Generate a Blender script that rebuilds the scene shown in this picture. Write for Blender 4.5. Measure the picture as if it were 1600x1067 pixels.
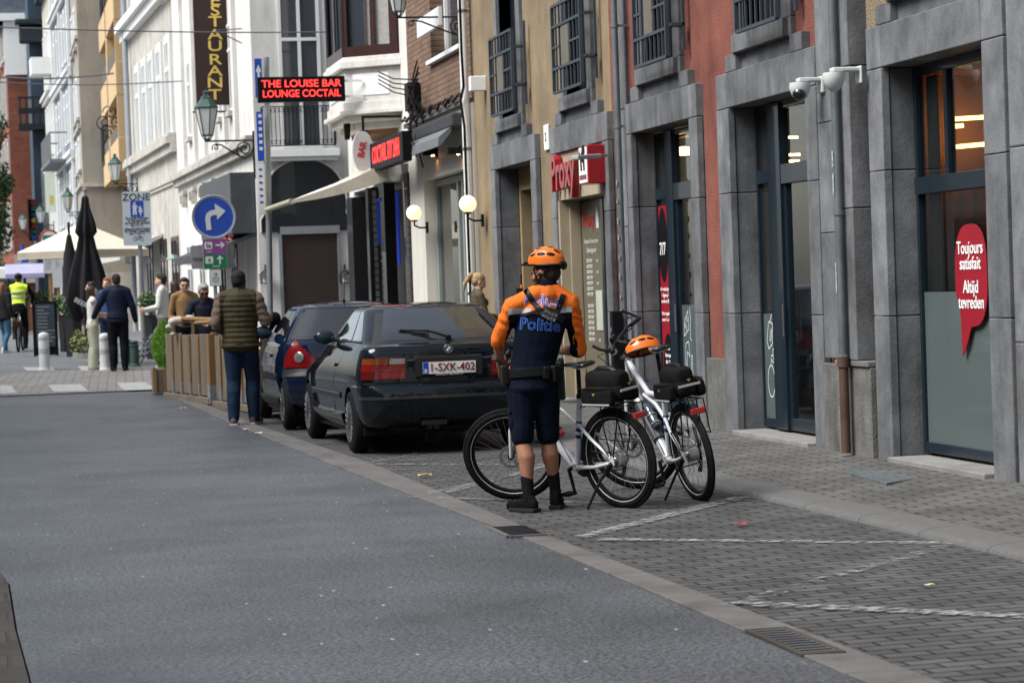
import bpy, bmesh, math, random
from math import sin, cos, tan, pi, radians, sqrt, atan2, atan, hypot
from mathutils import Vector as V, Matrix, noise
from mathutils.bvhtree import BVHTree
random.seed(7)
for o in list(bpy.data.objects): bpy.data.objects.remove(o)
S = bpy.context.scene; COL = S.collection
# ---------------------------------------------------------------- camera, sky, sun
FP = 3778.; PS = atan(800/FP); PH = atan(90.5/FP); RO = .035; EYE = 1.62
cf = V((sin(PS)*cos(PH), cos(PS)*cos(PH), -sin(PH))); cr0 = V((cos(PS), -sin(PS), 0)); cu0 = cr0.cross(cf)
cr = cr0*cos(RO)-cu0*sin(RO); cu = cu0*cos(RO)+cr0*sin(RO); CP = V((0, 0, EYE))
cd = bpy.data.cameras.new('camera'); cam = bpy.data.objects.new('camera', cd); COL.objects.link(cam); S.camera = cam
cd.lens = 85; cd.sensor_width = 36; cd.clip_end = 2000; cd.clip_start = .1
M3 = Matrix((cr, cu, -cf)).transposed(); cam.matrix_world = Matrix.Translation(CP) @ M3.to_4x4()
cd.dof.use_dof = True; cd.dof.focus_distance = 17.3; cd.dof.aperture_fstop = 5.6
W = bpy.data.worlds.new('World'); S.world = W; W.use_nodes = True
nt = W.node_tree; sky = nt.nodes.new('ShaderNodeTexSky'); sky.sky_type = 'NISHITA'; sky.sun_disc = False
SUNEL, SUNAZ = radians(52), radians(256)      # azimuth measured clockwise from +Y
sky.sun_elevation = SUNEL; sky.sun_rotation = SUNAZ; sky.dust_density = 1.5; sky.ozone_density = 1.2; sky.air_density = 1.0
hs = nt.nodes.new('ShaderNodeHueSaturation'); hs.inputs['Saturation'].default_value = .48; nt.links.new(sky.outputs[0], hs.inputs['Color']); nt.links.new(hs.outputs[0], nt.nodes['Background'].inputs[0]); nt.nodes['Background'].inputs[1].default_value = .085
sl = bpy.data.lights.new('sun', 'SUN'); sl.energy = 2.5; sl.angle = radians(35); sl.color = (1, .985, .96)
sun = bpy.data.objects.new('sun', sl); COL.objects.link(sun)
sd = V((sin(SUNAZ)*cos(SUNEL), cos(SUNAZ)*cos(SUNEL), sin(SUNEL))); sun.rotation_euler = sd.to_track_quat('Z', 'Y').to_euler()
S.view_settings.view_transform = 'Standard'; S.view_settings.look = 'None'; S.view_settings.exposure = 1.30; S.view_settings.gamma = 1
S.render.engine = 'CYCLES'
# ---------------------------------------------------------------- measuring helpers (photo pixel -> a real plane of the street)
def ray(x, y): return cf+cr*((x-800)/FP)-cu*((y-533.5)/FP)
def fac(x, y, X): d = ray(x, y); return CP+d*(X/d.x)
def onY(x, y, Y): d = ray(x, y); return CP+d*(Y/d.y)
def gz(Y): return 0. if Y < 29 else (.0147*(Y-29) if Y < 60 else .4557)
def gnd(x, y, dz=0.):
    d = ray(x, y); z = dz
    for _ in range(25):
        p = CP+d*((z-EYE)/d.z); z = gz(p.y)+dz
    return V((p.x, p.y, z))
def at_depth(x, y, Y): return onY(x, y, Y)
# ---------------------------------------------------------------- materials
MATS = {}
def mat(name, col, rough=.6, metal=0., var=.12, vs=3., bump=.0, bs=60., coat=0., emit=None, es=1., spec=.3, stain=0., ss=(1,1,1), coords='Object', dirt=None, isl=0.):
    if name in MATS: return MATS[name]
    m = bpy.data.materials.new(name); m.use_nodes = True; n = m.node_tree.nodes; l = m.node_tree.links; b = n['Principled BSDF']
    b.inputs['Roughness'].default_value = rough; b.inputs['Metallic'].default_value = metal
    b.inputs['Coat Weight'].default_value = coat; b.inputs['Coat Roughness'].default_value = .03; b.inputs['Specular IOR Level'].default_value = spec
    tc = n.new('ShaderNodeTexCoord'); mp = n.new('ShaderNodeMapping'); l.new(tc.outputs[coords], mp.inputs[0]); mp.inputs['Scale'].default_value = ss
    c = (*col, 1)
    if var > 0:
        nz = n.new('ShaderNodeTexNoise'); nz.inputs['Scale'].default_value = vs; nz.inputs['Detail'].default_value = 7; nz.inputs['Roughness'].default_value = .65
        l.new(mp.outputs[0], nz.inputs['Vector'])
        r = n.new('ShaderNodeValToRGB'); r.color_ramp.elements[0].position = .3; r.color_ramp.elements[1].position = .7
        r.color_ramp.elements[0].color = (*[x*(1-var) for x in col], 1); r.color_ramp.elements[1].color = (*[min(1, x*(1+var)) for x in col], 1)
        l.new(nz.outputs[0], r.inputs[0]); out = r.outputs[0]
        if stain > 0:
            n2 = n.new('ShaderNodeTexNoise'); n2.inputs['Scale'].default_value = 1.1; n2.inputs['Detail'].default_value = 9; n2.inputs['Roughness'].default_value = .7
            mp2 = n.new('ShaderNodeMapping'); mp2.inputs['Scale'].default_value = (2.2, 2.2, .45); l.new(tc.outputs[coords], mp2.inputs[0]); l.new(mp2.outputs[0], n2.inputs['Vector'])
            r2 = n.new('ShaderNodeValToRGB'); r2.color_ramp.elements[0].position = .48; r2.color_ramp.elements[1].position = .68
            mx = n.new('ShaderNodeMixRGB'); mx.blend_type = 'MULTIPLY'; l.new(n2.outputs[0], r2.inputs[0])
            d = dirt or (.45, .42, .4); r2.color_ramp.elements[0].color = (1, 1, 1, 1); r2.color_ramp.elements[1].color = (*d, 1)
            mx.inputs[0].default_value = stain; l.new(out, mx.inputs[1]); l.new(r2.outputs[0], mx.inputs[2]); out = mx.outputs[0]
        if isl:
            ge = n.new('ShaderNodeNewGeometry'); mr = n.new('ShaderNodeMapRange'); mr.inputs['To Min'].default_value = 1-isl; mr.inputs['To Max'].default_value = 1+isl*.6; l.new(ge.outputs['Random Per Island'], mr.inputs[0])
            mi_ = n.new('ShaderNodeMixRGB'); mi_.blend_type = 'MULTIPLY'; mi_.inputs[0].default_value = 1; l.new(out, mi_.inputs[1]); l.new(mr.outputs[0], mi_.inputs[2]); out = mi_.outputs[0]
        l.new(out, b.inputs['Base Color'])
    else: b.inputs['Base Color'].default_value = c
    if bump > 0:
        nb = n.new('ShaderNodeTexNoise'); nb.inputs['Scale'].default_value = bs; nb.inputs['Detail'].default_value = 4; l.new(mp.outputs[0], nb.inputs['Vector'])
        bp = n.new('ShaderNodeBump'); bp.inputs['Strength'].default_value = bump; bp.inputs['Distance'].default_value = .02
        l.new(nb.outputs[0], bp.inputs['Height']); l.new(bp.outputs[0], b.inputs['Normal'])
    if emit: b.inputs['Emission Color'].default_value = (*emit, 1); b.inputs['Emission Strength'].default_value = es
    MATS[name] = m; return m
def glassmat(name, tint=(.8,.85,.85), tr=.8, rough=.02, base=None):
    """window glass: fresnel reflection over a see-through (tr) or dark pane"""
    if name in MATS: return MATS[name]
    m = bpy.data.materials.new(name); m.use_nodes = True; n = m.node_tree.nodes; l = m.node_tree.links; n.remove(n['Principled BSDF'])
    g = n.new('ShaderNodeBsdfGlossy'); g.inputs['Roughness'].default_value = rough; g.inputs[0].default_value = (1, 1, 1, 1)
    t = n.new('ShaderNodeBsdfTransparent'); t.inputs[0].default_value = (*tint, 1)
    d = n.new('ShaderNodeBsdfDiffuse'); d.inputs[0].default_value = (*(base or (.02,.025,.03)), 1)
    m1 = n.new('ShaderNodeMixShader'); m1.inputs[0].default_value = tr; l.new(d.outputs[0], m1.inputs[1]); l.new(t.outputs[0], m1.inputs[2])
    fr = n.new('ShaderNodeFresnel'); fr.inputs[0].default_value = 1.65
    ge = n.new('ShaderNodeNewGeometry'); mu = n.new('ShaderNodeMath'); mu.operation = 'MULTIPLY_ADD'; mu.inputs[1].default_value = -1.; l.new(fr.outputs[0], mu.inputs[2]); l.new(ge.outputs['Backfacing'], mu.inputs[0]); mu.use_clamp = True
    m2 = n.new('ShaderNodeMixShader'); l.new(mu.outputs[0], m2.inputs[0]); l.new(m1.outputs[0], m2.inputs[1]); l.new(g.outputs[0], m2.inputs[2])
    l.new(m2.outputs[0], n['Material Output'].inputs[0]); MATS[name] = m; return m
def brickmat(name, c1, c2, mortar, w, h, ms=.012, rough=.75, bump=.5, axes='XY', rot=0., var=.35, spec=.25, off=.5, wet=0.):
    """brick / paver courses in world metres; axes picks the plane"""
    if name in MATS: return MATS[name]
    m = bpy.data.materials.new(name); m.use_nodes = True; n = m.node_tree.nodes; l = m.node_tree.links; b = n['Principled BSDF']
    geo = n.new('ShaderNodeNewGeometry'); sp = n.new('ShaderNodeSeparateXYZ'); cb = n.new('ShaderNodeCombineXYZ'); l.new(geo.outputs['Position'], sp.inputs[0])
    l.new(sp.outputs[axes[0]], cb.inputs[0]); l.new(sp.outputs[axes[1]], cb.inputs[1])
    mp = n.new('ShaderNodeMapping'); mp.inputs['Rotation'].default_value = (0, 0, rot); l.new(cb.outputs[0], mp.inputs[0])
    wn = n.new('ShaderNodeTexNoise'); wn.inputs['Scale'].default_value = 1.3; l.new(mp.outputs[0], wn.inputs['Vector'])
    wa = n.new('ShaderNodeMixRGB'); wa.blend_type = 'ADD'; wa.inputs[0].default_value = .03; l.new(mp.outputs[0], wa.inputs[1]); l.new(wn.outputs[1], wa.inputs[2])
    bt = n.new('ShaderNodeTexBrick'); l.new(wa.outputs[0], bt.inputs['Vector']); bt.inputs['Scale'].default_value = 1.
    bt.inputs['Brick Width'].default_value = w; bt.inputs['Row Height'].default_value = h; bt.inputs['Mortar Size'].default_value = ms; bt.inputs['Mortar Smooth'].default_value = .4
    bt.inputs['Color1'].default_value = (*c1, 1); bt.inputs['Color2'].default_value = (*c2, 1); bt.inputs['Mortar'].default_value = (*mortar, 1); bt.inputs['Bias'].default_value = 0.; bt.offset = off
    nz = n.new('ShaderNodeTexNoise'); nz.inputs['Scale'].default_value = 1.7; nz.inputs['Detail'].default_value = 8; nz.inputs['Roughness'].default_value = .75; l.new(geo.outputs['Position'], nz.inputs['Vector'])
    r = n.new('ShaderNodeValToRGB'); r.color_ramp.elements[0].position = .32; r.color_ramp.elements[1].position = .7
    r.color_ramp.elements[0].color = (1-var,)*3+(1,); r.color_ramp.elements[1].color = (1+var*.4,)*3+(1,); l.new(nz.outputs[0], r.inputs[0])
    mx = n.new('ShaderNodeMixRGB'); mx.blend_type = 'MULTIPLY'; mx.inputs[0].default_value = 1; l.new(bt.outputs[0], mx.inputs[1]); l.new(r.outputs[0], mx.inputs[2])
    l.new(mx.outputs[0], b.inputs['Base Color']); b.inputs['Roughness'].default_value = rough; b.inputs['Specular IOR Level'].default_value = spec
    nf = n.new('ShaderNodeTexNoise'); nf.inputs['Scale'].default_value = 90; nf.inputs['Detail'].default_value = 3; l.new(geo.outputs['Position'], nf.inputs['Vector'])
    ad = n.new('ShaderNodeMath'); ad.operation = 'MULTIPLY_ADD'; ad.inputs[1].default_value = -1.; l.new(bt.outputs[1], ad.inputs[0]); 
    sc = n.new('ShaderNodeMath'); sc.operation = 'MULTIPLY'; sc.inputs[1].default_value = .35; l.new(nf.outputs[0], sc.inputs[0]); l.new(sc.outputs[0], ad.inputs[2])
    bp = n.new('ShaderNodeBump'); bp.inputs['Strength'].default_value = bump; bp.inputs['Distance'].default_value = .012; l.new(ad.outputs[0], bp.inputs['Height']); l.new(bp.outputs[0], b.inputs['Normal'])
    MATS[name] = m; return m
# ---------------------------------------------------------------- mesh builder
def rotz(p, a, c=(0,0)): x, y = p[0]-c[0], p[1]-c[1]; return (c[0]+x*cos(a)-y*sin(a), c[1]+x*sin(a)+y*cos(a))
class MB:
    def __init__(s, X=None): s.v = []; s.f = []; s.m = []; s.X = X
    def add(s, vs, fs, mi=0):
        k = len(s.v); s.v += [(s.X @ V(p)) if s.X else V(p) for p in vs]; s.f += [tuple(i+k for i in f) for f in fs]; s.m += [mi]*len(fs); return s
    def bx(s, x0, x1, y0, y1, z0, z1, mi=0):
        x0, x1 = sorted((x0, x1)); y0, y1 = sorted((y0, y1)); z0, z1 = sorted((z0, z1))
        return s.add([(x0,y0,z0),(x1,y0,z0),(x1,y1,z0),(x0,y1,z0),(x0,y0,z1),(x1,y0,z1),(x1,y1,z1),(x0,y1,z1)],
              [(0,3,2,1),(4,5,6,7),(0,1,5,4),(1,2,6,5),(2,3,7,6),(3,0,4,7)], mi)
    def box(s, c, d, R=None, mi=0):
        R = R or Matrix.Identity(3); c = V(c); h = [x/2 for x in d]
        vs = [c+R @ V((sx*h[0], sy*h[1], sz*h[2])) for sz in (-1,1) for (sx,sy) in ((-1,-1),(1,-1),(1,1),(-1,1))]
        return s.add(vs, [(0,3,2,1),(4,5,6,7),(0,1,5,4),(1,2,6,5),(2,3,7,6),(3,0,4,7)], mi)
    def quad(s, a, b, c, d, mi=0): return s.add([a,b,c,d], [(0,1,2,3)], mi)
    def cyl(s, p0, p1, r0, r1=None, n=12, mi=0, cap=True):
        r1 = r0 if r1 is None else r1; p0, p1 = V(p0), V(p1); d = (p1-p0).normalized(); a = d.orthogonal().normalized(); b = d.cross(a)
        vs = [p+(a*cos(2*pi*i/n)+b*sin(2*pi*i/n))*r for p, r in ((p0, r0), (p1, r1)) for i in range(n)]
        fs = [(i, (i+1)%n, n+(i+1)%n, n+i) for i in range(n)]
        if cap: fs += [tuple(range(n-1, -1, -1)), tuple(range(n, 2*n))]
        return s.add(vs, fs, mi)
    def tube(s, pts, r, n=8, closed=False, mi=0, flat=1.):
        pts = [V(p) for p in pts]; N = len(pts); rs = r if isinstance(r, (list, tuple)) else [r]*N; vs = []; prev = None
        for i, p in enumerate(pts):
            if closed: d = pts[(i+1)%N]-pts[i-1]
            else: d = pts[min(i+1, N-1)]-pts[max(i-1, 0)]
            d.normalize()
            a = d.orthogonal().normalized() if prev is None else (prev-d*prev.dot(d)).normalized()
            prev = a; b = d.cross(a); vs += [p+(a*cos(2*pi*k/n)+b*sin(2*pi*k/n)*flat)*rs[i] for k in range(n)]
        fs = []
        for i in range(N if closed else N-1):
            j = (i+1)%N; fs += [(i*n+k, i*n+(k+1)%n, j*n+(k+1)%n, j*n+k) for k in range(n)]
        if not closed: fs += [tuple(range(n-1, -1, -1)), tuple(range((N-1)*n, N*n))]
        return s.add(vs, fs, mi)
    def sph(s, c, r, n=14, m=9, R=None, mi=0):
        r = (r, r, r) if not isinstance(r, (list, tuple)) else r; c = V(c); R = R or Matrix.Identity(3); vs = [c+R@V((0,0,-r[2]))]
        for j in range(1, m):
            t = -pi/2+pi*j/m; vs += [c+R @ V((r[0]*cos(t)*cos(2*pi*i/n), r[1]*cos(t)*sin(2*pi*i/n), r[2]*sin(t))) for i in range(n)]
        vs.append(c+R@V((0,0,r[2]))); T = len(vs)-1; fs = [(0, 1+(i+1)%n, 1+i) for i in range(n)]
        for j in range(m-2): a = 1+j*n; fs += [(a+i, a+(i+1)%n, a+n+(i+1)%n, a+n+i) for i in range(n)]
        a = 1+(m-2)*n; fs += [(a+i, a+(i+1)%n, T) for i in range(n)]
        return s.add(vs, fs, mi)
    def cap(s, p0, p1, r0, r1, n=12):   # tapered capsule (overlapping pieces, remeshed later into one skin)
        p0, p1 = V(p0), V(p1); L = (p1-p0).length; k = max(2, int(L/(min(r0, r1)*.33))+1)
        for i in range(k+1): t = i/k; s.sph(p0.lerp(p1, t), r0+(r1-r0)*t, n, 8)
        return s
    def lathe(s, prof, c=(0,0,0), n=20, ax=None, mi=0):   # prof [(r, h)] round axis ax
        ax = V(ax or (0,0,1)).normalized(); a = ax.orthogonal().normalized(); b = ax.cross(a); c = V(c); vs = []
        for r, h in prof: vs += [c+ax*h+(a*cos(2*pi*i/n)+b*sin(2*pi*i/n))*max(r, 1e-4) for i in range(n)]
        fs = []
        for j in range(len(prof)-1): fs += [(j*n+i, j*n+(i+1)%n, (j+1)*n+(i+1)%n, (j+1)*n+i) for i in range(n)]
        fs += [tuple(range(n-1, -1, -1)), tuple(range((len(prof)-1)*n, len(prof)*n))]
        return s.add(vs, fs, mi)
    def torus(s, c, R, r, ax=(1,0,0), n=48, m=10, mi=0, flat=1., a0=0, a1=2*pi):
        ax = V(ax).normalized(); a = V((0,0,1)) if abs(ax.z) < .9 else V((1,0,0)); a = (a-ax*a.dot(ax)).normalized(); b = ax.cross(a); c = V(c); vs = []; full = abs(a1-a0-2*pi) < 1e-6; K = n if full else n+1
        for i in range(K):
            t = a0+(a1-a0)*i/n; d = a*cos(t)+b*sin(t); vs += [c+d*(R+r*cos(2*pi*k/m))+ax*r*flat*sin(2*pi*k/m) for k in range(m)]
        fs = [((i%K)*m+k, (i%K)*m+(k+1)%m, ((i+1)%K)*m+(k+1)%m, ((i+1)%K)*m+k) for i in range(n) for k in range(m)]
        if not full: fs += [tuple(range(m)), tuple(range((K-1)*m+m-1, (K-1)*m-1, -1))]
        return s.add(vs, fs, mi)
    def prism(s, pts, O, U, Wv, N, mi=0):   # polygon pts in (U,W) at O extruded along N
        O, U, Wv, N = V(O), V(U), V(Wv), V(N); k = len(pts); a = [O+U*p[0]+Wv*p[1] for p in pts]
        return s.add(a+[p+N for p in a], [tuple(range(k-1, -1, -1)), tuple(range(k, 2*k))]+[(i, (i+1)%k, k+(i+1)%k, k+i) for i in range(k)], mi)
    def grid(s, P, closed=False, mi=0):    # P[i][j] points
        n, m = len(P), len(P[0]); vs = [p for row in P for p in row]
        return s.add(vs, [(i*m+j, i*m+(j+1)%m, (i+1)*m+(j+1)%m, (i+1)*m+j) for i in range(n-1) for j in range(m if closed else m-1)], mi)
    def build(s, name, mats, parent=None, smooth=False, bevel=0., seg=2, sub=0, fix=False, auto=40):
        me = bpy.data.meshes.new(name); me.from_pydata([tuple(p) for p in s.v], [], s.f)
        mats = mats if isinstance(mats, (list, tuple)) else [mats]
        for m in mats: me.materials.append(m)
        for p, k in zip(me.polygons, s.m): p.material_index = k
        if fix or not smooth:
            bm = bmesh.new(); bm.from_mesh(me); bmesh.ops.recalc_face_normals(bm, faces=bm.faces); bm.to_mesh(me); bm.free()
        if smooth:
            me.polygons.foreach_set('use_smooth', [True]*len(me.polygons))
            if auto < 180: me.set_sharp_from_angle(angle=radians(auto))
        me.update(); o = link(name, me, parent)
        if bevel > 0: b = o.modifiers.new('bevel', 'BEVEL'); b.width = bevel; b.segments = seg; b.limit_method = 'ANGLE'; b.angle_limit = radians(40)
        if sub: b = o.modifiers.new('sub', 'SUBSURF'); b.levels = sub; b.render_levels = sub
        return o
def link(name, me, parent=None):
    o = bpy.data.objects.new(name, me); COL.objects.link(o)
    if parent is not None:
        o.parent = parent
        if parent.type == 'EMPTY': o.matrix_parent_inverse = Matrix.LocRotScale(parent.location, parent.rotation_euler, None).inverted()
    return o
def tag(o, label=None, cat=None, group=None, kind=None):
    for k, x in (('label', label), ('category', cat), ('group', group), ('kind', kind)):
        if x: o[k] = x
    return o
def thing(name, label, cat, loc=(0,0,0), rz=0., group=None):
    o = bpy.data.objects.new(name, None); COL.objects.link(o); o.location = loc; o.rotation_euler = (0, 0, rz); o.empty_display_size = .2
    return tag(o, label, cat, group)
def dup(root, loc, rz=None, label=None, group=None):
    def cp(o, par):
        c = o.copy(); COL.objects.link(c); c.parent = par
        for ch in list(o.children): cp(ch, c)
        return c
    r = cp(root, None); r.location = loc
    if rz is not None: r.rotation_euler = (0, 0, rz)
    if label: r['label'] = label
    if group: r['group'] = group
    return r
def bake(o):
    tmp = bpy.data.scenes.new('bake'); tmp.collection.objects.link(o)
    for m_ in o.modifiers:
        if m_.type == 'BOOLEAN': tmp.collection.objects.link(m_.object)
    vl = tmp.view_layers[0]; vl.update(); dg = vl.depsgraph; me = bpy.data.meshes.new_from_object(o.evaluated_get(dg)); bpy.data.scenes.remove(tmp); o.modifiers.clear(); old = o.data; o.data = me; me.name = o.name; return o
def txt(s, size, extr=.002, bold=0., align='CENTER', sx=1., spacing=1., line=1.):
    c = bpy.data.curves.new('t', 'FONT'); c.body = s; c.size = size; c.extrude = extr; c.align_x = align; c.align_y = 'CENTER'; c.offset = bold; c.space_character = spacing; c.space_line = line; c.resolution_u = 3
    o = bpy.data.objects.new('t', c); me = bpy.data.meshes.new_from_object(o); bpy.data.objects.remove(o); bpy.data.curves.remove(c)
    return [V((v.co.x*sx, v.co.y, v.co.z)) for v in me.vertices], [tuple(p.vertices) for p in me.polygons]
def text_on(mb, s, size, O, U, Wv, mi=0, **k):   # text in plane (U,W) at O, facing U x W
    vs, fs = txt(s, size, **k); O, U, Wv = V(O), V(U).normalized(), V(Wv).normalized(); N = U.cross(Wv)
    mb.add([O+U*p.x+Wv*p.y+N*p.z for p in vs], fs, mi); return mb
def remeshed(mb, name, mats, parent, vox=.01, smooth=4, fac_=.5, picker=None, disp=None):
    me = bpy.data.meshes.new(name); me.from_pydata([tuple(p) for p in mb.v], [], mb.f)
    o = bpy.data.objects.new(name, me); COL.objects.link(o)
    r = o.modifiers.new('r', 'REMESH'); r.mode = 'VOXEL'; r.voxel_size = vox
    if smooth: sm = o.modifiers.new('s', 'SMOOTH'); sm.iterations = smooth; sm.factor = fac_
    bake(o); me = o.data; me.materials.clear()
    if disp:
        N_ = len(me.vertices); a_ = [0.]*(3*N_); b_ = [0.]*(3*N_); me.vertices.foreach_get('co', a_); me.vertices.foreach_get('normal', b_); out = []
        for i in range(0, 3*N_, 3): out.extend(disp(V(a_[i:i+3]), V(b_[i:i+3])))
        me.vertices.foreach_set('co', out)
    mats = mats if isinstance(mats, (list, tuple)) else [mats]
    for m in mats: me.materials.append(m)
    if picker:
        for p in me.polygons: p.material_index = picker(p.center, p.normal)
    else:
        for p in me.polygons: p.material_index = 0
    me.polygons.foreach_set('use_smooth', [True]*len(me.polygons)); me.update()
    if parent is not None: o.parent = parent
    return o
# ---------------------------------------------------------------- common materials
BLACK = mat('black', (.006,.006,.007), .5, var=.2, vs=9, spec=.12); RUBBER = mat('rubber', (.009,.009,.010), .75, bump=.3, bs=90, spec=.08)
CHROME = mat('bare_metal', (.55,.56,.58), .3, 1., var=.1); STEEL = mat('steel_grey', (.22,.23,.24), .45, .7, var=.2)
WHITE = mat('white_paint', (.78,.78,.76), .5, var=.05, vs=5)
BLUESTONE = mat('bluestone', (.146,.151,.157), .62, var=.38, vs=3.2, bump=.18, bs=40, stain=.9, dirt=(.50,.48,.45), isl=.28)
BLUESTONE2 = mat('bluestone_plinth', (.125,.122,.115), .75, var=.35, vs=4, bump=.5, bs=60, stain=.9, dirt=(.5,.47,.43))
REDST = mat('red_stucco', (.185,.062,.044), .85, var=.35, vs=1.6, bump=.5, bs=70, stain=.65, dirt=(.6,.5,.46))
BEIGEST = mat('beige_stucco', (.235,.178,.108), .88, var=.26, vs=1.4, bump=.45, bs=70, stain=.5, dirt=(.6,.55,.5))
GRITST = mat('rough_cast_strip', (.22,.17,.11), .9, var=.4, vs=40, bump=.9, bs=60)
NAVY = mat('navy_frame', (.008,.017,.026), .38, .2, var=.15, coat=.3)
GLASS = glassmat('window_glass', (.82,.86,.86), .9); DGLASS = glassmat('dark_glass', (.5,.55,.58), .12, base=(.02,.024,.03))
GREYGL = glassmat('curtained_glass', (.5,.5,.5), .0, base=(.07,.07,.06))
FROST = mat('frosted_film', (.075,.098,.095), .35, var=.1, vs=.8, coat=.4)
CREAM = mat('cream_panel', (.36,.30,.205), .6, var=.08, stain=.4)
# ---------------------------------------------------------------- ground
def strip(name, xs0, xs1, Ys, dz0, dz1, m, nx=1, kind='structure'):
    mb = MB(); P = []
    for Y in Ys:
        a, b = xs0(Y), xs1(Y); P.append([(a+(b-a)*i/nx, Y, gz(Y)+(dz0+(dz1-dz0)*i/nx)) for i in range(nx+1)])
    mb.grid(P); o = mb.build(name, m, smooth=True, auto=180); tag(o, kind=kind); return o
def interp(tab):
    def f(y):
        if y <= tab[0][0]: return tab[0][1]
        for (a, u), (b, w) in zip(tab, tab[1:]):
            if y <= b: return u+(w-u)*(y-a)/(b-a)
        return tab[-1][1]
    return f
kerbIn = interp([(5,3.62),(9,3.56),(15,3.38),(22,3.33),(28,3.10),(33,2.85),(38,2.62),(40,2.55)])   # paver / granite joint
asphR = interp([(5,3.36),(9,3.27),(15,3.20),(21,2.99),(28,2.82),(33,2.60),(38,2.40),(40,2.33)])
asphL = interp([(5,.25),(8,.13),(10.3,.08),(12,.03),(14.3,0.),(17,-.25),(22,-.9),(40,-3.2)])
swk = interp([(5,5.62),(12,5.45),(17,5.30),(24,5.25),(36,5.2),(45,5.2)])
JN = 38.3
def YS(a, b, st=1.): n = max(1, int((b-a)/st)); return [a+(b-a)*i/n for i in range(n+1)]
ASPH = mat('asphalt', (.052,.057,.062), .46, var=.46, vs=.55, bump=.0, spec=.3, stain=.45, dirt=(.6,.6,.6), coords='Object')
def asphalt_nodes(m):
    m.node_tree.nodes['Principled BSDF'].inputs['Sheen Weight'].default_value = .12; m.node_tree.nodes['Principled BSDF'].inputs['Sheen Roughness'].default_value = .45; m.node_tree.nodes['Principled BSDF'].inputs['Sheen Tint'].default_value = (.9,.95,1,1)
    n = m.node_tree.nodes; l = m.node_tree.links; b = n['Principled BSDF']; geo = n.new('ShaderNodeNewGeometry')
    f = n.new('ShaderNodeTexNoise'); f.inputs['Scale'].default_value = 38; f.inputs['Detail'].default_value = 4; f.inputs['Roughness'].default_value = .85; l.new(geo.outputs['Position'], f.inputs['Vector'])
    v = n.new('ShaderNodeTexVoronoi'); v.inputs['Scale'].default_value = 110; l.new(geo.outputs['Position'], v.inputs['Vector'])
    src = b.inputs['Base Color'].links[0].from_socket
    r = n.new('ShaderNodeValToRGB'); r.color_ramp.elements[0].position = .40; r.color_ramp.elements[1].position = .62; r.color_ramp.elements[0].color = (.15,.15,.16,1); r.color_ramp.elements[1].color = (2.3,2.3,2.3,1); l.new(f.outputs[0], r.inputs[0])
    mx = n.new('ShaderNodeMixRGB'); mx.blend_type = 'MULTIPLY'; mx.inputs[0].default_value = 1.; l.new(src, mx.inputs[1]); l.new(r.outputs[0], mx.inputs[2])
    mp = n.new('ShaderNodeMapping'); mp.inputs['Scale'].default_value = (7, 2.2, 1); mp.inputs['Rotation'].default_value = (0,0,.2); l.new(geo.outputs['Position'], mp.inputs[0])
    vv = n.new('ShaderNodeTexVoronoi'); vv.inputs['Scale'].default_value = .9; l.new(mp.outputs[0], vv.inputs['Vector'])
    rr = n.new('ShaderNodeValToRGB'); rr.color_ramp.elements[0].position = .05; rr.color_ramp.elements[1].position = .065; rr.color_ramp.elements[0].color = (1,1,1,1); rr.color_ramp.elements[1].color = (0,0,0,1); l.new(vv.outputs[0], rr.inputs[0])
    mx2 = n.new('ShaderNodeMixRGB'); mx2.inputs[2].default_value = (.30,.32,.34,1); l.new(rr.outputs[0], mx2.inputs[0]); l.new(mx.outputs[0], mx2.inputs[1]); l.new(mx2.outputs[0], b.inputs['Base Color'])
    bp = n.new('ShaderNodeBump'); bp.inputs['Strength'].default_value = .6; bp.inputs['Distance'].default_value = .005; l.new(v.outputs[0], bp.inputs['Height']); l.new(bp.outputs[0], b.inputs['Normal'])
asphalt_nodes(ASPH)
base = MB(); base.bx(-60, 60, -60, 300, -1.2, -.06); tag(base.build('ground', mat('earth', (.10,.10,.10), .9)), kind='structure')
strip('road', asphL, asphR, YS(4, JN), 0, 0, ASPH, 6)
GRAN = mat('granite_slab', (.115,.110,.104), .72, var=.22, vs=2.5, bump=.35, bs=80, stain=.6)
gut = MB(); y = 4.3; k = 0
while y < 39.5:
    L = 1.15+.25*random.random(); y1 = min(y+L, 39.6)
    if not (y1 > 12.05 and False):
        a0, a1, b0, b1 = asphR(y), asphR(y1), kerbIn(y), kerbIn(y1); g = .006
        gut.add([(a0+g,y+g,gz(y)+.012),(b0-g,y+g,gz(y)+.006),(b1-g,y1-g,gz(y1)+.006),(a1+g,y1-g,gz(y1)+.012),(a0+g,y+g,gz(y)-.1),(b0-g,y+g,gz(y)-.1),(b1-g,y1-g,gz(y1)-.1),(a1+g,y1-g,gz(y1)-.1)],
                [(0,1,2,3),(0,4,5,1),(1,5,6,2),(2,6,7,3),(3,7,4,0)])
    y = y1
tag(gut.build('gutter', GRAN, bevel=.006), kind='structure')
PAVE = brickmat('street_pavers', (.064,.064,.065), (.096,.095,.094), (.017,.017,.016), .215, .108, .010, .72, .7, 'XY', var=.45, rot=-.05)
PAVE2 = brickmat('pavement_pavers', (.086,.084,.080), (.124,.120,.113), (.03,.029,.026), .215, .108, .009, .75, .6, 'XY', rot=0.03, var=.38)
strip('parking_lane', kerbIn, swk, YS(4, 40), -.004, 0.004, PAVE, 4)
KERB = mat('kerb_stone', (.098,.097,.094), .75, var=.15, vs=20, bump=.4, bs=70)
kb = MB(); y = 4.; 
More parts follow.
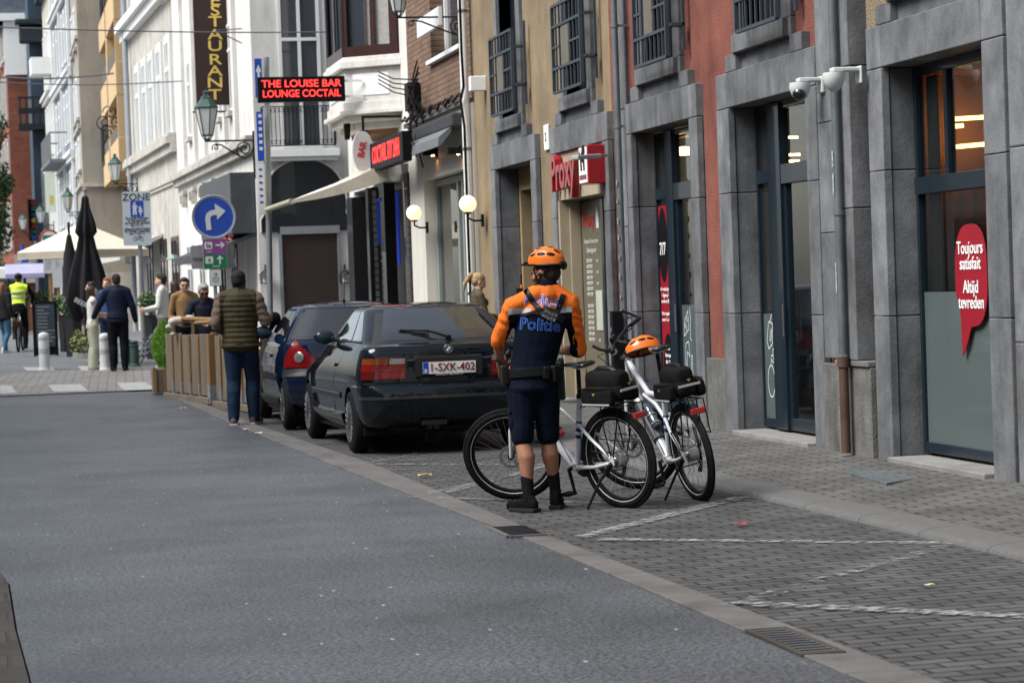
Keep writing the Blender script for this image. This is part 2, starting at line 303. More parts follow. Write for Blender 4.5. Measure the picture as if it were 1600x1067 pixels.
while y < 46:
    y1 = y+.98; P = []
    for Y in (y+.004, y1-.004):
        a = swk(Y); P.append([(a, Y, gz(Y)-.05), (a+.004, Y, gz(Y)+.022), (a+.03, Y, gz(Y)+.040), (a+.10, Y, gz(Y)+.050), (a+.27, Y, gz(Y)+.062), (a+.27, Y, gz(Y)-.05)])
    kb.grid(P); kb.add(P[0], [(0,1,2,3,4,5)]); kb.add(P[1], [(5,4,3,2,1,0)]); y = y1
tag(kb.build('kerb', KERB, smooth=True, auto=60), kind='structure')
strip('pavement', lambda Y: swk(Y)+.272, lambda Y: 7.6, YS(4, 46), .060, .175, PAVE2, 4)
# junction table, zebra blocks and the street beyond
PAVE3 = brickmat('junction_pavers', (.17,.165,.155), (.23,.22,.205), (.07,.068,.065), .30, .15, .012, .7, .5, 'XY', rot=.05, var=.25)
strip('crossing', lambda Y: -8, lambda Y: 9.0, YS(JN, 46.5), .02, .02, PAVE3, 6)
strip('far_street', lambda Y: -12, lambda Y: 12, YS(46.5, 160, 4), .024, .024, mat('far_asphalt', (.12,.125,.13), .6, var=.2, vs=.5, bump=.3, bs=50), 4)
ep = MB()
ep.grid([[(asphL(JN-.02)-2, JN-.012, gz(JN)-.02), (2.5, JN-.012, gz(JN)-.02)], [(asphL(JN)-2, JN+.012, gz(JN)+.023), (2.5, JN+.012, gz(JN)+.023)]]); tag(ep.build('crossing_edge', GRAN), kind='structure')
PAINT = mat('road_paint', (.62,.60,.55), .7, var=.15, vs=6)
def worn(name, thr, sc=22., stretch=(1,1,1)):
    m = mat(name, (.30,.30,.295), .75, var=.3, vs=14); n = m.node_tree.nodes; l = m.node_tree.links; b = n['Principled BSDF']
    geo = n.new('ShaderNodeNewGeometry'); mp = n.new('ShaderNodeMapping'); mp.inputs['Scale'].default_value = stretch; l.new(geo.outputs['Position'], mp.inputs[0])
    z = n.new('ShaderNodeTexNoise'); z.inputs['Scale'].default_value = sc; z.inputs['Detail'].default_value = 6; z.inputs['Roughness'].default_value = .7; l.new(mp.outputs[0], z.inputs['Vector'])
    r = n.new('ShaderNodeValToRGB'); r.color_ramp.elements[0].position = thr; r.color_ramp.elements[1].position = thr+.07; l.new(z.outputs[0], r.inputs[0]); l.new(r.outputs[0], b.inputs['Alpha']); return m
WORN1 = worn('worn_paint', .49, 16, (.6,2.0,1)); WORN2 = worn('very_worn_paint', .545, 14, (.6,2.0,1)); WORN3 = worn('crossing_paint', .30, 10)
for a, b, w, mm in [((905,838),(1160,775),.13,WORN1),((935,841),(1490,847),.12,WORN1),((1487,848),(1140,943),.11,WORN2),((1145,940),(1640,962),.15,WORN1),
                ((650,774),(800,742),.085,WORN1),((805,742),(640,773),.04,WORN2),((575,722),(735,691),.07,WORN2),((580,724),(860,725),.06,WORN1),((640,775),(1000,786),.06,WORN1),((860,725),(700,768),.08,WORN1)]:
    A, B = gnd(*a, .011), gnd(*b, .011); d = (B-A); nn = V((-d.y, d.x, 0)).normalized()*w/2; mb = MB(); N = 14; P = []
    for i in range(N+1): t = i/N; p = A.lerp(B, t); p.z = gz(p.y)+.009; P.append([p-nn, p+nn])
    mb.grid(P); tag(mb.build('road_marking', mm), kind='structure')
for q in [((0,602),(18,602),(26,614),(0,615)), ((75,601),(126,600),(138,611),(84,612)), ((182,598),(226,597),(246,608),(194,610)), ((36,573.5),(80,573.5),(86,579),(42,579)), ((121,572),(166,572),(178,579),(128,579))]:
    mb = MB(); mb.quad(*[gnd(*p, .026) for p in q]); tag(mb.build('crossing_block', WORN3), kind='structure')
# left pavement strip with its grate
strip('left_pavement', lambda Y: -3.2-(.1 if Y < 20 else (Y-20)*.12), lambda Y: asphL(Y)-.012, YS(4, JN), .03, .018, brickmat('left_slabs', (.06,.052,.045), (.08,.07,.06), (.05,.05,.05), .6, .4, .012, .8, .5, 'XY'), 3)
# ---------------------------------------------------------------- the long stone-framed block on the right
XS, XW, XF = 6.80, 6.88, 7.055        # stone face, render face, window plane
GF = .15
def wall_sheet(mb, X, Y0, Y1, Z0, Z1, holes, depth=.25, mi=0):
    ys = sorted({Y0, Y1, *[h[0] for h in holes], *[h[1] for h in holes]}); zs = sorted({Z0, Z1, *[h[2] for h in holes], *[h[3] for h in holes]})
    for a, b in zip(ys, ys[1:]):
        for c, d in zip(zs, zs[1:]):
            cy, cz = (a+b)/2, (c+d)/2
            if any(h[0] < cy < h[1] and h[2] < cz < h[3] for h in holes): continue
            mb.quad((X,a,c),(X,b,c),(X,b,d),(X,a,d), mi)
    for h in holes:
        a, b, c, d = h[:4]; x = X+depth
        mb.quad((X,a,c),(x,a,c),(x,a,d),(X,a,d), mi); mb.quad((X,b,c),(X,b,d),(x,b,d),(x,b,c), mi); mb.quad((X,a,d),(x,a,d),(x,b,d),(X,b,d), mi); mb.quad((X,a,c),(X,b,c),(x,b,c),(x,a,c), mi)
def shell(mb, X, Y0, Y1, Z1, D=7., mi=0, Z0=0.):   # roof, back and ends of a hollow building
    mb.bx(X, X+D, Y0, Y1, Z1, Z1+.12, mi); mb.bx(X+D, X+D+.1, Y0, Y1, Z0, Z1, mi); mb.quad((X,Y0,Z0),(X+D,Y0,Z0),(X+D,Y0,Z1),(X,Y0,Z1), mi); mb.quad((X,Y1,Z0),(X,Y1,Z1),(X+D,Y1,Z1),(X+D,Y1,Z0), mi)
def pil(mb, Y0, Y1, z0, z1, cuts, x0=XS, x1=7.1, g=.003):
    zs = [z0]+[c for c in cuts if z0 < c < z1]+[z1]
    for a, b in zip(zs, zs[1:]): mb.bx(x0, x1, Y0+.001, Y1-.001, a+g, b-g)
def surround(par, far_o, far_i, near_i, near_o, name='stone_surround', zb=GF-.05):
    mb = MB(); J = (1.26, 2.40)
    pil(mb, far_i, far_o, zb, 3.2, J, XS, 6.87); pil(mb, far_i+.012, far_o, zb, 3.2, J, 6.876, 7.14)
    pil(mb, near_o, near_i, zb, 3.2, J, XS, 6.87); pil(mb, near_o, near_i-.012, zb, 3.2, J, 6.876, 7.14)
    mid = (far_i+near_i)/2+.05
    for a, b in ((far_i-.0, far_o), (mid, far_i), (near_i, mid), (near_o, near_i)): mb.bx(XS, 7.14, a+.003, b-.003, 3.203, 3.53)
    return mb.build(name, BLUESTONE, par, bevel=.008)
def upper_window(par, a, b, zb=3.86, zt=5.8, blocks=True, name='window'):
    """stone jambs and sill, dark pane; a<b along the street"""
    w = MB(); w.bx(XW-.05, XW+.20, a-.24, a, zb-.0, zt); w.bx(XW-.05, XW+.20, b, b+.16, zb, zt); w.bx(XW-.05, XW+.2, a-.24, b+.16, zt+.002, zt+.3)
    w.bx(XW-.10, XW+.20, a-.16, b+.1, zb-.17, zb-.003); w.bx(XW-.05, XW+.2, a-.24, a-.165, zb-.17, zb-.003)
    if blocks:
        for p, q in ((a-.60, a-.28), (b+.05, b+.37)): w.bx(XW-.08, XW+.05, p, q, 3.533, 3.69)
    w.bx(XW-.02, XW+.05, a-.27, b+.045, 3.533, 3.688)
    o = w.build(name, BLUESTONE, par, bevel=.006)
    f = MB(); X = XW+.16
    for y in (a, (a+b)/2-.03, b-.06): f.bx(X, X+.05, y, y+.06, zb, zt)
    for z in (zb, zt-.06): f.bx(X-.002, X+.05, a, b, z, z+.06)
    f.build('frame', NAVY, o); g = MB(); g.bx(X+.02, X+.03, a+.01, b-.01, zb, zt); g.build('pane', DGLASS, o); return o
def grille(name, label, Y0, Y1, z0, z1, X=6.66):
    t = thing(name, label, 'window grille', (X, (Y0+Y1)/2, z0), 0, 'metal grilles over the upper windows'); f = MB(); r = .016
    for y in (Y0, Y1): f.bx(X-.02, X+.02, y-.018, y+.018, z0, z1)
    for z in (z0, z0+(z1-z0)*.27, z0+(z1-z0)*.76, z1): f.bx(X-.018, X+.018, Y0, Y1, z-.016, z+.016)
    f.build('grille_frame', GRILLE, t); b = MB(); n = 7; d = (Y1-Y0)/(n+1)
    for i in range(1, n+1):
        y = Y0+d*i
        if i in (4, 5): b.bx(X-.01, X+.01, y-.01, y+.01, z0, z0+(z1-z0)*.27); b.bx(X-.01, X+.01, y-.01, y+.01, z0+(z1-z0)*.76, z1)
        else: b.bx(X-.01, X+.01, y-.01, y+.01, z0, z1)
    b.bx(X-.013, X+.013, Y0, Y0+3.4*d, z0+(z1-z0)*.52-.013, z0+(z1-z0)*.52+.013); b.bx(X-.013, X+.013, Y1-2*d, Y1, z0+(z1-z0)*.52-.013, z0+(z1-z0)*.52+.013)
    b.build('bars', GRILLE, t); p = MB(); p.bx(X-.006, X+.006, Y0+3.4*d, Y1-2.6*d, z0+(z1-z0)*.27, z0+(z1-z0)*.76); p.build('plate', mat('grille_plate', (.13,.115,.09), .7), t)
    k = MB()
    for z in (z0+(z1-z0)*.3, z0+(z1-z0)*.78):
        for y in (Y0-.02, Y1): k.bx(X, XW-.05, y, y+.03, z-.02, z+.02)
    k.bx(XW-.085, XW-.055, Y0-.10, Y0-.06, z0+.05, z1+.1); k.bx(X+.02,XW-.06,Y0-.1,Y0-.02,z0+(z1-z0)*.3-.015,z0+(z1-z0)*.3+.015); k.build('bracket', GRILLE, t); return t
GRILLE = mat('grille_iron', (.055,.068,.082), .5, .4, var=.15)
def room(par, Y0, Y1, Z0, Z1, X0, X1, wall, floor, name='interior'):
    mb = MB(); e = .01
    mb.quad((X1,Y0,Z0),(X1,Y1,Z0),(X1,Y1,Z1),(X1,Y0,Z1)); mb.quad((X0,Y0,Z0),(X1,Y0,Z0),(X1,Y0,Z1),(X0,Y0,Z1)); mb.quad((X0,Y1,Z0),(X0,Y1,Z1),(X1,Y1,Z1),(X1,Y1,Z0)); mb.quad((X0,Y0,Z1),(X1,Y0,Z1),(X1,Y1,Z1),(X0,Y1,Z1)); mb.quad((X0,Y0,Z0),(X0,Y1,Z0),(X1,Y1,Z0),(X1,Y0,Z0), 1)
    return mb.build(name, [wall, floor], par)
WARM = mat('warm_lamp', (1,.75,.4), .5, var=0, emit=(1,.60,.18), es=7.)
FLOORI = mat('shop_floor', (.12,.11,.10), .5)
def Yx(px, py): return fac(px, py, XF).y
def Zx(px, py): return fac(px, py, XF).z
# --- the stone-clad house at the right edge
b1 = thing('stone_house', 'grey stone-clad front at the right edge with one tall orange-lit window', 'building', (XS, 16, GF))
w = MB(); wall_sheet(w, XW, 8., 18.38, 0, 10, [(15.86, 17.94, .08, 3.26), (16.2,17.6,3.86,5.8)], .25); shell(w, XW, 8., 18.38, 10); w.build('wall', GRITST, b1)
surround(b1, 18.20, 17.88, 15.92, 15.55)
m = MB(); pil(m, 18.45, 18.84, .9, 9, (2.13, 3.27, 4.6, 5.9), 6.74, 6.95); m.build('pilaster', BLUESTONE, b1, bevel=.008)
m = MB(); pil(m, 15.36, 15.495, .2, 9, (1.1,2.2,3.3,4.5), 6.84, 6.95); m.build('pilaster', BLUESTONE, b1, bevel=.004)
m = MB(); pil(m, 14.2, 15.35, .12, 9, (1.1,2.42,3.6,4.9), 6.74, 6.95); m.build('pilaster', BLUESTONE, b1, bevel=.01)
m = MB(); pil(m, 18.86, 19.40, .9, 9, (1.95, 2.87, 4.1, 5.2), 6.80, 6.95); m.build('pilaster', BLUESTONE, b1, bevel=.006)
m = MB(); m.bx(6.76, 6.95, 18.22, 19.0, .08, .85); m.bx(6.74, 6.95, 18.22, 19.0, .853, .90); m.bx(6.78, 6.95, 19.002, 19.41, .08, .86); m.build('plinth', BLUESTONE2, b1, bevel=.01)
upper_window(b1, 16.2, 17.6)
s = MB(); s.bx(6.74, 7.2, 15.95, 17.85, .08, .165); s.build('threshold', mat('threshold_stone', (.20,.195,.185), .7, var=.2, bump=.3, stain=.3), b1, bevel=.008)
f = MB(); zt0, zt1 = 2.20, 2.33
for y0, y1, z0, z1, dx in ((17.82,17.87,.19,3.19,0), (15.93,15.99,.19,3.19,0), (15.99,17.82,.19,.27,.002), (15.99,17.82,3.12,3.19,.002), (15.99,17.82,zt0,zt1,-.03), (17.20,17.27,zt1,3.12,.004)): f.bx(XF+dx, XF+.07, y0, y1, z0, z1)
o = f.build('window', NAVY, b1, bevel=.004); g = MB(); g.bx(XF+.03, XF+.036, 15.98, 17.83, .25, 3.14); g.build('pane', glassmat('shop_glass', (.62,.64,.62), .9), o)
g = MB(); g.bx(XF+.025, XF+.029, 15.99, 17.82, .27, 1.44); g.build('frosted_film', FROST, o)
g = MB(); g.bx(XF+.10, XF+.11, 17.62, 17.84, 1.44, 3.12); g.build('blind', mat('grey_blind', (.05,.052,.048), .7), b1)
room(b1, 13.2, 18.12, .19, 3.15, XF+.12, XF+3.2, mat('orange_room_wall', (.42,.17,.06), .8, var=.2, vs=1.), FLOORI)
l_ = MB()
for p, q in (((1480,187),(1545,183)), ((1480,199),(1505,196.5)), ((1480,231),(1545,225))):
    A = onY(p[0], p[1], 17.9); B = onY(q[0], q[1], 17.9); l_.tube([A, B], .018, 6)
l_.build('ceiling_tube', WARM, b1)
m = MB(); m.bx(onY(1518,300,17.98).x, onY(1525,300,17.98).x, 17.95, 18.0, .2, 2.25); m.bx(onY(1500,300,17.98).x, onY(1506,300,17.98).x, 17.96, 18.01, .2, 2.2); m.build('curtain', mat('pale_curtain', (.45,.42,.38), .8), b1)
# red speech bubble sticker
sb = MB(); O = fac(1517, 430, XF-.01); U = V((0,-1,0)); Wz = V((0,0,1))
pts = []
for i in range(40):
    t = 2*pi*i/40; x = .30*math.copysign(abs(cos(t))**.8, cos(t)); z = .385*math.copysign(abs(sin(t))**.75, sin(t))
    pts.append((x, z))
body = [p for p in pts if not (p[1] < -.25 and p[0] < .02 and p[0] > -.33)]
pts2 = []
for i in range(40):
    t = 2*pi*(i+.5)/40-pi/2*1.15
    pts2.append((.30*math.copysign(abs(cos(t))**.75, cos(t)), .38*math.copysign(abs(sin(t))**.75, sin(t))))
pts2 = [p for p in pts2 if not (p[1] < -.2 and p[0] < .04)] 
pts2.sort(key=lambda p: (atan2(p[1], p[0])-(-1.45)) % (2*pi))
pts2 = pts2+[(-.235,-.22),(-.215,-.33),(-.205,-.58),(-.19,-.60),(-.10,-.50),(-.02,-.385)]
bb = thing('bubble_sign', 'red speech-bubble sign reading Toujours satisfait, Altijd tevreden on the right window', 'sign', O)
sb.prism(pts2, O, U, Wz, (.006,0,0)); sb.build('board', mat('signal_red', (.26,.007,.017), .45, var=.1), bb)
tx = MB()
for i, (s_, z) in enumerate((('Toujours',.20),('satisfait',.085),('Altijd',-.09),('tevreden',-.205))): text_on(tx, s_, .135, O+V((-.004,0,z)), U, Wz, bold=.0012, sx=.98, align='CENTER')
tx.build('lettering', WHITE, bb)
# --- downpipes
def pipe(label, pts, r, m, clamps, shoe=None, name='downpipe'):
    t = thing(name, label, 'downpipe', pts[-1]); q = MB(); q.tube(pts, r, 14); q.build('pipe', m, t, smooth=True)
    if clamps:
        c = MB()
        for z in clamps:
            p = pts[0]; c.cyl((p[0],p[1],z-.02),(p[0],p[1],z+.02), r+.008, n=14); c.bx(p[0], XW, p[1]-.015, p[1]+.015, z-.012, z+.012)
        c.build('clamp', STEEL, t)
    if shoe: q = MB(); q.cyl((pts[-1][0],pts[-1][1],GF),(pts[-1][0],pts[-1][1],shoe), r+.003, n=14); q.cyl((pts[-1][0],pts[-1][1],shoe),(pts[-1][0],pts[-1][1],shoe+.08), r+.014, n=14); q.build('shoe', mat('rusty_iron', (.085,.05,.035), .7, .2, var=.3), t, smooth=True)
    return t
ZINC = mat('zinc_pipe', (.16,.18,.19), .5, .5, var=.25, stain=.4)
pp = fac(1303, 100, 6.69); t = pipe('zinc downpipe with a rusty brown foot between the right window and the glass door', [(6.69,pp.y,9),(6.69,pp.y,.95)], .037, ZINC, (2.1,4.2), .85)
st = MB(); st.bx(6.650, 6.6525, pp.y-.02, pp.y+.015, 2.25, 2.42); st.bx(6.650, 6.6525, pp.y-.02, pp.y+.015, 2.47, 2.60); st.bx(6.650,6.6525,pp.y-.015,pp.y+.01,1.45,1.7); st.build('sticker', mat('sticker', (.30,.33,.35), .6, var=.7, vs=40), t)
pp = fac(962, 100, 6.72); t = pipe('slim grey downpipe covered in small stickers between the beige and the red front', [(6.72,pp.y,9),(6.72,pp.y,.17)], .036, ZINC, (1.2,3.3,4.4))
for i in range(9): st = MB(); z = 1.0+i*.2+random.random()*.08; st.bx(6.681, 6.6835, pp.y-.035, pp.y+.005, z, z+.04+.04*random.random()); st.build('sticker', mat('sticker_b', (.25,.27,.28), .6, var=.6, vs=30), t)
# --- red rendered front with two doors
b2 = thing('red_house', 'brick-red rendered front with two stone-framed glass shop doors', 'building', (XS, 23, GF))
w = MB(); wall_sheet(w, XW, 19.27, 26.60, 0, 10, [(19.62, 22.02, .08, 3.26), (23.2,25.6,.08,3.26), (20.35,21.6,3.86,5.8), (23.85,25.1,3.86,5.8)], .25); shell(w, XW, 19.27, 26.6, 10); w.build('wall', REDST, b2)
surround(b2, 22.30, 21.93, 19.71, 19.43); surround(b2, 25.76, 25.52, 23.26, 22.98)
upper_window(b2, 20.35, 21.6); upper_window(b2, 23.85, 25.1)
m = MB(); m.bx(6.82, 6.95, 22.31, 22.97, .08, .82); m.build('plinth', BLUESTONE2, b2, bevel=.01)
m = MB(); pil(m, 25.80, 26.30, .12, 9, (1.1,2.2,3.5,4.8), 6.84, 6.95); m.build('pilaster', BLUESTONE, b2, bevel=.01)
def doorset(par, Yf, Yn, door_side_px, zt=(2.47,2.62), post=(0,0)):
    s = MB(); s.bx(6.73, 7.2, Yn+.02, Yf-.02, .08, .165); s.build('threshold', MATS['threshold_stone'], par, bevel=.008)
    f = MB(); p0, p1 = post
    for y0, y1, z0, z1, dx in ((Yf-.05,Yf-.01,.19,3.19,0),(Yn+.01,Yn+.06,.19,3.19,0),(p1+.002,Yf-.05,.19,.27,.002),(Yn+.06,p0,.19,.30,-.002),(Yn+.06,Yf-.05,3.13,3.19,.002),(p1,Yf-.05,zt[0],zt[1]-.03,-.01),(Yn+.06,p0,zt[0]-.03,zt[1],-.02),(p0-.07,p0,.3,zt[0]-.03,.004),(Yn+.06,Yn+.11,.3,zt[0]-.03,.004)): f.bx(XF+dx, XF+.07, y0, y1, z0, z1)
    f.bx(XF-.025, XF+.07, p0, p1, .187, 3.19); o = f.build('door', NAVY, par, bevel=.004)
    g = MB(); g.bx(XF+.03, XF+.036, Yn+.05, p0, .28, 3.15); g.build('pane', MATS['window_glass'], o)
    g = MB(); g.bx(XF+.03, XF+.036, p1, Yf-.04, .28, 3.15); g.build('pane', GREYGL if 0 else glassmat('dim_glass', (.25,.25,.24), .75, base=(.06,.06,.055)), o)
    h = MB(); h.tube([(XF-.05, p0-.04, 1.05),(XF-.05,p0-.04,1.35)], .012, 8); h.build('handle', CHROME, o); return o
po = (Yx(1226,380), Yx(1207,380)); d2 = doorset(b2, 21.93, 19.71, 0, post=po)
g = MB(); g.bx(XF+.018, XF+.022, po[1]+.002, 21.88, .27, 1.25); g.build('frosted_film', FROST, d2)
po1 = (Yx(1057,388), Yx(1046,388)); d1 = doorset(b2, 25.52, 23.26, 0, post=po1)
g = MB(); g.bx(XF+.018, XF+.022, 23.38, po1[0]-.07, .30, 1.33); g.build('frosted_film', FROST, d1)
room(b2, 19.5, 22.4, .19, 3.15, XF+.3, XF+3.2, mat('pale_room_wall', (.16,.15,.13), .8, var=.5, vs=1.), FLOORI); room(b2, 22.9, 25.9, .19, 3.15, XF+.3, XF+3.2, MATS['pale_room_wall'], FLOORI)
l_ = MB(); p = onY(1068, 238, 25.4); l_.lathe([(.02,.06),(.13,.04),(.16,0),(.12,-.03)], p, 18); l_.build('ceiling_lamp', WARM, b2, smooth=True)
l_ = MB()
for a in ((1222,213),(1225,240),(1224,250)): p = onY(a[0]+14, a[1]+2, 22.1); l_.tube([p+V((.07,0,0)), p-V((.06,0,0))], .012, 6)
l_.build('ceiling_tube', WARM, b2)
# added shelves and packs standing in for a reflection in the second door
sh = MB()
for z in (.3,.7,1.1,1.5,1.9): sh.bx(XF+.16, XF+1.2, 22.2, 22.36, z, z+.03)
sh.build('reflection_shelf', mat('reflection_white', (.4,.4,.4)), b2)
for mname, col in (('reflected_blue',(.04,.13,.25)),('reflected_yellow',(.5,.33,.06)),('reflected_white',(.5,.5,.48)),('reflected_green',(.05,.16,.06))):
    q = MB()
    for i in range(16):
        z = random.choice((.33,.73,1.13,1.53)); y = XF+.18+.9*random.random(); q.bx(y, y+.1, 22.18, 22.3, z, z+.18+.15*random.random())
    q.build('reflection_packets', mat(mname, col, .5), b2)
# white line drawings on the frosted films
LINE = mat('white_line', (.62,.66,.66), .6, var=0)
def outline(mb, pts, X, closed=True, w=.011):
    P = [V((X, y, z)) for y, z in pts]; N = len(P)
    for i in range(N if closed else N-1):
        a, b = P[i], P[(i+1)%N]; d = (b-a)
        if d.length < 1e-5: continue
        n_ = V((0, -d.z, d.y)).normalized()*w/2; mb.quad(a-n_, b-n_, b+n_, a+n_)
def ell(cy, cz, ry, rz, rot=0., n=22, sq=1., a0=0, a1=2*pi):
    return [(cy+ry*cos(t)*cos(rot)-rz*sin(t)*sin(rot), cz+ry*cos(t)*sin(rot)+rz*sin(t)*cos(rot)) for t in [a0+(a1-a0)*i/n for i in range(n)]]
q = MB(); X = XF+.0145; Yc = Yx(1199, 540)-.05
outline(q, ell(Yc, .62, .10, .15), X); outline(q, [(Yc,.77),(Yc-.02,.85)], X, False); outline(q, ell(Yc-.06,.83,.05,.025,.5), X)
outline(q, [(Yc+.05,.92),(Yc-.06,.97),(Yc-.08,1.16),(Yc+.03,1.18),(Yc+.1,1.0)], X); outline(q, [(Yc,1.16),(Yc-.06,1.25)], X, False); outline(q, ell(Yc-.02,1.05,.02,.06,.4), X)
outline(q, [(Yc-.12,.3),(Yc-.14,.5),(Yc-.10,.58)], X, False); outline(q, ell(Yc-.1,.88,.03,.06), X); q.build('line_drawing', LINE, d2)
q = MB(); Yc = Yx(1070, 480)-.02
outline(q, [(Yc+.12,1.0),(Yc+.10,1.16),(Yc-.04,1.27),(Yc-.06,1.08)], X); [outline(q, ell(Yc+a,1.12+b,.02,.025,n=9), X, w=.008) for a, b in ((.07,0),(.0,.06),(.03,-.03))]
outline(q, [(Yc+.10,.72),(Yc+.08,.92),(Yc-.03,.95),(Yc-.07,.78),(Yc-.02,.82),(Yc+.03,.84),(Yc+.05,.68)], X); outline(q, [(Yc-.10,1.3),(Yc-.13,1.2),(Yc-.1,1.0),(Yc-.14,.95)], X, False)
outline(q, [(Yc-.08,.4),(Yc-.12,.8),(Yc-.16,.8),(Yc-.15,.4)], X); outline(q, [(Yc+.02,.4),(Yc+.02,.6),(Yc-.03,.64),(Yc-.04,.4)], X); q.build('line_drawing', LINE, d1)
# red poster in the first door's side light
RED = MATS['signal_red']; pz0, pz1 = .3, 2.4
pt = thing('red_poster', 'tall red opening-hours poster with a black oval behind the dark door post', 'poster', (XF+.02, 25.1, .3)); q = MB(); q.bx(XF+.015, XF+.022, po1[1]+.01, 25.46, pz0, pz1); q.build('sheet', RED, pt)
Yc = Yx(1035, 400)-.0; q = MB(); q.prism([(.17*cos(t), .40*sin(t)) for t in [2*pi*i/36 for i in range(36)]], (XF+.013, Yc, 1.98), (0,-1,0), (0,0,1), (-.004,0,0)); q.build('black_oval', BLACK, pt); q = MB(); q.prism([(.2*cos(t), .40*sin(t)) for t in [2*pi*i/36 for i in range(36)]], (XF+.013, Yc-.08, .62), (0,-1,0), (0,0,1), (-.004,0,0)); q.build('black_oval', BLACK, pt)
q = MB(); text_on(q, '7/7', .19, (XF+.006, Yc, 1.93), (0,-1,0), (0,0,1), bold=.003)
for i, s_ in enumerate(('Uw winkel open', '7 dagen op 7', 'van 8u tot 20u', '', 'Votre magasin', 'ouvert 7 sur 7')): text_on(q, s_, .055, (XF+.011, Yc-.03, 1.50-i*.066), (0,-1,0), (0,0,1)) if s_ else None
for i, s_ in enumerate(('Heures', 'Openings', '08 - 20', '08 - 20', '08 - 20', '09 - 18')): text_on(q, s_, .055, (XF+.006, Yc-.07, .86-i*.075), (0,-1,0), (0,0,1))
q.build('lettering', WHITE, pt)
# --- beige rendered front: shop panel and gateway
b3 = thing('beige_house', 'beige rendered front with grilled windows, a stone gateway and a supermarket panel', 'building', (XS, 30, GF))
w = MB(); wall_sheet(w, XW, 26.60, 34.55, 0, 10, [(26.7,29.28,.08,3.26),(30.5,33.0,.08,3.26),(27.55,28.75,3.86,5.8),(31.35,32.6,3.86,5.8)], .25); shell(w, XW, 26.6, 34.55, 10); w.build('wall', BEIGEST, b3)
surround(b3, 29.45, 29.2, 26.80, 26.54); surround(b3, 33.2, 32.9, 30.6, 30.3)
upper_window(b3, 27.55, 28.75); upper_window(b3, 31.35, 32.6)
m = MB(); m.bx(6.82, 6.95, 29.46, 30.29, .08, .85); m.build('plinth', BLUESTONE2, b3, bevel=.01)
m = MB(); m.bx(6.84, 7.0, 26.81, 29.19, 2.62, 3.2); m.bx(7.0, 7.2, 26.81, 29.19, 2.62, 2.66); m.bx(6.95, 7.3, 29.1, 29.19, .15, 2.62); m.bx(7.25, 7.3, 26.81, 29.1, .15, 2.62); m.bx(6.825, 7.075, 29.13, 29.196, .15, 2.61); m.build('fascia_panel', CREAM, b3, bevel=.004)
# gateway
m = MB(); m.bx(7.14, 9.2, 32.8, 32.9, .12, 3.2); m.bx(9.2, 9.3, 30.6, 32.9, .12, 3.2); m.bx(7.14, 9.2, 30.6, 30.7, .12, 3.2); m.bx(7.14,9.2,30.7,32.8,2.9,3.2); m.build('gateway_lining', mat('gateway_wall', (.30,.22,.12), .85, var=.2), b3)
m = MB(); m.bx(7.9, 7.95, 30.72, 31.5, .2, 2.88); m.build('gate_leaf', mat('dark_gate', (.02,.022,.025), .6), b3, bevel=.004)
m = MB(); m.bx(7.14, 7.16, 26.81, 27.95, .2, 2.60); 
ob = thing('hours_board', 'olive opening-hours board with white writing in the supermarket doorway', 'sign', (7.12, 27.4, .2))
q = MB(); q.bx(7.085, 7.11, 28.08, 29.07, .25, 2.58); q.build('board', mat('olive_board', (.12,.108,.075), .35, coat=.3), ob); q = MB(); q.bx(7.08,7.12,29.07,29.12,.2,2.62); q.bx(7.08,7.12,27.97,28.078,.2,2.62); q.bx(7.08,7.12,28.08,29.07,2.582,2.62); q.build('frame', NAVY, ob)
q = MB(); U = (0,-1,0); Z = (0,0,1); yb = 28.60
q2 = MB(); text_on(q2, 'Proxy', .27, (7.082, yb+.1, 2.36), U, Z, bold=.004, sx=.9); q2.build('red_lettering', mat('letter_red', (.45,.02,.025), .5), ob)
text_on(q, "Heures d'ouverture", .085, (7.082, yb, 2.10), U, Z); text_on(q, 'Openingsuren', .085, (7.082, yb, 1.99), U, Z)
for k_ in range(2):
    for i in range(7): text_on(q, '08:00 20:00', .06, (7.082, yb+.12, 1.86-k_*.55-i*.068), U, Z); text_on(q, ('lundi','mardi','jeudi','samedi')[i%4], .05, (7.082, yb-.28, 1.86-k_*.55-i*.068), U, Z) if i%2 == 0 else None
q.build('white_lettering', mat('dim_white', (.5,.5,.46), .6, var=0), ob)
q = MB(); q.bx(7.075, 7.082, 28.12, 28.42, 1.02, 1.50); q.build('paper', mat('paper', (.38,.40,.34), .8), ob)
q = MB(); q.bx(7.078,7.082,28.18,28.30,2.25,2.5); q.build('badge', WHITE, ob)
# shop sign: red raised letters and a badge box
sg = thing('shop_sign', 'raised red Proxy lettering with a red badge box over the supermarket doorway', 'sign', (6.82, 28.3, 2.9)); RL = mat('letter_plastic', (.27,.008,.014), .35, var=.08, coat=.4)
q = MB(); vs, fs = txt('Proxy', .62, extr=.045, bold=.012, sx=.85, align='LEFT'); P0 = fac(868, 273, 6.80)
q.add([V((6.775-p.z, P0.y-p.x, P0.z+p.y-.02+.03*p.x)) for p in vs], fs); q.build('lettering', RL, sg)
q = MB(); q.bx(6.60, 6.83, fac(886,270,6.8).y*0+P0.y-.38+.0, P0.y-.02, 2.93, 3.12) if 0 else None
bx0 = fac(905, 260, 6.60).y; q.bx(6.60, 6.83, bx0-.42, bx0, 2.72, 3.16); q.build('badge_box', RL, sg, bevel=.012)
q = MB(); q.bx(6.592, 6.598, bx0-.40, bx0-.02, 2.74, 3.14); q.bx(6.62, 6.80, bx0+.002, bx0+.006, 2.74, 3.14); q.build('badge_face', WHITE, sg)
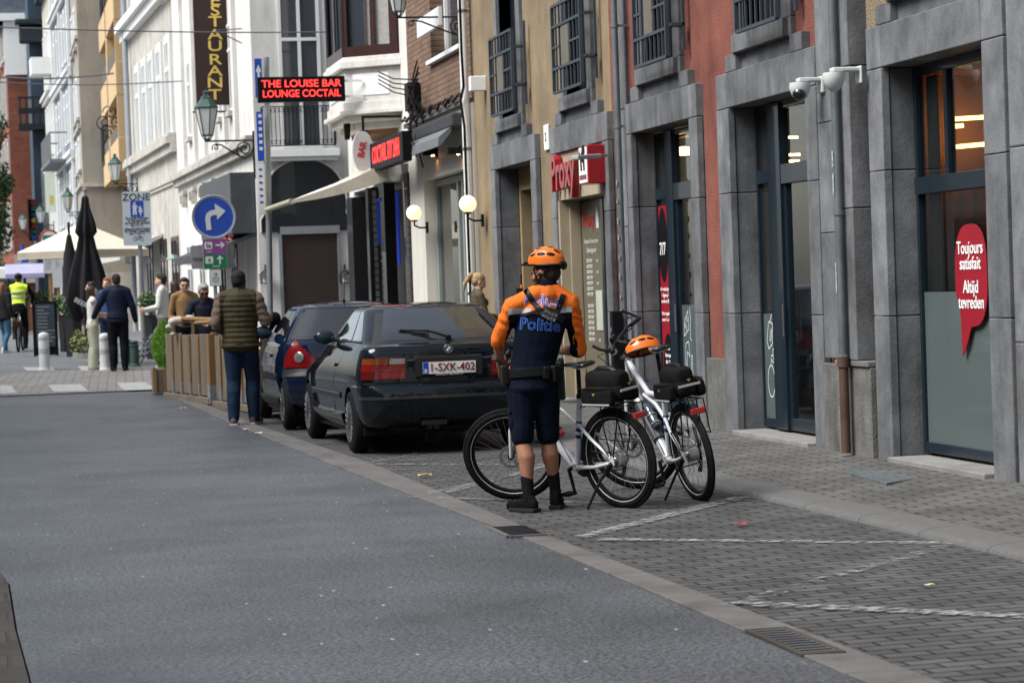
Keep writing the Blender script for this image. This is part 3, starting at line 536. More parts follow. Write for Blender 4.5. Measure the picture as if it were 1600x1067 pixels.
lion = [(-.10,-.12),(-.04,-.12),(-.05,-.02),(.03,-.03),(.03,-.12),(.09,-.12),(.08,.02),(.12,.10),(.08,.17),(0,.16),(-.04,.09),(-.09,.05),(-.15,.12),(-.16,.06),(-.11,-.01)]
q = MB(); q.prism(lion, (6.590, bx0-.21, 3.0), (0,-1,0), (0,0,1), (-.004,0,0)); q.prism([(a*.5,b*.75) for a, b in lion], (6.71, bx0+.008, 3.0), (-1,0,0), (0,0,1), (0,.003,0)); q.build('emblem', BLACK, sg)
q = MB(); text_on(q, 'DELHAIZE', .07, (6.588, bx0-.21, 2.80), U, Z, bold=.002); q.build('small_lettering', RL, sg)
fl = thing('sign_floodlight', 'slim grey floodlight arm in front of the red supermarket lettering', 'lamp', (6.7, 26.8, 3.13)); A = fac(948, 243, 6.78); B = fac(897, 247, 6.30)
q = MB(); q.tube([A, A.lerp(B,.3)], .014, 8); q.build('arm', STEEL, fl); q = MB(); d = (B-A); q.box(A.lerp(B, .62), (d.length*.72, .1, .05), d.to_track_quat('X','Z').to_matrix()); q.build('lamp_head', mat('lamp_grey', (.33,.33,.32), .5), fl, bevel=.012)
nb = MB(); a = fac(854, 215, XW-.02); nb.bx(XW-.03, XW-.005, a.y-.12, a.y+.12, a.z-.16, a.z+.16); o = nb.build('number_plate', WHITE, None, bevel=.006); tag(o, 'small white house-number plate beside the supermarket doorway', 'plate'); q = MB(); text_on(q, '2', .16, (XW-.034, a.y, a.z), U, Z); q.build('numeral', BLACK, o)
for nm, lb, c in (('window_grille','iron window grille left of the other beige-wall one, over the dark gateway',((765,65),(803,170))), ('window_grille','iron window grille over the red supermarket lettering',((862,17),(910,130))), ('window_grille','iron window grille on the red wall above the door with the red poster',((989,-15),(1043,88))), ('window_grille','iron window grille on the red wall above the second glass door',((1147,-70),(1214,28)))):
    A = fac(*c[0], 6.66); B = fac(*c[1], 6.66); grille(nm, lb, B.y, A.y, B.z, B.z+1.03)
# --- dome cameras
def domecam(px, py, label, X, dark):
    p = fac(px, py, X); t = thing('security_camera', label, 'camera', p, 0, 'white dome cameras on the stone front'); q = MB(); q.bx(p.x-.02, XS+.0 if dark else 6.74, p.y-.05, p.y+.05, p.z+.065, p.z+.10); q.bx(XS-.03 if dark else 6.72, XS if dark else 6.74, p.y-.06, p.y+.06, p.z-.03, p.z+.11); q.build('bracket', CAMW, t, bevel=.01)
    q = MB(); q.lathe([(.085,.06),(.09,.02),(.078,-.02),(.06,-.06),(.02,-.09)], p, 24); h = q.build('housing', CAMW, t, smooth=True)
    if dark: q = MB(); q.sph(p+V((-.02,-.035,-.035)), .058, 18, 12); q.build('lens', mat('lens_black', (.01,.01,.012), .1, coat=1), t, smooth=True)
CAMW = mat('camera_white', (.52,.54,.52), .4, var=.05)
domecam(1250, 141, 'white dome camera with a dark eye above the second glass door', 6.60, True); domecam(1303, 126, 'white dome camera on the pilaster beside the zinc downpipe', 6.52, False)
# --- manhole cover
a, b, c, d = [gnd(*p, .098) for p in ((1322,739),(1420,721),(1478,741),(1385,757))]
mc = MB(); mc.add([a,b,c,d]+[p-V((0,0,.1)) for p in (a,b,c,d)], [(0,1,2,3),(0,4,5,1),(1,5,6,2),(2,6,7,3),(3,7,4,0)]); mc.v = [p+V((0,0,.012)) for p in mc.v]
mo = mc.build('manhole_cover', mat('cover_metal', (.14,.16,.165), .5, .5, var=.4, vs=14, bump=.8, bs=45), bevel=.004); tag(mo, 'grey metal access cover set in the brick pavement', 'cover')
# --- gutter grates
def drain(label, px, L=.75, wd=.24, name='drain_grate'):
    p = gnd(*px, .012); ang = -.0; t = thing(name, label, 'drain', p); q = MB(); fr = .03
    q.bx(p.x-wd/2, p.x+wd/2, p.y-L/2, p.y-L/2+fr, p.z-.03, p.z+.004); q.bx(p.x-wd/2, p.x+wd/2, p.y+L/2-fr, p.y+L/2, p.z-.03, p.z+.004); q.bx(p.x-wd/2, p.x-wd/2+fr, p.y-L/2+fr, p.y+L/2-fr, p.z-.03, p.z+.004); q.bx(p.x+wd/2-fr, p.x+wd/2, p.y-L/2+fr, p.y+L/2-fr, p.z-.03, p.z+.004); q.build('frame', mat('grate_iron', (.075,.065,.055), .6, .5, var=.3), t, bevel=.003)
    q = MB(); n = 11
    for i in range(n): y = p.y-L/2+fr+(L-2*fr)*(i+.5)/n; q.bx(p.x-wd/2+fr, p.x+wd/2-fr, y-.010, y+.010, p.z-.012, p.z+.003)
    q.build('bars', STEEL, t); q = MB(); q.bx(p.x-wd/2+.01, p.x+wd/2-.01, p.y-L/2+.01, p.y+L/2-.01, p.z-.02, p.z-.0005); q.build('pit', BLACK, t)
drain('rusty storm-drain grate in the gutter at the lower right', (1240, 1000), .80, .20)
drain('slotted iron drain at the left edge of the road', (-14, 1024), .30, .16)
p0 = gnd(808, 830, .008); q = MB(); q.bx(p0.x-.11, p0.x+.11, p0.y-.32, p0.y+.32, p0.z-.005, p0.z+.007); o = q.build('gully_opening', BLACK); tag(o, 'dark open gully inlet in the gutter near the officer\'s feet', 'drain'); q = MB(); q.bx(p0.x-.12, p0.x+.12, p0.y-.36, p0.y-.325, p0.z-.01, p0.z+.012); q.bx(p0.x-.14,p0.x-.112,p0.y-.32,p0.y+.32,p0.z-.01,p0.z+.012); q.build('rim', GRAN, o)
# --- litter
for (x, y, s_, c, lb, nm) in ((663,743,.075,(.42,.28,.13),'crumpled tan leaf lying by the gutter in front of the bicycle wheel','dry_leaf'),(1158,819,.05,(.45,.03,.05),'small red leaf on the dark pavers','red_leaf'),(404,677,.06,(.6,.6,.58),'scrap of white paper on the road near the quilted-vest man','paper_scrap'),(384,671,.05,(.55,.53,.5),'smaller pale scrap right by the sneaker of the quilted-vest man','paper_scrap'),(286,638,.05,(.6,.6,.58),'white scrap of paper at the foot of the planter boxes','paper_scrap'),(1452,914,.035,(.5,.45,.3),'little yellowish leaf on the pavers at the lower right','dry_leaf')):
    p = gnd(x, y, .015); q = MB(); P = [[p+V(((i/3-.5)*s_*1.6, (j/2-.5)*s_, .5*s_*abs(sin(i*2.1+j*1.7+x))*.5)) for j in range(3)] for i in range(4)]; q.grid(P); o = q.build(nm, mat('litter%d' % (int(c[0]*100)+int(c[1]*10)), c, .8), smooth=True); tag(o, lb, 'leaf' if 'leaf' in nm else 'paper')
# ---------------------------------------------------------------- facades farther along the street
WHITEST = mat('white_stucco', (.60,.59,.56), .8, var=.10, vs=1.2, bump=.15, bs=40, stain=.55, dirt=(.62,.58,.52))
WSTONE = mat('pale_stone', (.42,.40,.36), .8, var=.2, vs=1.5, bump=.2, bs=30, stain=.8, dirt=(.55,.5,.45))
WFRAME = mat('white_frame', (.66,.67,.66), .5, var=.05); CURT = mat('net_curtain', (.34,.35,.35), .8, var=.3, vs=8)
IRON = mat('wrought_iron', (.014,.016,.018), .5, .3); LGREEN = mat('lantern_green', (.012,.05,.042), .4, .2, coat=.4)
FGLASS = glassmat('far_glass', (.5,.55,.58), 0., rough=.05, base=(.035,.042,.05)); LGLASS = mat('lantern_glass', (.50,.52,.50), .25, var=.05, coat=.5)
BROWN = mat('brown_frame', (.035,.012,.010), .4, coat=.4)
def frameM(A, B, z=0.):   # local x along the facade from A to B, y outward, z up
    d = V((B[0]-A[0], B[1]-A[1], 0)); L = d.length; d.normalize(); n_ = V((-d.y, d.x, 0)); M = Matrix.Identity(4)
    for i, c in enumerate((d, n_, V((0,0,1)))):
        for j in range(3): M[j][i] = c[j]
    return Matrix.Translation((A[0], A[1], z)) @ M, L
def uof(A, B, px):   # distance along facade where image column px (at horizon) meets it
    a = tan(PS+atan((px-800)/FP)); d = (B[0]-A[0], B[1]-A[1]); L = hypot(*d); d = (d[0]/L, d[1]/L)
    return (a*A[1]-A[0])/(d[0]-a*d[1])
def atpx(px, Y): return (Y*tan(PS+atan((px-800)/FP)), Y)
def win(par, M, u0, u1, z0, z1, fm=WFRAME, gm=None, fw=.07, sill=WSTONE, mull=1, tr=.7, proud=.03, surround_=None, name='window', pane=True):
    u0, u1 = sorted((u0, u1)); f = MB(M)
    if surround_:
        w = .14; s = MB(M); s.bx(u0-w, u0, 0.0, .07, z0, z1+w); s.bx(u1, u1+w, 0.0, .07, z0, z1+w); s.bx(u0, u1, 0.0, .07, z1, z1+w)
    f.bx(u0, u0+fw, .0, proud, z0, z1); f.bx(u1-fw, u1, .0, proud, z0, z1); f.bx(u0+fw, u1-fw, .0, proud, z1-fw, z1); f.bx(u0+fw, u1-fw, .0, proud, z0, z0+fw)
    for i in range(mull): u = u0+(u1-u0)*(i+1)/(mull+1); f.bx(u-fw*.5, u+fw*.5, .001, proud+.004, z0+fw, z1-fw)
    if tr: z = z0+(z1-z0)*tr; f.bx(u0+fw, u1-fw, .002, proud+.006, z-fw*.5, z+fw*.5)
    if sill: f.bx(u0-.1, u1+.1, 0, .14, z0-.12, z0-.002, 1)
    o = f.build(name, [fm, sill or fm], par)
    if pane: g = MB(M); g.bx(u0+.01, u1-.01, .004, .012, z0+.01, z1-.01); g.build('pane', gm or FGLASS, o)
    if surround_: s.build('window_surround', surround_, o)
    return o
def house(name, label, A, B, Z, wm, depth=9., z0=0.):
    t = thing(name, label, 'building', (A[0], A[1], z0)); M, L = frameM(A, B); w = MB(M); w.bx(0, L, -depth, 0, z0-.5, Z); w.build('wall', wm, t); return t, M, L
def ledge(par, M, u0, u1, z, h=.25, p=.22, m=WSTONE, name='cornice'):
    q = MB(M); q.bx(u0, u1, 0, p, z, z+h*.4); q.bx(u0, u1, 0, p*.6, z-h*.5, z-.001); q.bx(u0, u1, 0, p*.8, z+h*.4+.001, z+h*.6); return q.build(name, m, par, bevel=.01)
def spiral(c, U, Wv, r, turns=1.6, n=26, k0=.15, ph=0.):
    return [V(c)+V(U)*(r*(k0+(1-k0)*i/n)*cos(ph+turns*2*pi*i/n))+V(Wv)*(r*(k0+(1-k0)*i/n)*sin(ph+turns*2*pi*i/n)) for i in range(n+1)]
# --- brick house with cream shopfront
BRK = brickmat('brown_brick', (.17,.105,.07), (.22,.14,.095), (.10,.075,.055), .30, .085, .012, .85, .5, 'YZ', var=.25)
b4 = thing('brick_house', 'brown brick house above a cream shopfront with globe lamps', 'building', (XW, 37, GF))
w = MB(); wall_sheet(w, XW, 34.56, 40.2, 4.27, 10, [(35.3,37.9,5.2,7.6)], .28); shell(w, XW, 34.56, 40.2, 10); w.build('wall', BRK, b4)
SF = mat('cream_front', (.58,.56,.50), .6, var=.06, vs=1, stain=.25)
w = MB(); wall_sheet(w, XW-.05, 34.80, 40.1, 0, 4.27, [(34.9,38.75,.5,3.34)], .45); w.bx(XW-.05, XW+.3, 34.56, 34.80, 0, 4.27); w.build('shopfront', SF, b4)
q = MB(); q.bx(XW-.12, XW+.1, 34.6, 40.1, 4.27, 4.34); q.build('ledge', mat('lead_ledge', (.10,.10,.10), .6), b4)
q = MB(); q.tube([(XW-.16, 34.7+5.3*i/24, 4.36+.035*sin(i*1.9)+.02*(i%3)) for i in range(25)], .022, 6); q.tube([(XW-.15, 34.7+5.3*i/20, 4.40+.05*sin(i*2.7)) for i in range(21)], .014, 6); q.build('cable', BLACK, b4)
M, L = frameM((XW+.28-.0, 35.3), (XW+.28, 37.9)); o = win(b4, M, 0, 2.6, 5.2, 7.6, WFRAME, None, .09, None, 1, 0, proud=.06)
q = MB(); q.bx(XW-.08, XW+.28, 35.25, 38.0, 5.12, 5.195); q.build('sill', WFRAME, b4, bevel=.01)
q = MB(); q.prism([(0,0),(1.95,.0),(1.95,.28),(0,.28)], (XW-.22, 37.9, 5.55), (0,-1,0), (0,0,1), (.05,0,0)); q.build('window_board', WFRAME, b4)
FR2 = mat('sage_frame', (.21,.24,.22), .5)
f = MB(); X = XW+.12
for y in (34.92, 36.35, 36.75, 38.65): f.bx(X, X+.10, y-.06, y+.06, .5, 3.32)
f.bx(X+.001, X+.09, 34.98, 38.59, 3.22, 3.32); f.bx(X+.001, X+.09, 34.98, 38.59, .5, .75); o = f.build('shop_window', FR2, b4, bevel=.006)
g = MB(); g.bx(X+.05, X+.056, 34.95, 38.62, .7, 3.25); g.build('pane', glassmat('shop_pane', (.5,.52,.5), .75, base=(.10,.10,.09)), o)
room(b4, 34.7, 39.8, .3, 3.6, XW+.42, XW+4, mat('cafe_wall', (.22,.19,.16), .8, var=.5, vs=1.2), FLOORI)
q = MB(); q.bx(XW+1.8, XW+1.85, 35.4, 37.3, 1.5, 2.7); q.build('wall_poster', mat('pale_poster', (.55,.55,.52)), b4)
BL2 = mat('awning_black', (.035,.037,.04), .6); aw = thing('awning', 'short black folded awning above the cream shopfront', 'awning', (XW-.1, 37, 3.9))
q = MB(); q.bx(XW-.26, XW-.06, 35.0, 39.4, 3.95, 4.16); q.build('cassette', BL2, aw, bevel=.03)
q = MB(); q.prism([(0,0),(-.20,-.16),(-.22,-.30),(-.19,-.30),(-.02,-.10)], (XW-.22, 35.2, 3.98), (1,0,0), (0,0,1), (0,4.1,0)); q.build('fabric', mat('awning_grey', (.12,.125,.13), .7), aw)
for i, (px, py) in enumerate(((676,238),(716,236))):
    p = fac(px, py, XW-.12); t = thing('wall_spot', ('black wall spotlight over the cream shopfront, nearer the brick pillar', 'black wall spotlight over the cream shopfront, nearer the white downpipe')[i], 'lamp', p, 0, 'black spotlights of the shopfront'); q = MB(); q.bx(p.x-.16, p.x+.02, p.y-.05, p.y+.05, p.z-.05, p.z+.05); q.build('lamp_head', BLACK, t, bevel=.01); q = MB(); q.bx(p.x+.02, XW-.05, p.y-.07, p.y+.07, p.z-.08, p.z+.08); q.build('bracket', BLACK, t)
    q = MB(); q.bx(p.x-.02, p.x+.01, p.y-.035, p.y+.035, p.z-.056, p.z-.051); q.build('bulb', mat('spot_bulb', (1,.6,.3), var=0, emit=(1,.45,.15), es=30.), t)
GLOBE = mat('globe_glass', (.9,.85,.7), .4, var=0, emit=(1,.74,.42), es=.46)
for i, (px, py) in enumerate(((647,333),(731,319))):
    p = fac(px, py, XW-.27); t = thing('globe_lamp', ('lit white globe wall lamp by the dark brick pillar', 'lit white globe wall lamp next to the white downpipe')[i], 'lamp', p, 0, 'globe lamps on the cream front'); q = MB(); q.sph(p, .125, 24, 14); q.build('globe', GLOBE, t, smooth=True)
    q = MB(); q.cyl(p+V((0,0,-.14)), p+V((0,0,-.11)), .05, n=12); q.tube([p+V((0,0,-.14)), p+V((0,0,-.2)), p+V((.08,0,-.24)), (XW-.05, p.y, p.z-.24)], .015, 8); q.bx(XW-.08, XW-.05, p.y-.05, p.y+.05, p.z-.33, p.z-.15); q.build('arm', BLACK, t)
pipe('white downpipe between the brick house and the beige wall', [(6.76,34.62,9),(6.76,34.62,.2)], .06, WHITE, (1.5,3.6,5.6)); 
q = MB(); q.tube([(6.70,34.46,9),(6.70,34.46,5.0),(6.72,34.5,4.5),(6.68,34.55,4.3),(6.70,34.44,3.9),(6.70,34.44,.3)], .02, 6); o = q.build('black_cable', BLACK, smooth=True); tag(o, 'black cable running down beside the white downpipe', 'cable')
p = fac(739, 133, 6.7); q = MB(); q.bx(p.x-.05, XW, p.y-.07, p.y+.07, p.z-.09, p.z+.12); o = q.build('junction_box', WHITE, bevel=.01); tag(o, 'small white junction box at the bottom corner of the brick wall', 'junction box')
# --- oriel house with bar front
b5 = thing('oriel_house', 'white house with a brown-framed oriel above a dark bar entrance', 'building', (XW, 44, GF))
w = MB(); wall_sheet(w, XW, 40.2, 47.5, 0, 12, [(40.6,46.9,.1,3.5)], .8); shell(w, XW, 40.2, 47.5, 12); w.bx(XW+.8, XW+.9, 40.2, 47.5, 0, 3.6); w.build('wall', WHITEST, b5)
q = MB(); q.bx(XW+.7, XW+.79, 40.6, 46.9, .1, 3.5); q.bx(XW-.06, XW+.2, 40.25, 40.75, .1, 3.55); q.bx(XW-.05,XW+.15,42.9,43.5,.1,3.5); q.bx(XW-.05,XW+.2,44.8,45.1,.1,3.5); q.bx(XW-.08,XW+.2,46.7,47.45,.1,3.4); q.build('dark_panels', mat('bar_black', (.012,.012,.014), .35, coat=.5), b5)
q = MB()
for i in range(24): q.bx(XW-.10, XW-.05, 40.12, 40.40, .3+i*.13, .3+i*.13+.11)
q.build('slate_courses', mat('slate_course', (.06,.055,.055), .7, var=.5, vs=20), b5); q = MB()
for i in range(24): q.bx(XW-.09, XW-.055, 43.55, 44.0, .3+i*.13, .3+i*.13+.11)
q.build('slate_courses', mat('slate_course', (.06,.055,.055), .7, var=.5, vs=20), b5)
q = MB(); q.tube([(XW-.14, 40.9, 2.0),(XW-.14,40.9,3.25)], .03, 8); q.tube([(XW-.14, 43.0, 2.4),(XW-.14,43.0,3.2),(XW-.14,42.7,3.2)], .03, 8); q.build('blue_tube', mat('blue_neon', (.02,.06,.5), .4, var=0, emit=(.02,.06,.5), es=.08), b5)
Pl = [(XW,40.95),(6.02,41.65),(6.02,43.7),(XW,44.4)]   # plan of the oriel
def ring(mb, sc, z0, z1, mi=0):
    c = (XW, 42.67); pts = [(c[0]+(x-c[0])*sc, c[1]+(y-c[1])*(1+(sc-1)*.6)) for x, y in Pl]; mb.prism(pts, (0,0,z0), (1,0,0), (0,1,0), (0,0,z1-z0), mi)
q = MB(); ring(q, 1., 4.85, 5.42); ring(q, 1.12, 4.62, 4.70); ring(q, 1.05, 4.702, 4.85); ring(q, .98, 4.50, 4.618); ring(q, .8, 4.38, 4.498); ring(q, 1.10, 5.423, 5.55); ring(q, 1.04, 5.552, 5.62); q.build('oriel', WHITEST, b5, bevel=.012); q = MB(); ring(q, 1.06, 8.3, 8.6); q.build('oriel_cornice', WHITEST, b5, bevel=.012)
q = MB(); ring(q, .6, 4.30, 4.378); q.build('oriel_soffit', mat('brown_soffit', (.25,.13,.08), .7), b5)
def pane3(nm, mm, u0, u1, z0, z1, off, seg_):
    a, b = Pl[seg_], Pl[seg_+1]; q = MB(); d = V((b[0]-a[0], b[1]-a[1], 0)); n_ = V((-d.y, d.x, 0)).normalized()*off; A = V((*a,0))+d*u0+n_; B = V((*a,0))+d*u1+n_
    q.add([A+V((0,0,z0)),B+V((0,0,z0)),B+V((0,0,z1)),A+V((0,0,z1)),A-n_*1.5+V((0,0,z0)),B-n_*1.5+V((0,0,z0)),B-n_*1.5+V((0,0,z1)),A-n_*1.5+V((0,0,z1))], [(0,1,2,3),(0,4,5,1),(3,2,6,7),(0,3,7,4),(1,5,6,2)]); return q.build(nm, mm, b5)
for s_, us in ((0, [(0,.16),(.42,.5),(.92,1)]), (1, [(0,.06),(.46,.54),(.94,1)])):
    for a, b in us: pane3('oriel_post', BROWN, a, b, 5.62, 8.3, .02, s_)
    pane3('oriel_rail', BROWN, 0, 1, 5.62, 5.80, .026, s_)
    pane3('oriel_pane', FGLASS, .02, .98, 5.62, 8.3, -.06, s_)
pane3('oriel_curtain', mat('grey_curtain', (.30,.29,.27), .8, var=.2, vs=14), .16, .60, 5.8, 8.3, -.045, 0)
pane3('oriel_panel', WHITE, .2, .85, 4.95, 5.32, .014, 0); pane3('oriel_panel', WHITE, .08, .92, 4.95, 5.32, .014, 1)
for nm, lb, c, fsz, ln in (('led_sign', 'black LED board with two red lines reading The Louise Bar Lounge Coctail', None, .16, ('THE LOUISE BAR', 'LOUNGE COCTAIL')),):
    Y = 41.3; a, b = onY(402,121,Y), onY(540,158,Y); t = thing(nm, lb, 'sign', V((b.x, Y, b.z))); q = MB(); q.bx(a.x, b.x, Y, Y+.14, b.z, a.z); q.build('housing', BLACK, t, bevel=.01)
    LED = mat('led_red', (.6,.03,.03), var=0, emit=(1,.035,.03), es=1.25); q = MB()
    for i, s_ in enumerate(ln): q = MB(); text_on(q, s_, .175, (((a.x+b.x)/2-.0, Y-.004, a.z-.125-.17*i)), (1,0,0), (0,0,1), bold=.0018, sx=(1.05,.90)[i]); q.build('lettering', LED, t)
    q = MB(); q.bx(b.x, XW-.6, Y+.05, Y+.09, b.z+.06, b.z+.1); q.bx(b.x, XW-.6, Y+.05, Y+.09, a.z-.1, a.z-.06); q.build('bracket', WHITE, t)
t = thing('led_sign', 'slanted black LED sign with red lettering under the oriel, above the open awning', 'sign', (6.3, 39.3, 3.8)); A, B = fac(578,240,6.3), fac(629,236,6.3); y0, y1 = B.y, A.y; zc = (A.z+B.z)/2; hh = .235
q = MB(); q.bx(6.3, 6.45, y0, y1, zc-hh, zc+hh); q.build('housing', BLACK, t, bevel=.01); q = MB(); text_on(q, 'COCTAIL 7/7 24H', .40, (6.294, (y0+y1)/2, zc), (0,-1,0), (0,0,1), bold=.003, sx=.9); q.build('lettering', LED, t); q = MB(); q.bx(6.45, XW, y0+.4, y0+.45, zc-.03, zc+.03); q.bx(6.45, XW, y1-.45, y1-.4, zc-.03, zc+.03); q.build('bracket', BLACK, t)
t = thing('oval_sign', 'pointed white bar sign with red lettering beside the slanted LED sign', 'sign', onY(566,238,40.9)); c = onY(566, 236, 40.9)
q = MB(); q.prism([(.21*sin(pi*i/12)**.8*(.9 if i else 1)*(1), .34*cos(pi*i/12)) for i in range(13)]+[(-.16*sin(pi*i/12), -.34*cos(pi*i/12)) for i in range(1,12)], c, (1,0,0), (0,0,1), (0,.12,0)); q.build('board', mat('grey_white', (.45,.45,.44), .5), t)
q = MB(); text_on(q, 'BAR', .15, c+V((.0,-.004,.02)), (.25,0,1), (-1,0,.25), bold=.006); q.build('lettering', mat('dull_red', (.4,.03,.03)), t)
q = MB(); q.bx(c.x+.02, c.x+.06, 40.95, 40.99, c.z+.3, c.z+.6); q.bx(c.x+.02,XW,40.95,40.99,c.z+.56,c.z+.6); q.build('bracket', BLACK, t)
for px, lb in ((543,'small black lantern-shaped speaker hanging left under the oriel'),(569,'black speaker box hanging under the oriel by the pointed sign')):
    p = onY(px, 204, 41.8); q = MB(); q.prism([(-.06,0),(.06,0),(.04,-.28),(-.04,-.28)], p+V((0,0,.12)), (1,0,0), (0,0,1), (0,.12,0)); o = q.build('hanging_speaker', BLACK, bevel=.01); tag(o, lb, 'speaker', 'black speakers under the oriel'); k_ = MB(); k_.tube([p+V((0,.06,.12)), p+V((.02,.06,.3))], .012, 6); k_.build('hook', BLACK, o)
# tangle of cables beside the oriel
q = MB()
for i in range(9):
    a = fac(648+random.random()*8, 95+i*9, 6.7); b = a+V((random.uniform(-.12,.1), random.uniform(-.4,.4), -.5-.5*random.random())); m_ = (a+b)/2+V((-.12,random.uniform(-.3,.3),random.uniform(-.1,.1))); q.tube([a,(a+m_)/2+V((0,.05,.03)),m_,(m_+b)/2,b], .014, 5)
for i in range(4): a = fac(650, 125+i*9, 6.7); q.tube([a, a+V((-.22,.9,.10+.02*i)), a+V((-.35,1.6,.28+.03*i))], .012, 5)
q.bx(6.66,6.86,38.95,39.3,4.5,4.95); o = q.build('cable_bundle', BLACK, smooth=False); tag(o, 'messy bundle of black cables between the oriel and the brick wall', 'cables')
# open awning
t = thing('awning', 'open cream bar awning seen edge-on below the slanted LED sign', 'awning', (XW, 43, 3.8)); CANV = mat('cream_canvas', (.48,.46,.37), .8, var=.1, vs=6, stain=.4)
wz = lambda y: 3.92-.0*(y-41)
q = MB(); xo = onY(418,329,44.2).x; zo = onY(418,326,44.2).z; P = []
for i in range(9):
    u = i/8; P.append([(XW-.12+(xo-XW+.12)*u, y, 3.86+(zo-3.86)*u-.06*sin(pi*u)) for y in (40.5, 41.6, 42.6, 43.6, 44.3)])
q.grid(P); q.grid([[ (V(p)+V((0,0,-.015))) for p in r] for r in P]); q.build('canvas', CANV, t, smooth=True)
q = MB(); q.grid([[V(P[i][0])+V((0,-.01,-d_*(.05+.30*(1-i/8)))) for i in range(9)] for d_ in (0,1)]); q.build('side_flap', CANV, t)
q = MB(); q.tube([(xo, 40.5, zo-.02),(xo,44.3,zo-.02)], .05, 12); q.build('front_bar', mat('front_bar', (.30,.29,.20), .6), t, smooth=True); q = MB(); q.bx(XW-.28, XW-.04, 40.4, 44.4, 3.80, 4.0); q.build('cassette', mat('cassette_cream', (.45,.43,.38), .5), t, bevel=.04)
for y in (40.8, 44.0):
    q = MB(); q.tube([(XW-.15,y,3.75),(XW-1.1,y+.05,3.42),(xo+.05,y,zo-.03)], .025, 8); q.build('arm', WHITE, t)
q = MB(); q.cyl((6.62,40.3,3.52),(6.62,40.3,3.74), .12, .10, 16); q.sph((6.62,40.3,3.50), .10, 16, 8); o = q.build('security_camera', WHITE, smooth=True); tag(o, 'white dome camera at the near end of the open cream awning', 'camera'); q = MB(); q.bx(6.62,XW,40.27,40.33,3.7,3.76); q.build('bracket', WHITE, o)
# --- white corner house facing the camera
Y6 = 52.
def F6(px, py): return onY(px, py, Y6)
A6 = (F6(401,300).x, Y6); b6 = thing('corner_house', 'white corner house with a black arched panel, iron balcony and brown shutter', 'building', (A6[0], Y6, .3))
w = MB(); B6 = atpx(288, 68.5); w.prism([(A6[0],Y6),(A6[0]+8,Y6),(A6[0]+8,68.5),(B6[0],68.5)], (0,0,0), (1,0,0), (0,1,0), (0,0,16)); w.build('wall', WHITEST, b6)
Mf, _ = frameM((A6[0]+4, Y6), (A6[0], Y6)); uf = lambda px: A6[0]+4-F6(px,300).x
zf = lambda py: F6(470,py).z
win(b6, Mf, uf(508), uf(443), zf(232), zf(-60), WFRAME, None, .07, None, 1, (zf(62)-zf(232))/(zf(-60)-zf(232)), proud=.05)
q = MB(Mf); q.bx(uf(531), uf(409), 0, .30, zf(246), zf(234)); q.bx(uf(531)+.05, uf(409)-.05, 0, .22, zf(252), zf(246)-.002); q.build('balcony_slab', WHITE, b6, bevel=.01)
q = MB(Mf); u0, u1 = uf(525), uf(412); zb, zt = zf(232), zf(168); w_ = .28
for z in (zb+.05, zt): q.tube([(u0,.02,z),(u0,w_,z),(u1,w_,z),(u1,.02,z)], .013, 6)
n = 17
for i in range(n+1):
    u = u0+(u1-u0)*i/n; q.tube([(u,w_,zb+.05),(u,w_+.05,zb+.22),(u,w_,zb+.5),(u,w_,zt)], .009, 5)
    if i < n:
        for zz in (zb+.13, zt-.08): q.torus((u+(u1-u0)/n/2, w_, zz), .038, .007, (0,1,0), 12, 5)
for i in range(3):
    for u in (u0, u1): q.tube([(u, .02+w_*i/3, zb+.05),(u,.02+w_*i/3,zt)], .009, 5)
q.build('balcony_railing', IRON, b6)
q = MB(Mf); ca, za = (uf(541)+uf(409))/2, zf(330); ru = (uf(409)-uf(541))/2; ht = zf(248)-za
arch = [(ca+ru*cos(pi*i/24), za+.05+(ht-.05)*sin(pi*i/24)**.8) for i in range(25)]; arch = [(uf(405),zf(362)),(uf(405),zf(342)),(uf(410),zf(335))]+[(a, b) for a, b in arch if True]+[(uf(540),zf(335)),(uf(545),zf(342)),(uf(545),zf(362))]
q.prism(arch, (0,0,0), (1,0,0), (0,0,1), (0,.06,0)); q.build('arch_panel', mat('arch_black', (.010,.012,.015), .4, coat=.3), b6)
q = MB(Mf); q.tube([(a, .09, b) for a, b in arch], .022, 8); q.tube([(uf(545),.09,zf(362)),(uf(545),.09,zf(385))], .022, 8); q.build('arch_tube', mat('neon_tube_white', (.55,.53,.45), .4), b6, smooth=True)
q = MB(Mf); s0, s1 = uf(523), uf(437)
k = 0; z = zf(600)
while z < zf(368): q.prism([(0,z),(.03,z+.01),(.035,z+.035),(.0,z+.048)], (s0, .02, 0), (0,1,0), (0,0,1), (s1-s0,0,0)); z += .05
q.bx(s0, s1, 0, .02, zf(600), zf(366)); q.build('roller_shutter', mat('shutter_brown', (.075,.050,.042), .5, var=.1), b6)
q = MB(Mf); q.bx(uf(524)-.05, uf(435), 0, .12, zf(366), zf(354)); q.bx(uf(437)+.003, uf(432), 0, .10, .3, zf(366)); q.bx(uf(526),uf(523)-.003,0,.10,.3,zf(366)); q.build('shutter_frame', mat('frame_grey', (.20,.21,.22), .5), b6)
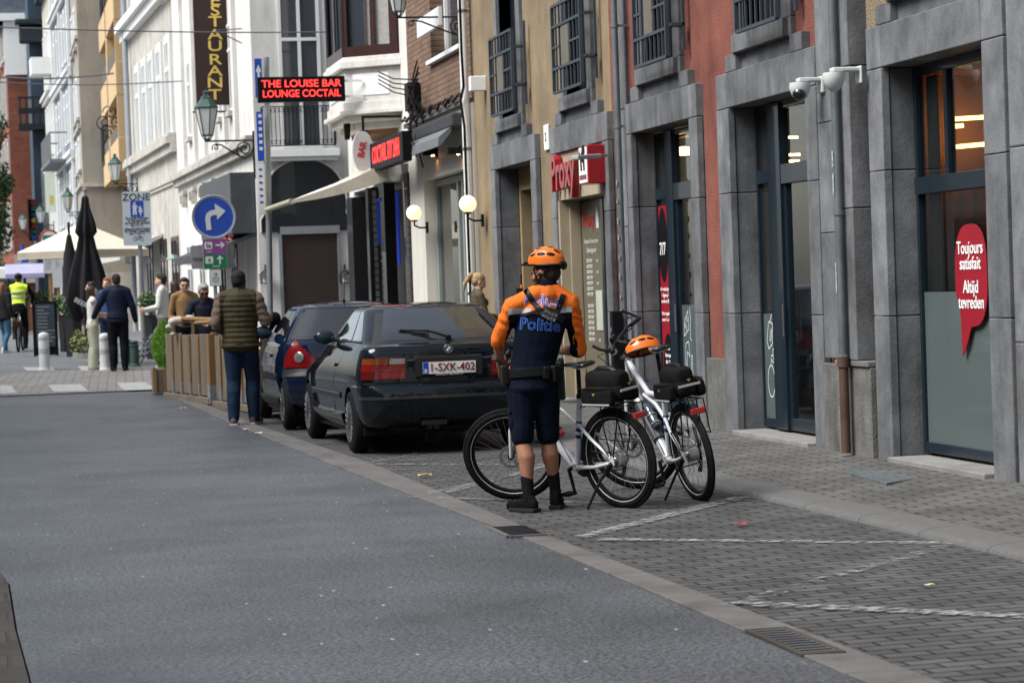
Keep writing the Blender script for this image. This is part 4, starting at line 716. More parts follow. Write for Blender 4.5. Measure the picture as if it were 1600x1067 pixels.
for (px, lb) in ((414,'black iron wall lantern left of the brown shutter'),(538,'black iron wall lantern right of the brown shutter')):
    c = F6(px, 432)+V((0,-.18,0)); t = thing('wall_lantern', lb, 'lamp', c, 0, 'iron lanterns beside the shutter'); q = MB(); q.lathe([(.02,.16),(.05,.13),(.14,.05),(.15,.03)], c, 8); q.tube([c+V((0,0,.14)),c+V((0,.02,.24)),c+V((0,.1,.26)),c+V((0,.16,.12))], .012, 6)
    for i in range(8): a = i*pi/4; q.tube([c+V((.14*cos(a),.14*sin(a),.03)),c+V((.12*cos(a),.12*sin(a),-.15))], .008, 5)
    q.torus(c+V((0,0,-.15)), .12, .010, (0,0,1), 16, 5); q.torus(c+V((0,0,-.06)), .13, .008, (0,0,1), 16, 5); q.build('cage', IRON, t); q = MB(); q.cyl(c+V((0,0,-.13)), c+V((0,0,.02)), .07, .08, 10); q.build('glass', LGLASS, t)
# street side of the corner house
Ms, Ls = frameM(A6, B6); us = lambda px: uof(A6, B6, px)
def zs(px, py, A=A6, B=B6):
    u = uof(A, B, px); d = V((B[0]-A[0], B[1]-A[1])).normalized(); Y = A[1]+d.y*u; return onY(px, py, Y).z
zc = zs(345, 257); ledge(b6, Ms, .05, Ls, zc, .35, .25)
for px in (385,368,352,336,320,303): q = MB(Ms); u = us(px); q.bx(u-.18, u+.18, 0, .10, zc+.25, 13); q.build('wall_strip', WHITEST, b6, bevel=.01)
for px in (376,360,344,311): win(b6, Ms, us(px)-.35, us(px)+.35, zc+1.0, zc+3.0, WFRAME, None, .07, WSTONE, 1, .7)
for px in (345,330,315,300): q = MB(Ms); u = us(px); z = zc-.45; q.bx(u-.35,u+.35,0,.12,z,z+.10); q.bx(u-.3,u-.2,0,.16,z-.35,z-.01); q.bx(u+.2,u+.3,0,.16,z-.25,z-.01); q.build('corbel', WSTONE, b6)
q = MB(Ms); q.bx(.15, us(357), .02, .55, zs(380,370), zs(380,280)); q.build('box_awning', mat('dark_box', (.055,.06,.065), .5, var=.2), b6, bevel=.01)
q = MB(Ms); q.prism([(0,0),(1.1,-.42),(1.12,-.6),(1.09,-.6),(1.07,-.46),(0,-.1)], (.2,.05,zs(380,372)+.05), (0,1,0), (0,0,1), (us(352)-.2,0,0)); q.build('side_awning', mat('awning_charcoal', (.05,.05,.055), .7), b6)
for px, w_ in ((372,1.0),(352,1.2),(322,1.4),(303,1.4)): win(b6, Ms, us(px)-w_/2, us(px)+w_/2, .4, 3.0, BROWN if px > 345 else WFRAME, None, .09, None, 1, .75)
c = F6(360,418)+V((-.1,.5,0))
# --- restaurant banner
Yb = 56.; t = thing('banner_sign', 'tall dark brown Restaurant banner with golden vertical letters', 'sign', onY(340,165,Yb)); tl, br = onY(300,-30,Yb), onY(364,164,Yb)
q = MB(); q.bx(tl.x, br.x, Yb, Yb+.06, br.z, tl.z+.4); q.build('banner', mat('banner_brown', (.028,.014,.012), .6), t)
q = MB(); xc = onY(338,80,Yb).x
for ch, py in zip('RESTAURANT', (-16,2,18,35,55,73,94,112,130,149)): text_on(q, ch, .34, (onY(336,py,Yb).x+.0, Yb-.004, onY(336,py,Yb).z), (1,0,0), (0,0,1), bold=.0035, sx=1.5)
q.build('lettering', mat('gold_letters', (.60,.42,.10), .5), t); q = MB(); z = br.z-.15
for zz in (z, tl.z): q.tube([(tl.x-.1,Yb+.03,zz),(5.6,Yb+.03,zz)], .02, 6)
q.build('bracket', IRON, t)
# --- lantern street lamps on scrolled brackets
def lantern(px, pytop, pybot, Y, wallpx, label, bracket_len=None):
    a, b = onY(px, pytop, Y), onY(px, pybot, Y); H = a.z-b.z; c = V((a.x, Y, b.z)); s = H/1.0
    t = thing('street_lamp', label, 'street lamp', c, 0, 'green lantern street lamps on wall brackets'); n = 6
    def sq(mb, r0, z0, r1, z1): mb.lathe([(r0,z0),(r1,z1)], c, n)
    q = MB(); q.lathe([(.235*s,.64*s),(.24*s,.66*s),(.21*s,.70*s),(.13*s,.80*s),(.11*s,.82*s),(.10*s,.86*s),(.05*s,.89*s),(.045*s,.93*s),(.07*s,.955*s),(.02*s,.985*s),(.012*s,1.0*s)], c, n); q.build('lamp_hood', LGREEN, t)
    q = MB(); q.lathe([(.11*s,.12*s),(.215*s,.635*s)], c, n); q.build('glass', LGLASS, t)
    q = MB(); ax = V((0,0,1)); aa = ax.orthogonal().normalized(); bb_ = ax.cross(aa)
    for i in range(n):
        d = aa*cos(2*pi*i/n)+bb_*sin(2*pi*i/n); q.tube([c+d*(.05*s)+ax*.02*s, c+d*.115*s+ax*.12*s, c+d*.222*s+ax*.64*s], .010*s, 5)
    q.lathe([(.12*s,.10*s),(.125*s,.125*s)], c, n); q.lathe([(.03*s,0),(.05*s,.03*s),(.02*s,.05*s)], c, 8); q.build('lamp_frame', LGREEN, t)
    wx = onY(wallpx, pybot, Y).x; L = wx-c.x; q = MB(); z = c.z
    q.tube([(c.x-.05*s, Y, z),(wx, Y, z)], .018*s, 6); q.tube([(wx,Y,z+.18*s),(wx,Y,z-.75*s)], .022*s, 6)
    q.tube([(c.x+L*.17,Y,z-.06*s),(c.x+L*.3,Y,z-.08*s),(c.x+L*.62,Y,z-.27*s),(c.x+L*.80,Y,z-.36*s),(c.x+L*.93,Y,z-.28*s),(wx,Y,z-.12*s)], .016*s, 6)
    q.tube(spiral((c.x+L*.80,Y,z-.17*s), (1,0,0), (0,0,1), .17*s, 1.7, 34, .12, 0), .014*s, 6); q.tube(spiral((c.x+L*.17,Y,z-.13*s), (1,0,0), (0,0,1), .075*s, 1.3, 20, .15, 2), .012*s, 6)
    q.build('bracket', IRON, t, smooth=True); return t
lantern(321, 141, 221, 50, 396, 'green lantern street lamp in front of the Restaurant banner')
lantern(620, -52, 28, 36, 738, 'lantern street lamp at the top edge on a long iron bracket by the brick wall')
lantern(179, 240, 288, 80, 215, 'green lantern street lamp beneath the ochre balconies')
lantern(105, 293, 332, 95, 128, 'green lantern street lamp behind the cream parasol')
lantern(63, 318, 352, 110, 84, 'green lantern street lamp beside the coloured vertical sign'); lantern(35, 332, 362, 118, 50, 'small green lantern street lamp in front of the red brick house')
# --- houses beyond
def front(name, label, A, B, Z, wm, depth=9.): return house(name, label, A, B, Z, wm, depth)
A7 = (B6[0], 68.52); B7 = atpx(216, 82.); t7, M7, L7 = front('stone_townhouse', 'pale stone townhouse with a row of tall white windows', A7, B7, 17, WSTONE)
z7 = lambda px, py: zs(px, py, A7, B7); u7 = lambda px: uof(A7, B7, px)
ledge(t7, M7, 0, L7, z7(255,242), .5, .3, WSTONE); ledge(t7, M7, 0, L7, z7(240,28), .6, .4, WFRAME); ledge(t7, M7, 0, L7, z7(255,295), .2, .1, WSTONE)
for px in (282,268,255,244,233): win(t7, M7, u7(px)-.52, u7(px)+.52, z7(px, (238,250,258,264,270)[(282,268,255,244,233).index(px)])+.15, z7(px, (62,76,89,98,108)[(282,268,255,244,233).index(px)]), WFRAME, None, .12, None, 1, .72, proud=.10, surround_=WFRAME)
for px in (280,262,246,232): win(t7, M7, u7(px)-.5, u7(px)+.5, z7(px,20)+.3, 15, WFRAME, None, .14, None, 1, .7, surround_=WFRAME)
for px, c_ in ((280,BROWN),(262,BROWN),(240,NAVY)): win(t7, M7, u7(px)-.9, u7(px)+.9, .4, 3.3, c_, None, .12, None, 1, .8)
q = MB(M7); q.prism([(0,0),(1.3,-.5),(1.3,-.75),(0,-.1)], (u7(262),.02,z7(250,378)+.2), (0,1,0), (0,0,1), (u7(222)-u7(262),0,0)); q.build('shop_awning', mat('awning_cream', (.42,.41,.38), .8), t7)
q = MB(M7); u = u7(222); q.tube([(u,.18,17),(u,.18,.4)], .09, 8); q.build('downpipe', mat('pipe_blue', (.27,.30,.33), .6), t7)
for px, py in ((281,402),(270,404)): c = onY(px, py, 70); q = MB(); q.lathe([(.01,.12),(.05,.08),(.20,.0),(.20,-.03)], c, 14); o = q.build('pendant_shade', mat('pale_green', (.22,.33,.27), .5), None, smooth=True); tag(o, 'pale green metal lamp shade hanging by the terrace wall, %s one' % ('right' if px == 281 else 'left'), 'lamp', 'pale green lamp shades'); q = MB(); q.tube([c+V((0,0,.1)),c+V((0,0,.5))], .012, 5); q.build('rod', IRON, o)
OCH = mat('ochre_render', (.50,.36,.20), .85, var=.06, vs=1, stain=.2)
C8 = atpx(197, 84.); t8 = thing('ochre_building', 'ochre rendered apartment block with recessed balconies', 'building', (*C8, 0)); D8 = atpx(168, 96.)
z8 = lambda py: onY(200, py, 84).z; q = MB(); q.bx(C8[0]+.95, C8[0]+8, 84, 96, .0, 18); q.bx(C8[0]+.02, C8[0]+.94, 84.02, 84.25, z8(268), 18); q.build('wall', OCH, t8)
q = MB()
for a, b in ((268,214),(148,96),(30,-20)):
    q.bx(C8[0]+.0, C8[0]+.949, 84.01, 95.9, z8(a), z8(b)) 
q.bx(C8[0]+.0, C8[0]+.949, 90.0, 90.5, z8(268), z8(-20)); q.build('balcony', OCH, t8, bevel=.02)
q = MB()
for a, b in ((214,196),(96,72)): q.bx(C8[0]+.01, C8[0]+.05, 84.3, 89.9, z8(a)+.01, z8(b)); q.bx(C8[0]+.01,C8[0]+.05,90.6,95.7,z8(a)+.01,z8(b))
q.build('balcony_railing', mat('bronze_rail', (.10,.085,.065), .5), t8)
Mz, Lz = frameM((C8[0]+.95, 84.), (C8[0]+.95, 96.))
for py0, py1 in ((210,150),(92,34),(300,285)): win(t8, Mz, 1.0, 4.8, z8(py0), z8(py1), BROWN, None, .15, None, 1, 0); win(t8, Mz, 7, 10.5, z8(py0), z8(py1), BROWN, None, .15, None, 1, 0)
q = MB(Mz); q.bx(.5, 11, 0, .3, 2.9, 3.6); q.build('shop_fascia', mat('dark_fascia', (.03,.03,.035)), t8); win(t8, Mz, .8, 5, .4, 2.8, BROWN, None, .12, None, 1, 0); win(t8, Mz, 6, 11, .4, 2.8, BROWN, None, .12, None, 1, 0)
TAUPE = mat('taupe_render', (.30,.275,.235), .85, var=.12, vs=.8, stain=.5)
C9 = atpx(140, 96.5); t9 = thing('taupe_house', 'grey-beige house with a blank side wall and dark balcony railings', 'building', (*C9, 0)); q = MB(); q.bx(C9[0], C9[0]+8, 96.5, 103.5, 0, 19); q.build('wall', TAUPE, t9)
z9 = lambda py: onY(150, py, 96.5).z; M9, L9 = frameM((C9[0], 96.5), (C9[0], 103.5))
for py in (290,200,60): q = MB(M9); q.bx(0, L9, 0, .12, z9(py), z9(py)+.12); q.build('ledge', WSTONE, t9)
for a, b in ((262,215),(180,120),(70,10)): win(t9, M9, 1, 2.6, z9(a), z9(b), WFRAME, None, .12, WSTONE, 1, .7, surround_=WFRAME); win(t9, M9, 4.2, 5.8, z9(a), z9(b), WFRAME, None, .12, WSTONE, 1, .7, surround_=WFRAME)
win(t9, M9, 1, 3, .4, 3, BROWN, None, .12, None, 1, 0); win(t9, M9, 4, 6.5, .4, 3, BROWN, None, .12, None, 1, 0)
q = MB(); z = z9(292); q.bx(C9[0]-.1, C9[0]+8, 96.38, 96.499, z, z+.12); q.bx(C9[0]+.6, C9[0]+3, 96.4, 96.49, .4, 2.6); q.build('side_ledge', WSTONE, t9)
for px, py, h in ((168,225,52),(166,15,70)):   # dark balconies of the taupe house
    c = onY(px, py, 95.5); t = thing('iron_balcony', ('dark iron balcony left of the lower ochre balcony', 'dark iron balcony at the top of the taupe wall')[py < 100], 'balcony', c, 0, 'dark iron balconies on the taupe house'); H = h*95.5/FP; q = MB(); x0, x1 = c.x-.18, c.x+.35
    for i in range(9): y = 94.6+1.8*i/8; q.tube([(x0,y,c.z-H/2),(x0,y,c.z+H/2)], .03, 5)
    for i in range(7): x = x0+(x1-x0)*i/6; q.tube([(x,94.6,c.z-H/2),(x,94.6,c.z+H/2)], .025, 5)
    for zz in (c.z-H/2, c.z, c.z+H/2): q.tube([(x1,94.6,zz),(x0,94.6,zz),(x0,96.4,zz)], .035, 5)
    q.build('railing', IRON, t); q = MB(); q.bx(x0-.02, x1, 94.55, 96.45, c.z-H/2-.18, c.z-H/2-.03); q.build('slab', mat('slab_dark', (.03,.03,.03)), t)
q = MB(); c0 = onY(172, 176, 90)
for k_, (dx, dz, r) in enumerate(((0,0,.28),(-.25,-.35,.3),(.2,-.32,.25),(-.05,-.75,.26))): q.tube(spiral(c0+V((dx,0,dz)), (1,0,0), (0,0,1), r, 1.5, 20, .1, k_*1.7), .022, 5)
o = q.build('scroll_bracket', IRON, smooth=True); tag(o, 'dark wrought-iron scroll ornament left of the ochre block', 'ironwork')
BLUEG = mat('blue_grey_render', (.17,.20,.235), .8, var=.1, vs=1, stain=.4)
A10 = (C9[0]-.05, 103.6); B10 = atpx(86, 126.); tA, M10, L10 = front('blue_grey_house', 'blue-grey townhouse with white bands and flowered balcony', A10, (A10[0]+(B10[0]-A10[0])*.62, A10[1]+(B10[1]-A10[1])*.62), 22, BLUEG)
def z10(px, py): return zs(px, py, A10, B10)
for (c0_, zlo, zhi) in [(u, z0_, z0_+2.3) for z0_ in (4.9, 8.4, 11.9, 15.3) for u in (1.2,3.2,5.2,7.4,9.6,11.8)]: win(tA, M10, c0_, c0_+1.1, zlo, zhi, WFRAME, None, .14, None, 1, .7, surround_=None)
for z in (4.2,7.7,11.2,14.7): ledge(tA, M10, 0, L10, z, .4, .25, WFRAME)
for u in (.2, 6.5, 13): q = MB(M10); q.bx(u, u+.35, 0, .12, 3.4, 21); q.build('pilaster', WFRAME, tA)
win(tA, M10, 1, 6, .4, 3.2, BROWN, None, .15, None, 2, 0); win(tA, M10, 8, 13, .4, 3.2, BROWN, None, .15, None, 2, 0)
b_ = MB(M10); 
for i in range(20): b_.tube([(4+.4*i,.8,7.75),(4+.4*i,.8,8.9)], .035, 5)
b_.tube([(4,.05,8.9),(4,.8,8.9),(11.6,.8,8.9),(11.6,.05,8.9)], .04, 5); b_.bx(3.9, 11.7, .05, .85, 7.6, 7.75); b_.build('balcony', mat('rail_grey', (.13,.14,.15)), tA)
A11 = (A10[0]+(B10[0]-A10[0])*.62-.02, A10[1]+(B10[1]-A10[1])*.62+.05); tB, M11, L11 = front('cream_gable_house', 'cream house with a white box bay and narrow windows', A11, B10, 17.5, mat('cream_render', (.44,.42,.36), .85, var=.08, stain=.4))
for z in (4.9, 8.6, 12.2): 
    for u in (.6, 2.6, 4.7, 6.6): win(tB, M11, u, u+1.1, z, z+2.5, WFRAME, None, .14, None, 1, .7, surround_=WFRAME)
ledge(tB, M11, 0, L11, 11.6, .4, .3, WFRAME); ledge(tB, M11, 0, L11, 8.0, .4, .25, WFRAME); win(tB, M11, 1, 7, .4, 3.2, BROWN, None, .15, None, 2, 0); ledge(tB, M11, 0, L11, 17, .8, .6, NAVY)
q = MB(M11); q.bx(.3, 2.2, 0, 1.0, 12.4, 13.2); q.build('box_bay', WHITE, tB)
C11 = atpx(64, 127.); tC = thing('dark_blue_house', 'dark blue fronted house with black iron balconies', 'building', (*C11, 0)); q = MB(); q.bx(C11[0], C11[0]+6, 127, 137, 0, 18); q.build('wall', mat('dark_blue_render', (.035,.055,.085), .6, stain=.3), tC)
q = MB(); q.bx(C11[0]+.9, C11[0]+6, 126.9, 126.99, 10.3, 18); q.build('upper_front', mat('light_blue_grey', (.33,.36,.38), .8, var=.2), tC); q = MB(); z = onY(70,45,127).z; q.bx(C11[0]-.5, C11[0]+1.0, 126.2, 127, z-.8, z+.1); q.bx(C11[0]-.7,C11[0]+1.1,125.9,127,z+.1,z+.4); q.build('cornice', NAVY, tC, bevel=.1)
for zc_ in (onY(60,175,126).z,):
    q = MB()
    for i in range(9): x = C11[0]-.6+2.6*i/8; q.tube([(x,125.9,zc_-.6),(x,125.9,zc_+.7)], .05, 5)
    q.bx(C11[0]-.7, C11[0]+2.1, 125.8, 127, zc_-.9, zc_-.6); q.bx(C11[0]-.7,C11[0]+2.1,125.85,125.95,zc_+.65,zc_+.78); q.bx(C11[0]-.7,C11[0]+2.1,125.88,125.94,zc_-.1,zc_+.2); q.build('balcony', IRON, tC)
q = MB(); q.bx(C11[0]+.35,C11[0]+.9,126.93,126.99,4.3,8.4); q.bx(C11[0]+1.2,C11[0]+1.7,126.93,126.99,4.3,8.4); q.build('window', CURT, tC); ob_ = None
q = MB(); a, b = onY(68,243,118), onY(91,348,118); q.bx(a.x, b.x, 118, 118.05, b.z+.5, a.z); o = q.build('hanging_banner', mat('pale_banner', (.55,.60,.52), .7, var=.05)); tag(o, 'pale green-white vertical banner hanging by the dark blue house', 'banner'); q = MB(); q.bx(a.x+.2,b.x-.2,117.98,117.995,b.z+.9,b.z+1.3); q.build('emblem', mat('ochre_print', (.5,.42,.1)), o); q = MB(); q.tube([(a.x-.05,118.02,a.z),(b.x+.4,118.02,a.z+.02)], .03, 5); q.build('pole', IRON, o)
RBR = brickmat('red_brick', (.20,.058,.035), (.26,.085,.05), (.16,.08,.06), .5, .16, .02, .85, .3, 'XZ', var=.25)
C12 = atpx(28, 138.); tD = thing('red_brick_house', 'tall red brick house at the far left end of the street', 'building', (*C12, 0)); E12 = atpx(6, 156.); q = MB(); q.prism([(C12[0],138),(C12[0]+8,138),(C12[0]+8,156),(E12[0],156)], (0,0,0), (1,0,0), (0,1,0), (0,0,17.2)); q.build('wall', RBR, tD)
M12, L12 = frameM(C12, E12)
for z in (4.6, 8.2, 11.8, 15.2):
    for u in (1., 4.4, 7.8, 11.2, 14.6): win(tD, M12, u, u+1.9, z, z+2.5, mat('grey_white_frame', (.35,.35,.35)), None, .3, WSTONE, 1, 0, surround_=WSTONE)
q = MB(); q.bx(C12[0]-.5, C12[0]+3, 137.6, 140, 17.2, 17.6); q.bx(C12[0]-.1, C12[0]+2.4, 137.8, 140, 14.2, 17.19); q.build('white_attic', WHITE, tD); q = MB(); q.bx(C12[0]-.0, C12[0]+5, 137.7, 137.99, 2.6, 4.2); q.build('shop_fascia', WSTONE, tD)
q = MB(); q.bx(C12[0]-.6, C12[0]-.0+8, 137.9, 156, 17.2, 22); q.build('slate_roof', mat('slate', (.09,.11,.13), .6, var=.3), tD)
t = thing('colour_sign', 'black vertical sign with stacked coloured shapes on the red brick house', 'sign', onY(54,340,128)); a, b = onY(43,312,128), onY(64,376,128); q = MB(); q.bx(a.x, b.x, 128, 128.1, b.z, a.z); q.build('board', BLACK, t)
for i, (c_, sh) in enumerate(((( .5,.02,.03),1),((.02,.25,.08),0),((.02,.12,.6),2),((.7,.5,.02),1),((.5,.02,.03),0),((.02,.25,.08),2),((.02,.12,.6),0))):
    q = MB(); z = a.z-.1-(a.z-b.z)*(i+.3)/7.2; x = (a.x+b.x)/2; n = (3,4,6)[(sh+1) % 3]; r = .15; q.prism([(r*cos(2*pi*k_/n+pi/4), r*sin(2*pi*k_/n+pi/4)) for k_ in range(n)], (x, 127.98, z), (1,0,0), (0,0,1), (0,-.03,0)); q.build('shape', mat('sign_col%d' % (i % 4 if i < 4 else (i-4)), c_, .5, var=0), t)
# a house closing the view and the dark tree in front of it
tE, ME, LE = front('far_white_house', 'white house with blue window closing the far end of the street', (14, 175), (-14, 175), 24, mat('far_white', (.42,.44,.45), .8, var=.15, stain=.4), 6)
for z in (4,8,12,16): 
    for u in (8,10.5,13,15.5): win(tE, ME, u, u+1.3, z, z+2.3, WFRAME, None, .15, None, 1, .7)
# closing wall further right between facades
def leafball(mb, c, r, n, s, squash=1.):
    for _ in range(n):
        d = V((random.gauss(0,1), random.gauss(0,1), random.gauss(0,1))).normalized()*r*(random.random()**.4); d.z *= squash; p = V(c)+d; a = V((random.gauss(0,1), random.gauss(0,1), random.gauss(0,1))).normalized(); b = a.orthogonal().normalized(); k_ = s*(.6+.8*random.random()); mb.add([p-a*k_, p+b*k_*.5, p+a*k_, p-b*k_*.5], [(0,1,2,3)])
LEAF = mat('tree_leaf', (.030,.060,.022), .6, var=.5, vs=.6)
tt = thing('street_tree', 'tall dark green tree at the left edge of the far street', 'tree', (*atpx(-2,126.), .45)); c = V((*atpx(-2,126.), 0)); q = MB(); q.tube([c, c+V((.1,0,2.5)), c+V((-.1,.2,5)), c+V((.3,0,9))], [.32,.26,.2,.08], 8)
for k_ in range(7): a = random.random()*6.28; q.tube([c+V((0,0,3.0+k_*.7)), c+V((.5*cos(a),.5*sin(a),4+k_*.8)), c+V((.8*cos(a),.8*sin(a),5+k_*.8))], [.12,.08,.03], 6)
q.build('trunk', mat('bark', (.05,.04,.03), .9), tt); q = MB()
for _ in range(34): leafball(q, c+V((random.gauss(-.3,.45), random.gauss(0,.8), random.uniform(3.0,11.0))), .85, 260, .13)
q.build('crown', LEAF, tt)
# --- overhead wires
for i, (a, b, Y, sag) in enumerate((((-40,42),(770,45),50,.10),((-40,117),(178,115),80,.15),((-40,126),(285,127),60,.1))):
    A, B = onY(a[0], a[1], Y), onY(b[0], b[1], Y); q = MB(); q.tube([A.lerp(B, k_/12)+V((0,0,-sag*sin(pi*k_/12))) for k_ in range(13)], .014 if i != 1 else .03, 5); 
    if i == 0: P = onY(337,48,Y); q.tube([P, onY(385,37,Y)+V((0,1,0))], .012, 5); q.tube([P, onY(385,60,Y)+V((0,1,0))], .012, 5)
    o = q.build('overhead_wire', mat('wire_grey', (.09,.09,.10), .6), smooth=True); tag(o, ('thin overhead wire crossing the golden Restaurant letters', 'thick dark cable ending at the ochre balcony', 'thin overhead wire crossing the tall white windows')[i], 'wire')

# --- the side of the street the camera stands on, and the street behind it (they light and reflect)
OPP = [mat('opposite_%d' % i, c, .85, var=.12, vs=.5, stain=.4) for i, c in enumerate(((.30,.24,.18),(.42,.40,.36),(.22,.10,.07),(.35,.33,.30)))]
def opp(i, A, B, lab):
    t, M, L = house('townhouse', lab, A, B, 8.+(i*7%4)*.9, OPP[i%4], 8)
    for z in (4.2, 7.4):
        for k_ in range(int(L/3.2)): u = 1.0+3.2*k_; q = MB(M); q.bx(u, u+1.3, .0, .05, z, z+2.1); q.build('window', FGLASS if k_%2 else WFRAME, t)
    for k_ in range(int(L/4)): u = .8+4*k_; q = MB(M); q.bx(u, u+3.0, .0, .06, .3, 3.0); q.build('shop_window', FGLASS, t)
names = ['sand-coloured','pale plaster','dark red brick','greyish plaster','sand-yellow','white plaster','brownish brick','light grey']
for i in range(8): y = -42+i*13.; opp(i, (-6.8-(.10*max(0, y-25)), y+13), (-6.8-(.10*max(0, y-25)), y), names[i]+' townhouse opposite the stone-framed front, outside the view')
for i in range(3): y = -34+i*14.; opp(i+1, (6.9, y), (6.9, y+14-.01), ('first','second','third')[i]+' townhouse behind the camera on the right, outside the view')
# ---------------------------------------------------------------- parked cars
def lerptab(tab):
    return interp(tab)
class Body:
    def __init__(s, yr, yf, w, rr, bow, rf=.45, sc=(1,1,1)): s.yr, s.yf, s.w, s.rr, s.bow, s.rf = map(lerptab, (yr, yf, w, rr, bow, [(0,rf),(2,rf)])); s.sc = sc
    def P(s, z, f, off=0., side=-1):   # f 0..1 rear straight, 1..2 rear corner, 2..3 flank, 3..4 front corner, 4..5 front
        def q(z, f):
            yr, yf, w, rr, rf = s.yr(z), s.yf(z), s.w(z), s.rr(z), s.rf(z); rf = min(rf, w*.8, (yf-yr)*.35); rr = min(rr, w*.8, (yf-yr)*.35)
            if f <= 1: x, y = (w-rr)*f, yr
            elif f <= 2: a = (f-1)*pi/2; x, y = w-rr+rr*sin(a), yr+rr-rr*cos(a)
            elif f <= 3: x, y = w, yr+rr+(yf-rf-yr-rr)*(f-2)
            elif f <= 4: a = (f-3)*pi/2; x, y = w-rf+rf*cos(a), yf-rf+rf*sin(a)
            else: x, y = (w-rf)*(5-f), yf
            t = min(1, max(0, (y-yr)/(yf-yr))); y -= s.bow(z)*(1-(x/max(w,.01))**2)*(1-t)**6; 
            x *= 1-.06*max(0, (t-.62)/.38)**2-.035*max(0, (.2-t)/.2)**2
            return V((x*s.sc[0]*side, y*s.sc[1], z*s.sc[2]))
        p = q(z, f)
        if off:
            a, b = q(z+.01, f)-q(z-.01, f), q(z, min(5, f+.01))-q(z, max(0, f-.01)); n_ = a.cross(b)
            if n_.length > 0: n_.normalize(); n_ = n_ if n_.x*side > 0 or (abs(n_.x) < .3 and ((f < 2 and n_.y < 0) or (f > 3 and n_.y > 0))) else -n_; p += n_*off
        return p
    def shell(s, zs):
        fs = [i/7 for i in range(7)]+[1+i/7 for i in range(7)]+[2+i/22 for i in range(22)]+[3+i/6 for i in range(6)]+[4+i/5 for i in range(6)]
        mb = MB(); R = []
        for z in zs: L = [s.P(z, f, side=-1) for f in fs]; Rr = [s.P(z, f, side=1) for f in fs]; R.append(L+Rr[-2:0:-1])
        mb.grid(R, closed=True); n = len(R[0]); mb.f.append(tuple(range(n))); mb.m.append(0); k = (len(zs)-1)*n; mb.f.append(tuple(range(k+n-1, k-1, -1))); mb.m.append(0); return mb
    def patch(s, z0, z1, f0, f1, off=.004, side=-1, nz=6, nf=14, mi=0, mb=None, edge=None, both=False):
        mb = mb or MB(); 
        for sd in ((-1, 1) if both else (side,)):
            G = [[s.P((z0(f0+(f1-f0)*j/nf) if callable(z0) else z0)+(((z1(f0+(f1-f0)*j/nf) if callable(z1) else z1)-(z0(f0+(f1-f0)*j/nf) if callable(z0) else z0))*i/nz), f0+(f1-f0)*j/nf, off, sd) for j in range(nf+1)] for i in range(nz+1)]
            mb.grid(G, mi=mi); m = nf+1; G2 = [[s.P((z0(f0+(f1-f0)*j/nf) if callable(z0) else z0)+(((z1(f0+(f1-f0)*j/nf) if callable(z1) else z1)-(z0(f0+(f1-f0)*j/nf) if callable(z0) else z0))*i/nz), f0+(f1-f0)*j/nf, -.012, sd) for j in range(nf+1)] for i in (0, nz)]
            mb.grid([G[0], G2[0]], mi=mi); mb.grid([G[-1], G2[1]], mi=mi); mb.grid([[r[0] for r in G], [s.P((z0(f0) if callable(z0) else z0)+(((z1(f0) if callable(z1) else z1)-(z0(f0) if callable(z0) else z0))*i/nz), f0, -.012, sd) for i in range(nz+1)]], mi=mi)
            mb.grid([[r[-1] for r in G], [s.P((z0(f1) if callable(z0) else z0)+(((z1(f1) if callable(z1) else z1)-(z0(f1) if callable(z0) else z0))*i/nz), f1, -.012, sd) for i in range(nz+1)]], mi=mi)
        return mb
def wheel(par, c, R, wd, nsp, side, rimm):
    e = None; q = MB(); ax = (side, 0, 0); c = V(c)
    q.lathe([(R*.66, -wd/2+.01),(R*.72,-wd/2),(R*.93,-wd/2+.012),(R,-wd/2+.04),(R,wd/2-.04),(R*.93,wd/2-.012),(R*.72,wd/2),(R*.66,wd/2-.01),(R*.64,wd/2-.03)], c, 40, ax); ty = q.build('wheel', RUBBER, par, smooth=True, auto=50)
    q = MB(); q.lathe([(R*.69,wd/2-.002),(R*.66,wd/2+.004),(R*.63,wd/2-.01),(R*.60,wd/2-.06),(.05,wd/2-.075),(.0,wd/2-.075)], c, 40, ax, 1)
    A = V(ax); u = V((0,0,1)); v = A.cross(u)
    for i in range(nsp):
        a = 2*pi*i/nsp; d = u*cos(a)+v*sin(a); t = A.cross(d); 
        for sg in (-1, 1): q.tube([c+A*(wd/2-.018)+d*.03, c+A*(wd/2-.012)+d*R*.35+t*sg*.018, c+A*(wd/2-.008)+d*R*.64+t*sg*.030], .013, 6)
    q.cyl(c+A*(wd/2-.05), c+A*(wd/2-.008), .045, .035, 16); q.build('rim', [rimm, mat('rim_dark', (.02,.02,.02), .6)], ty, smooth=True, auto=40)
    return ty
def carve(o, cuts):
    me = bpy.data.meshes.new('c'); q = MB()
    for c0, c1, r in cuts: q.cyl(c0, c1, r, n=40)
    me.from_pydata([tuple(p) for p in q.v], [], q.f); bm = bmesh.new(); bm.from_mesh(me); bmesh.ops.recalc_face_normals(bm, faces=bm.faces); bm.to_mesh(me); bm.free()
    c = bpy.data.objects.new('c', me); COL.objects.link(c); b = o.modifiers.new('b', 'BOOLEAN'); b.operation = 'DIFFERENCE'; b.object = c; b.solver = 'EXACT'; bake(o); bpy.data.objects.remove(c)
    o.data.polygons.foreach_set('use_smooth', [True]*len(o.data.polygons)); o.data.set_sharp_from_angle(angle=radians(32))
RIM = mat('alloy_rim', (.42,.43,.45), .32, .9, var=.15); LRED = mat('tail_red', (.15,.003,.004), .25, coat=.5, var=.1); LDRED = mat('tail_dark_red', (.07,.003,.004), .25, coat=.5); LAMB = mat('tail_amber', (.15,.028,.006), .2, coat=.5); LCLR = mat('tail_clear', (.30,.28,.28), .1, .6, coat=1.)
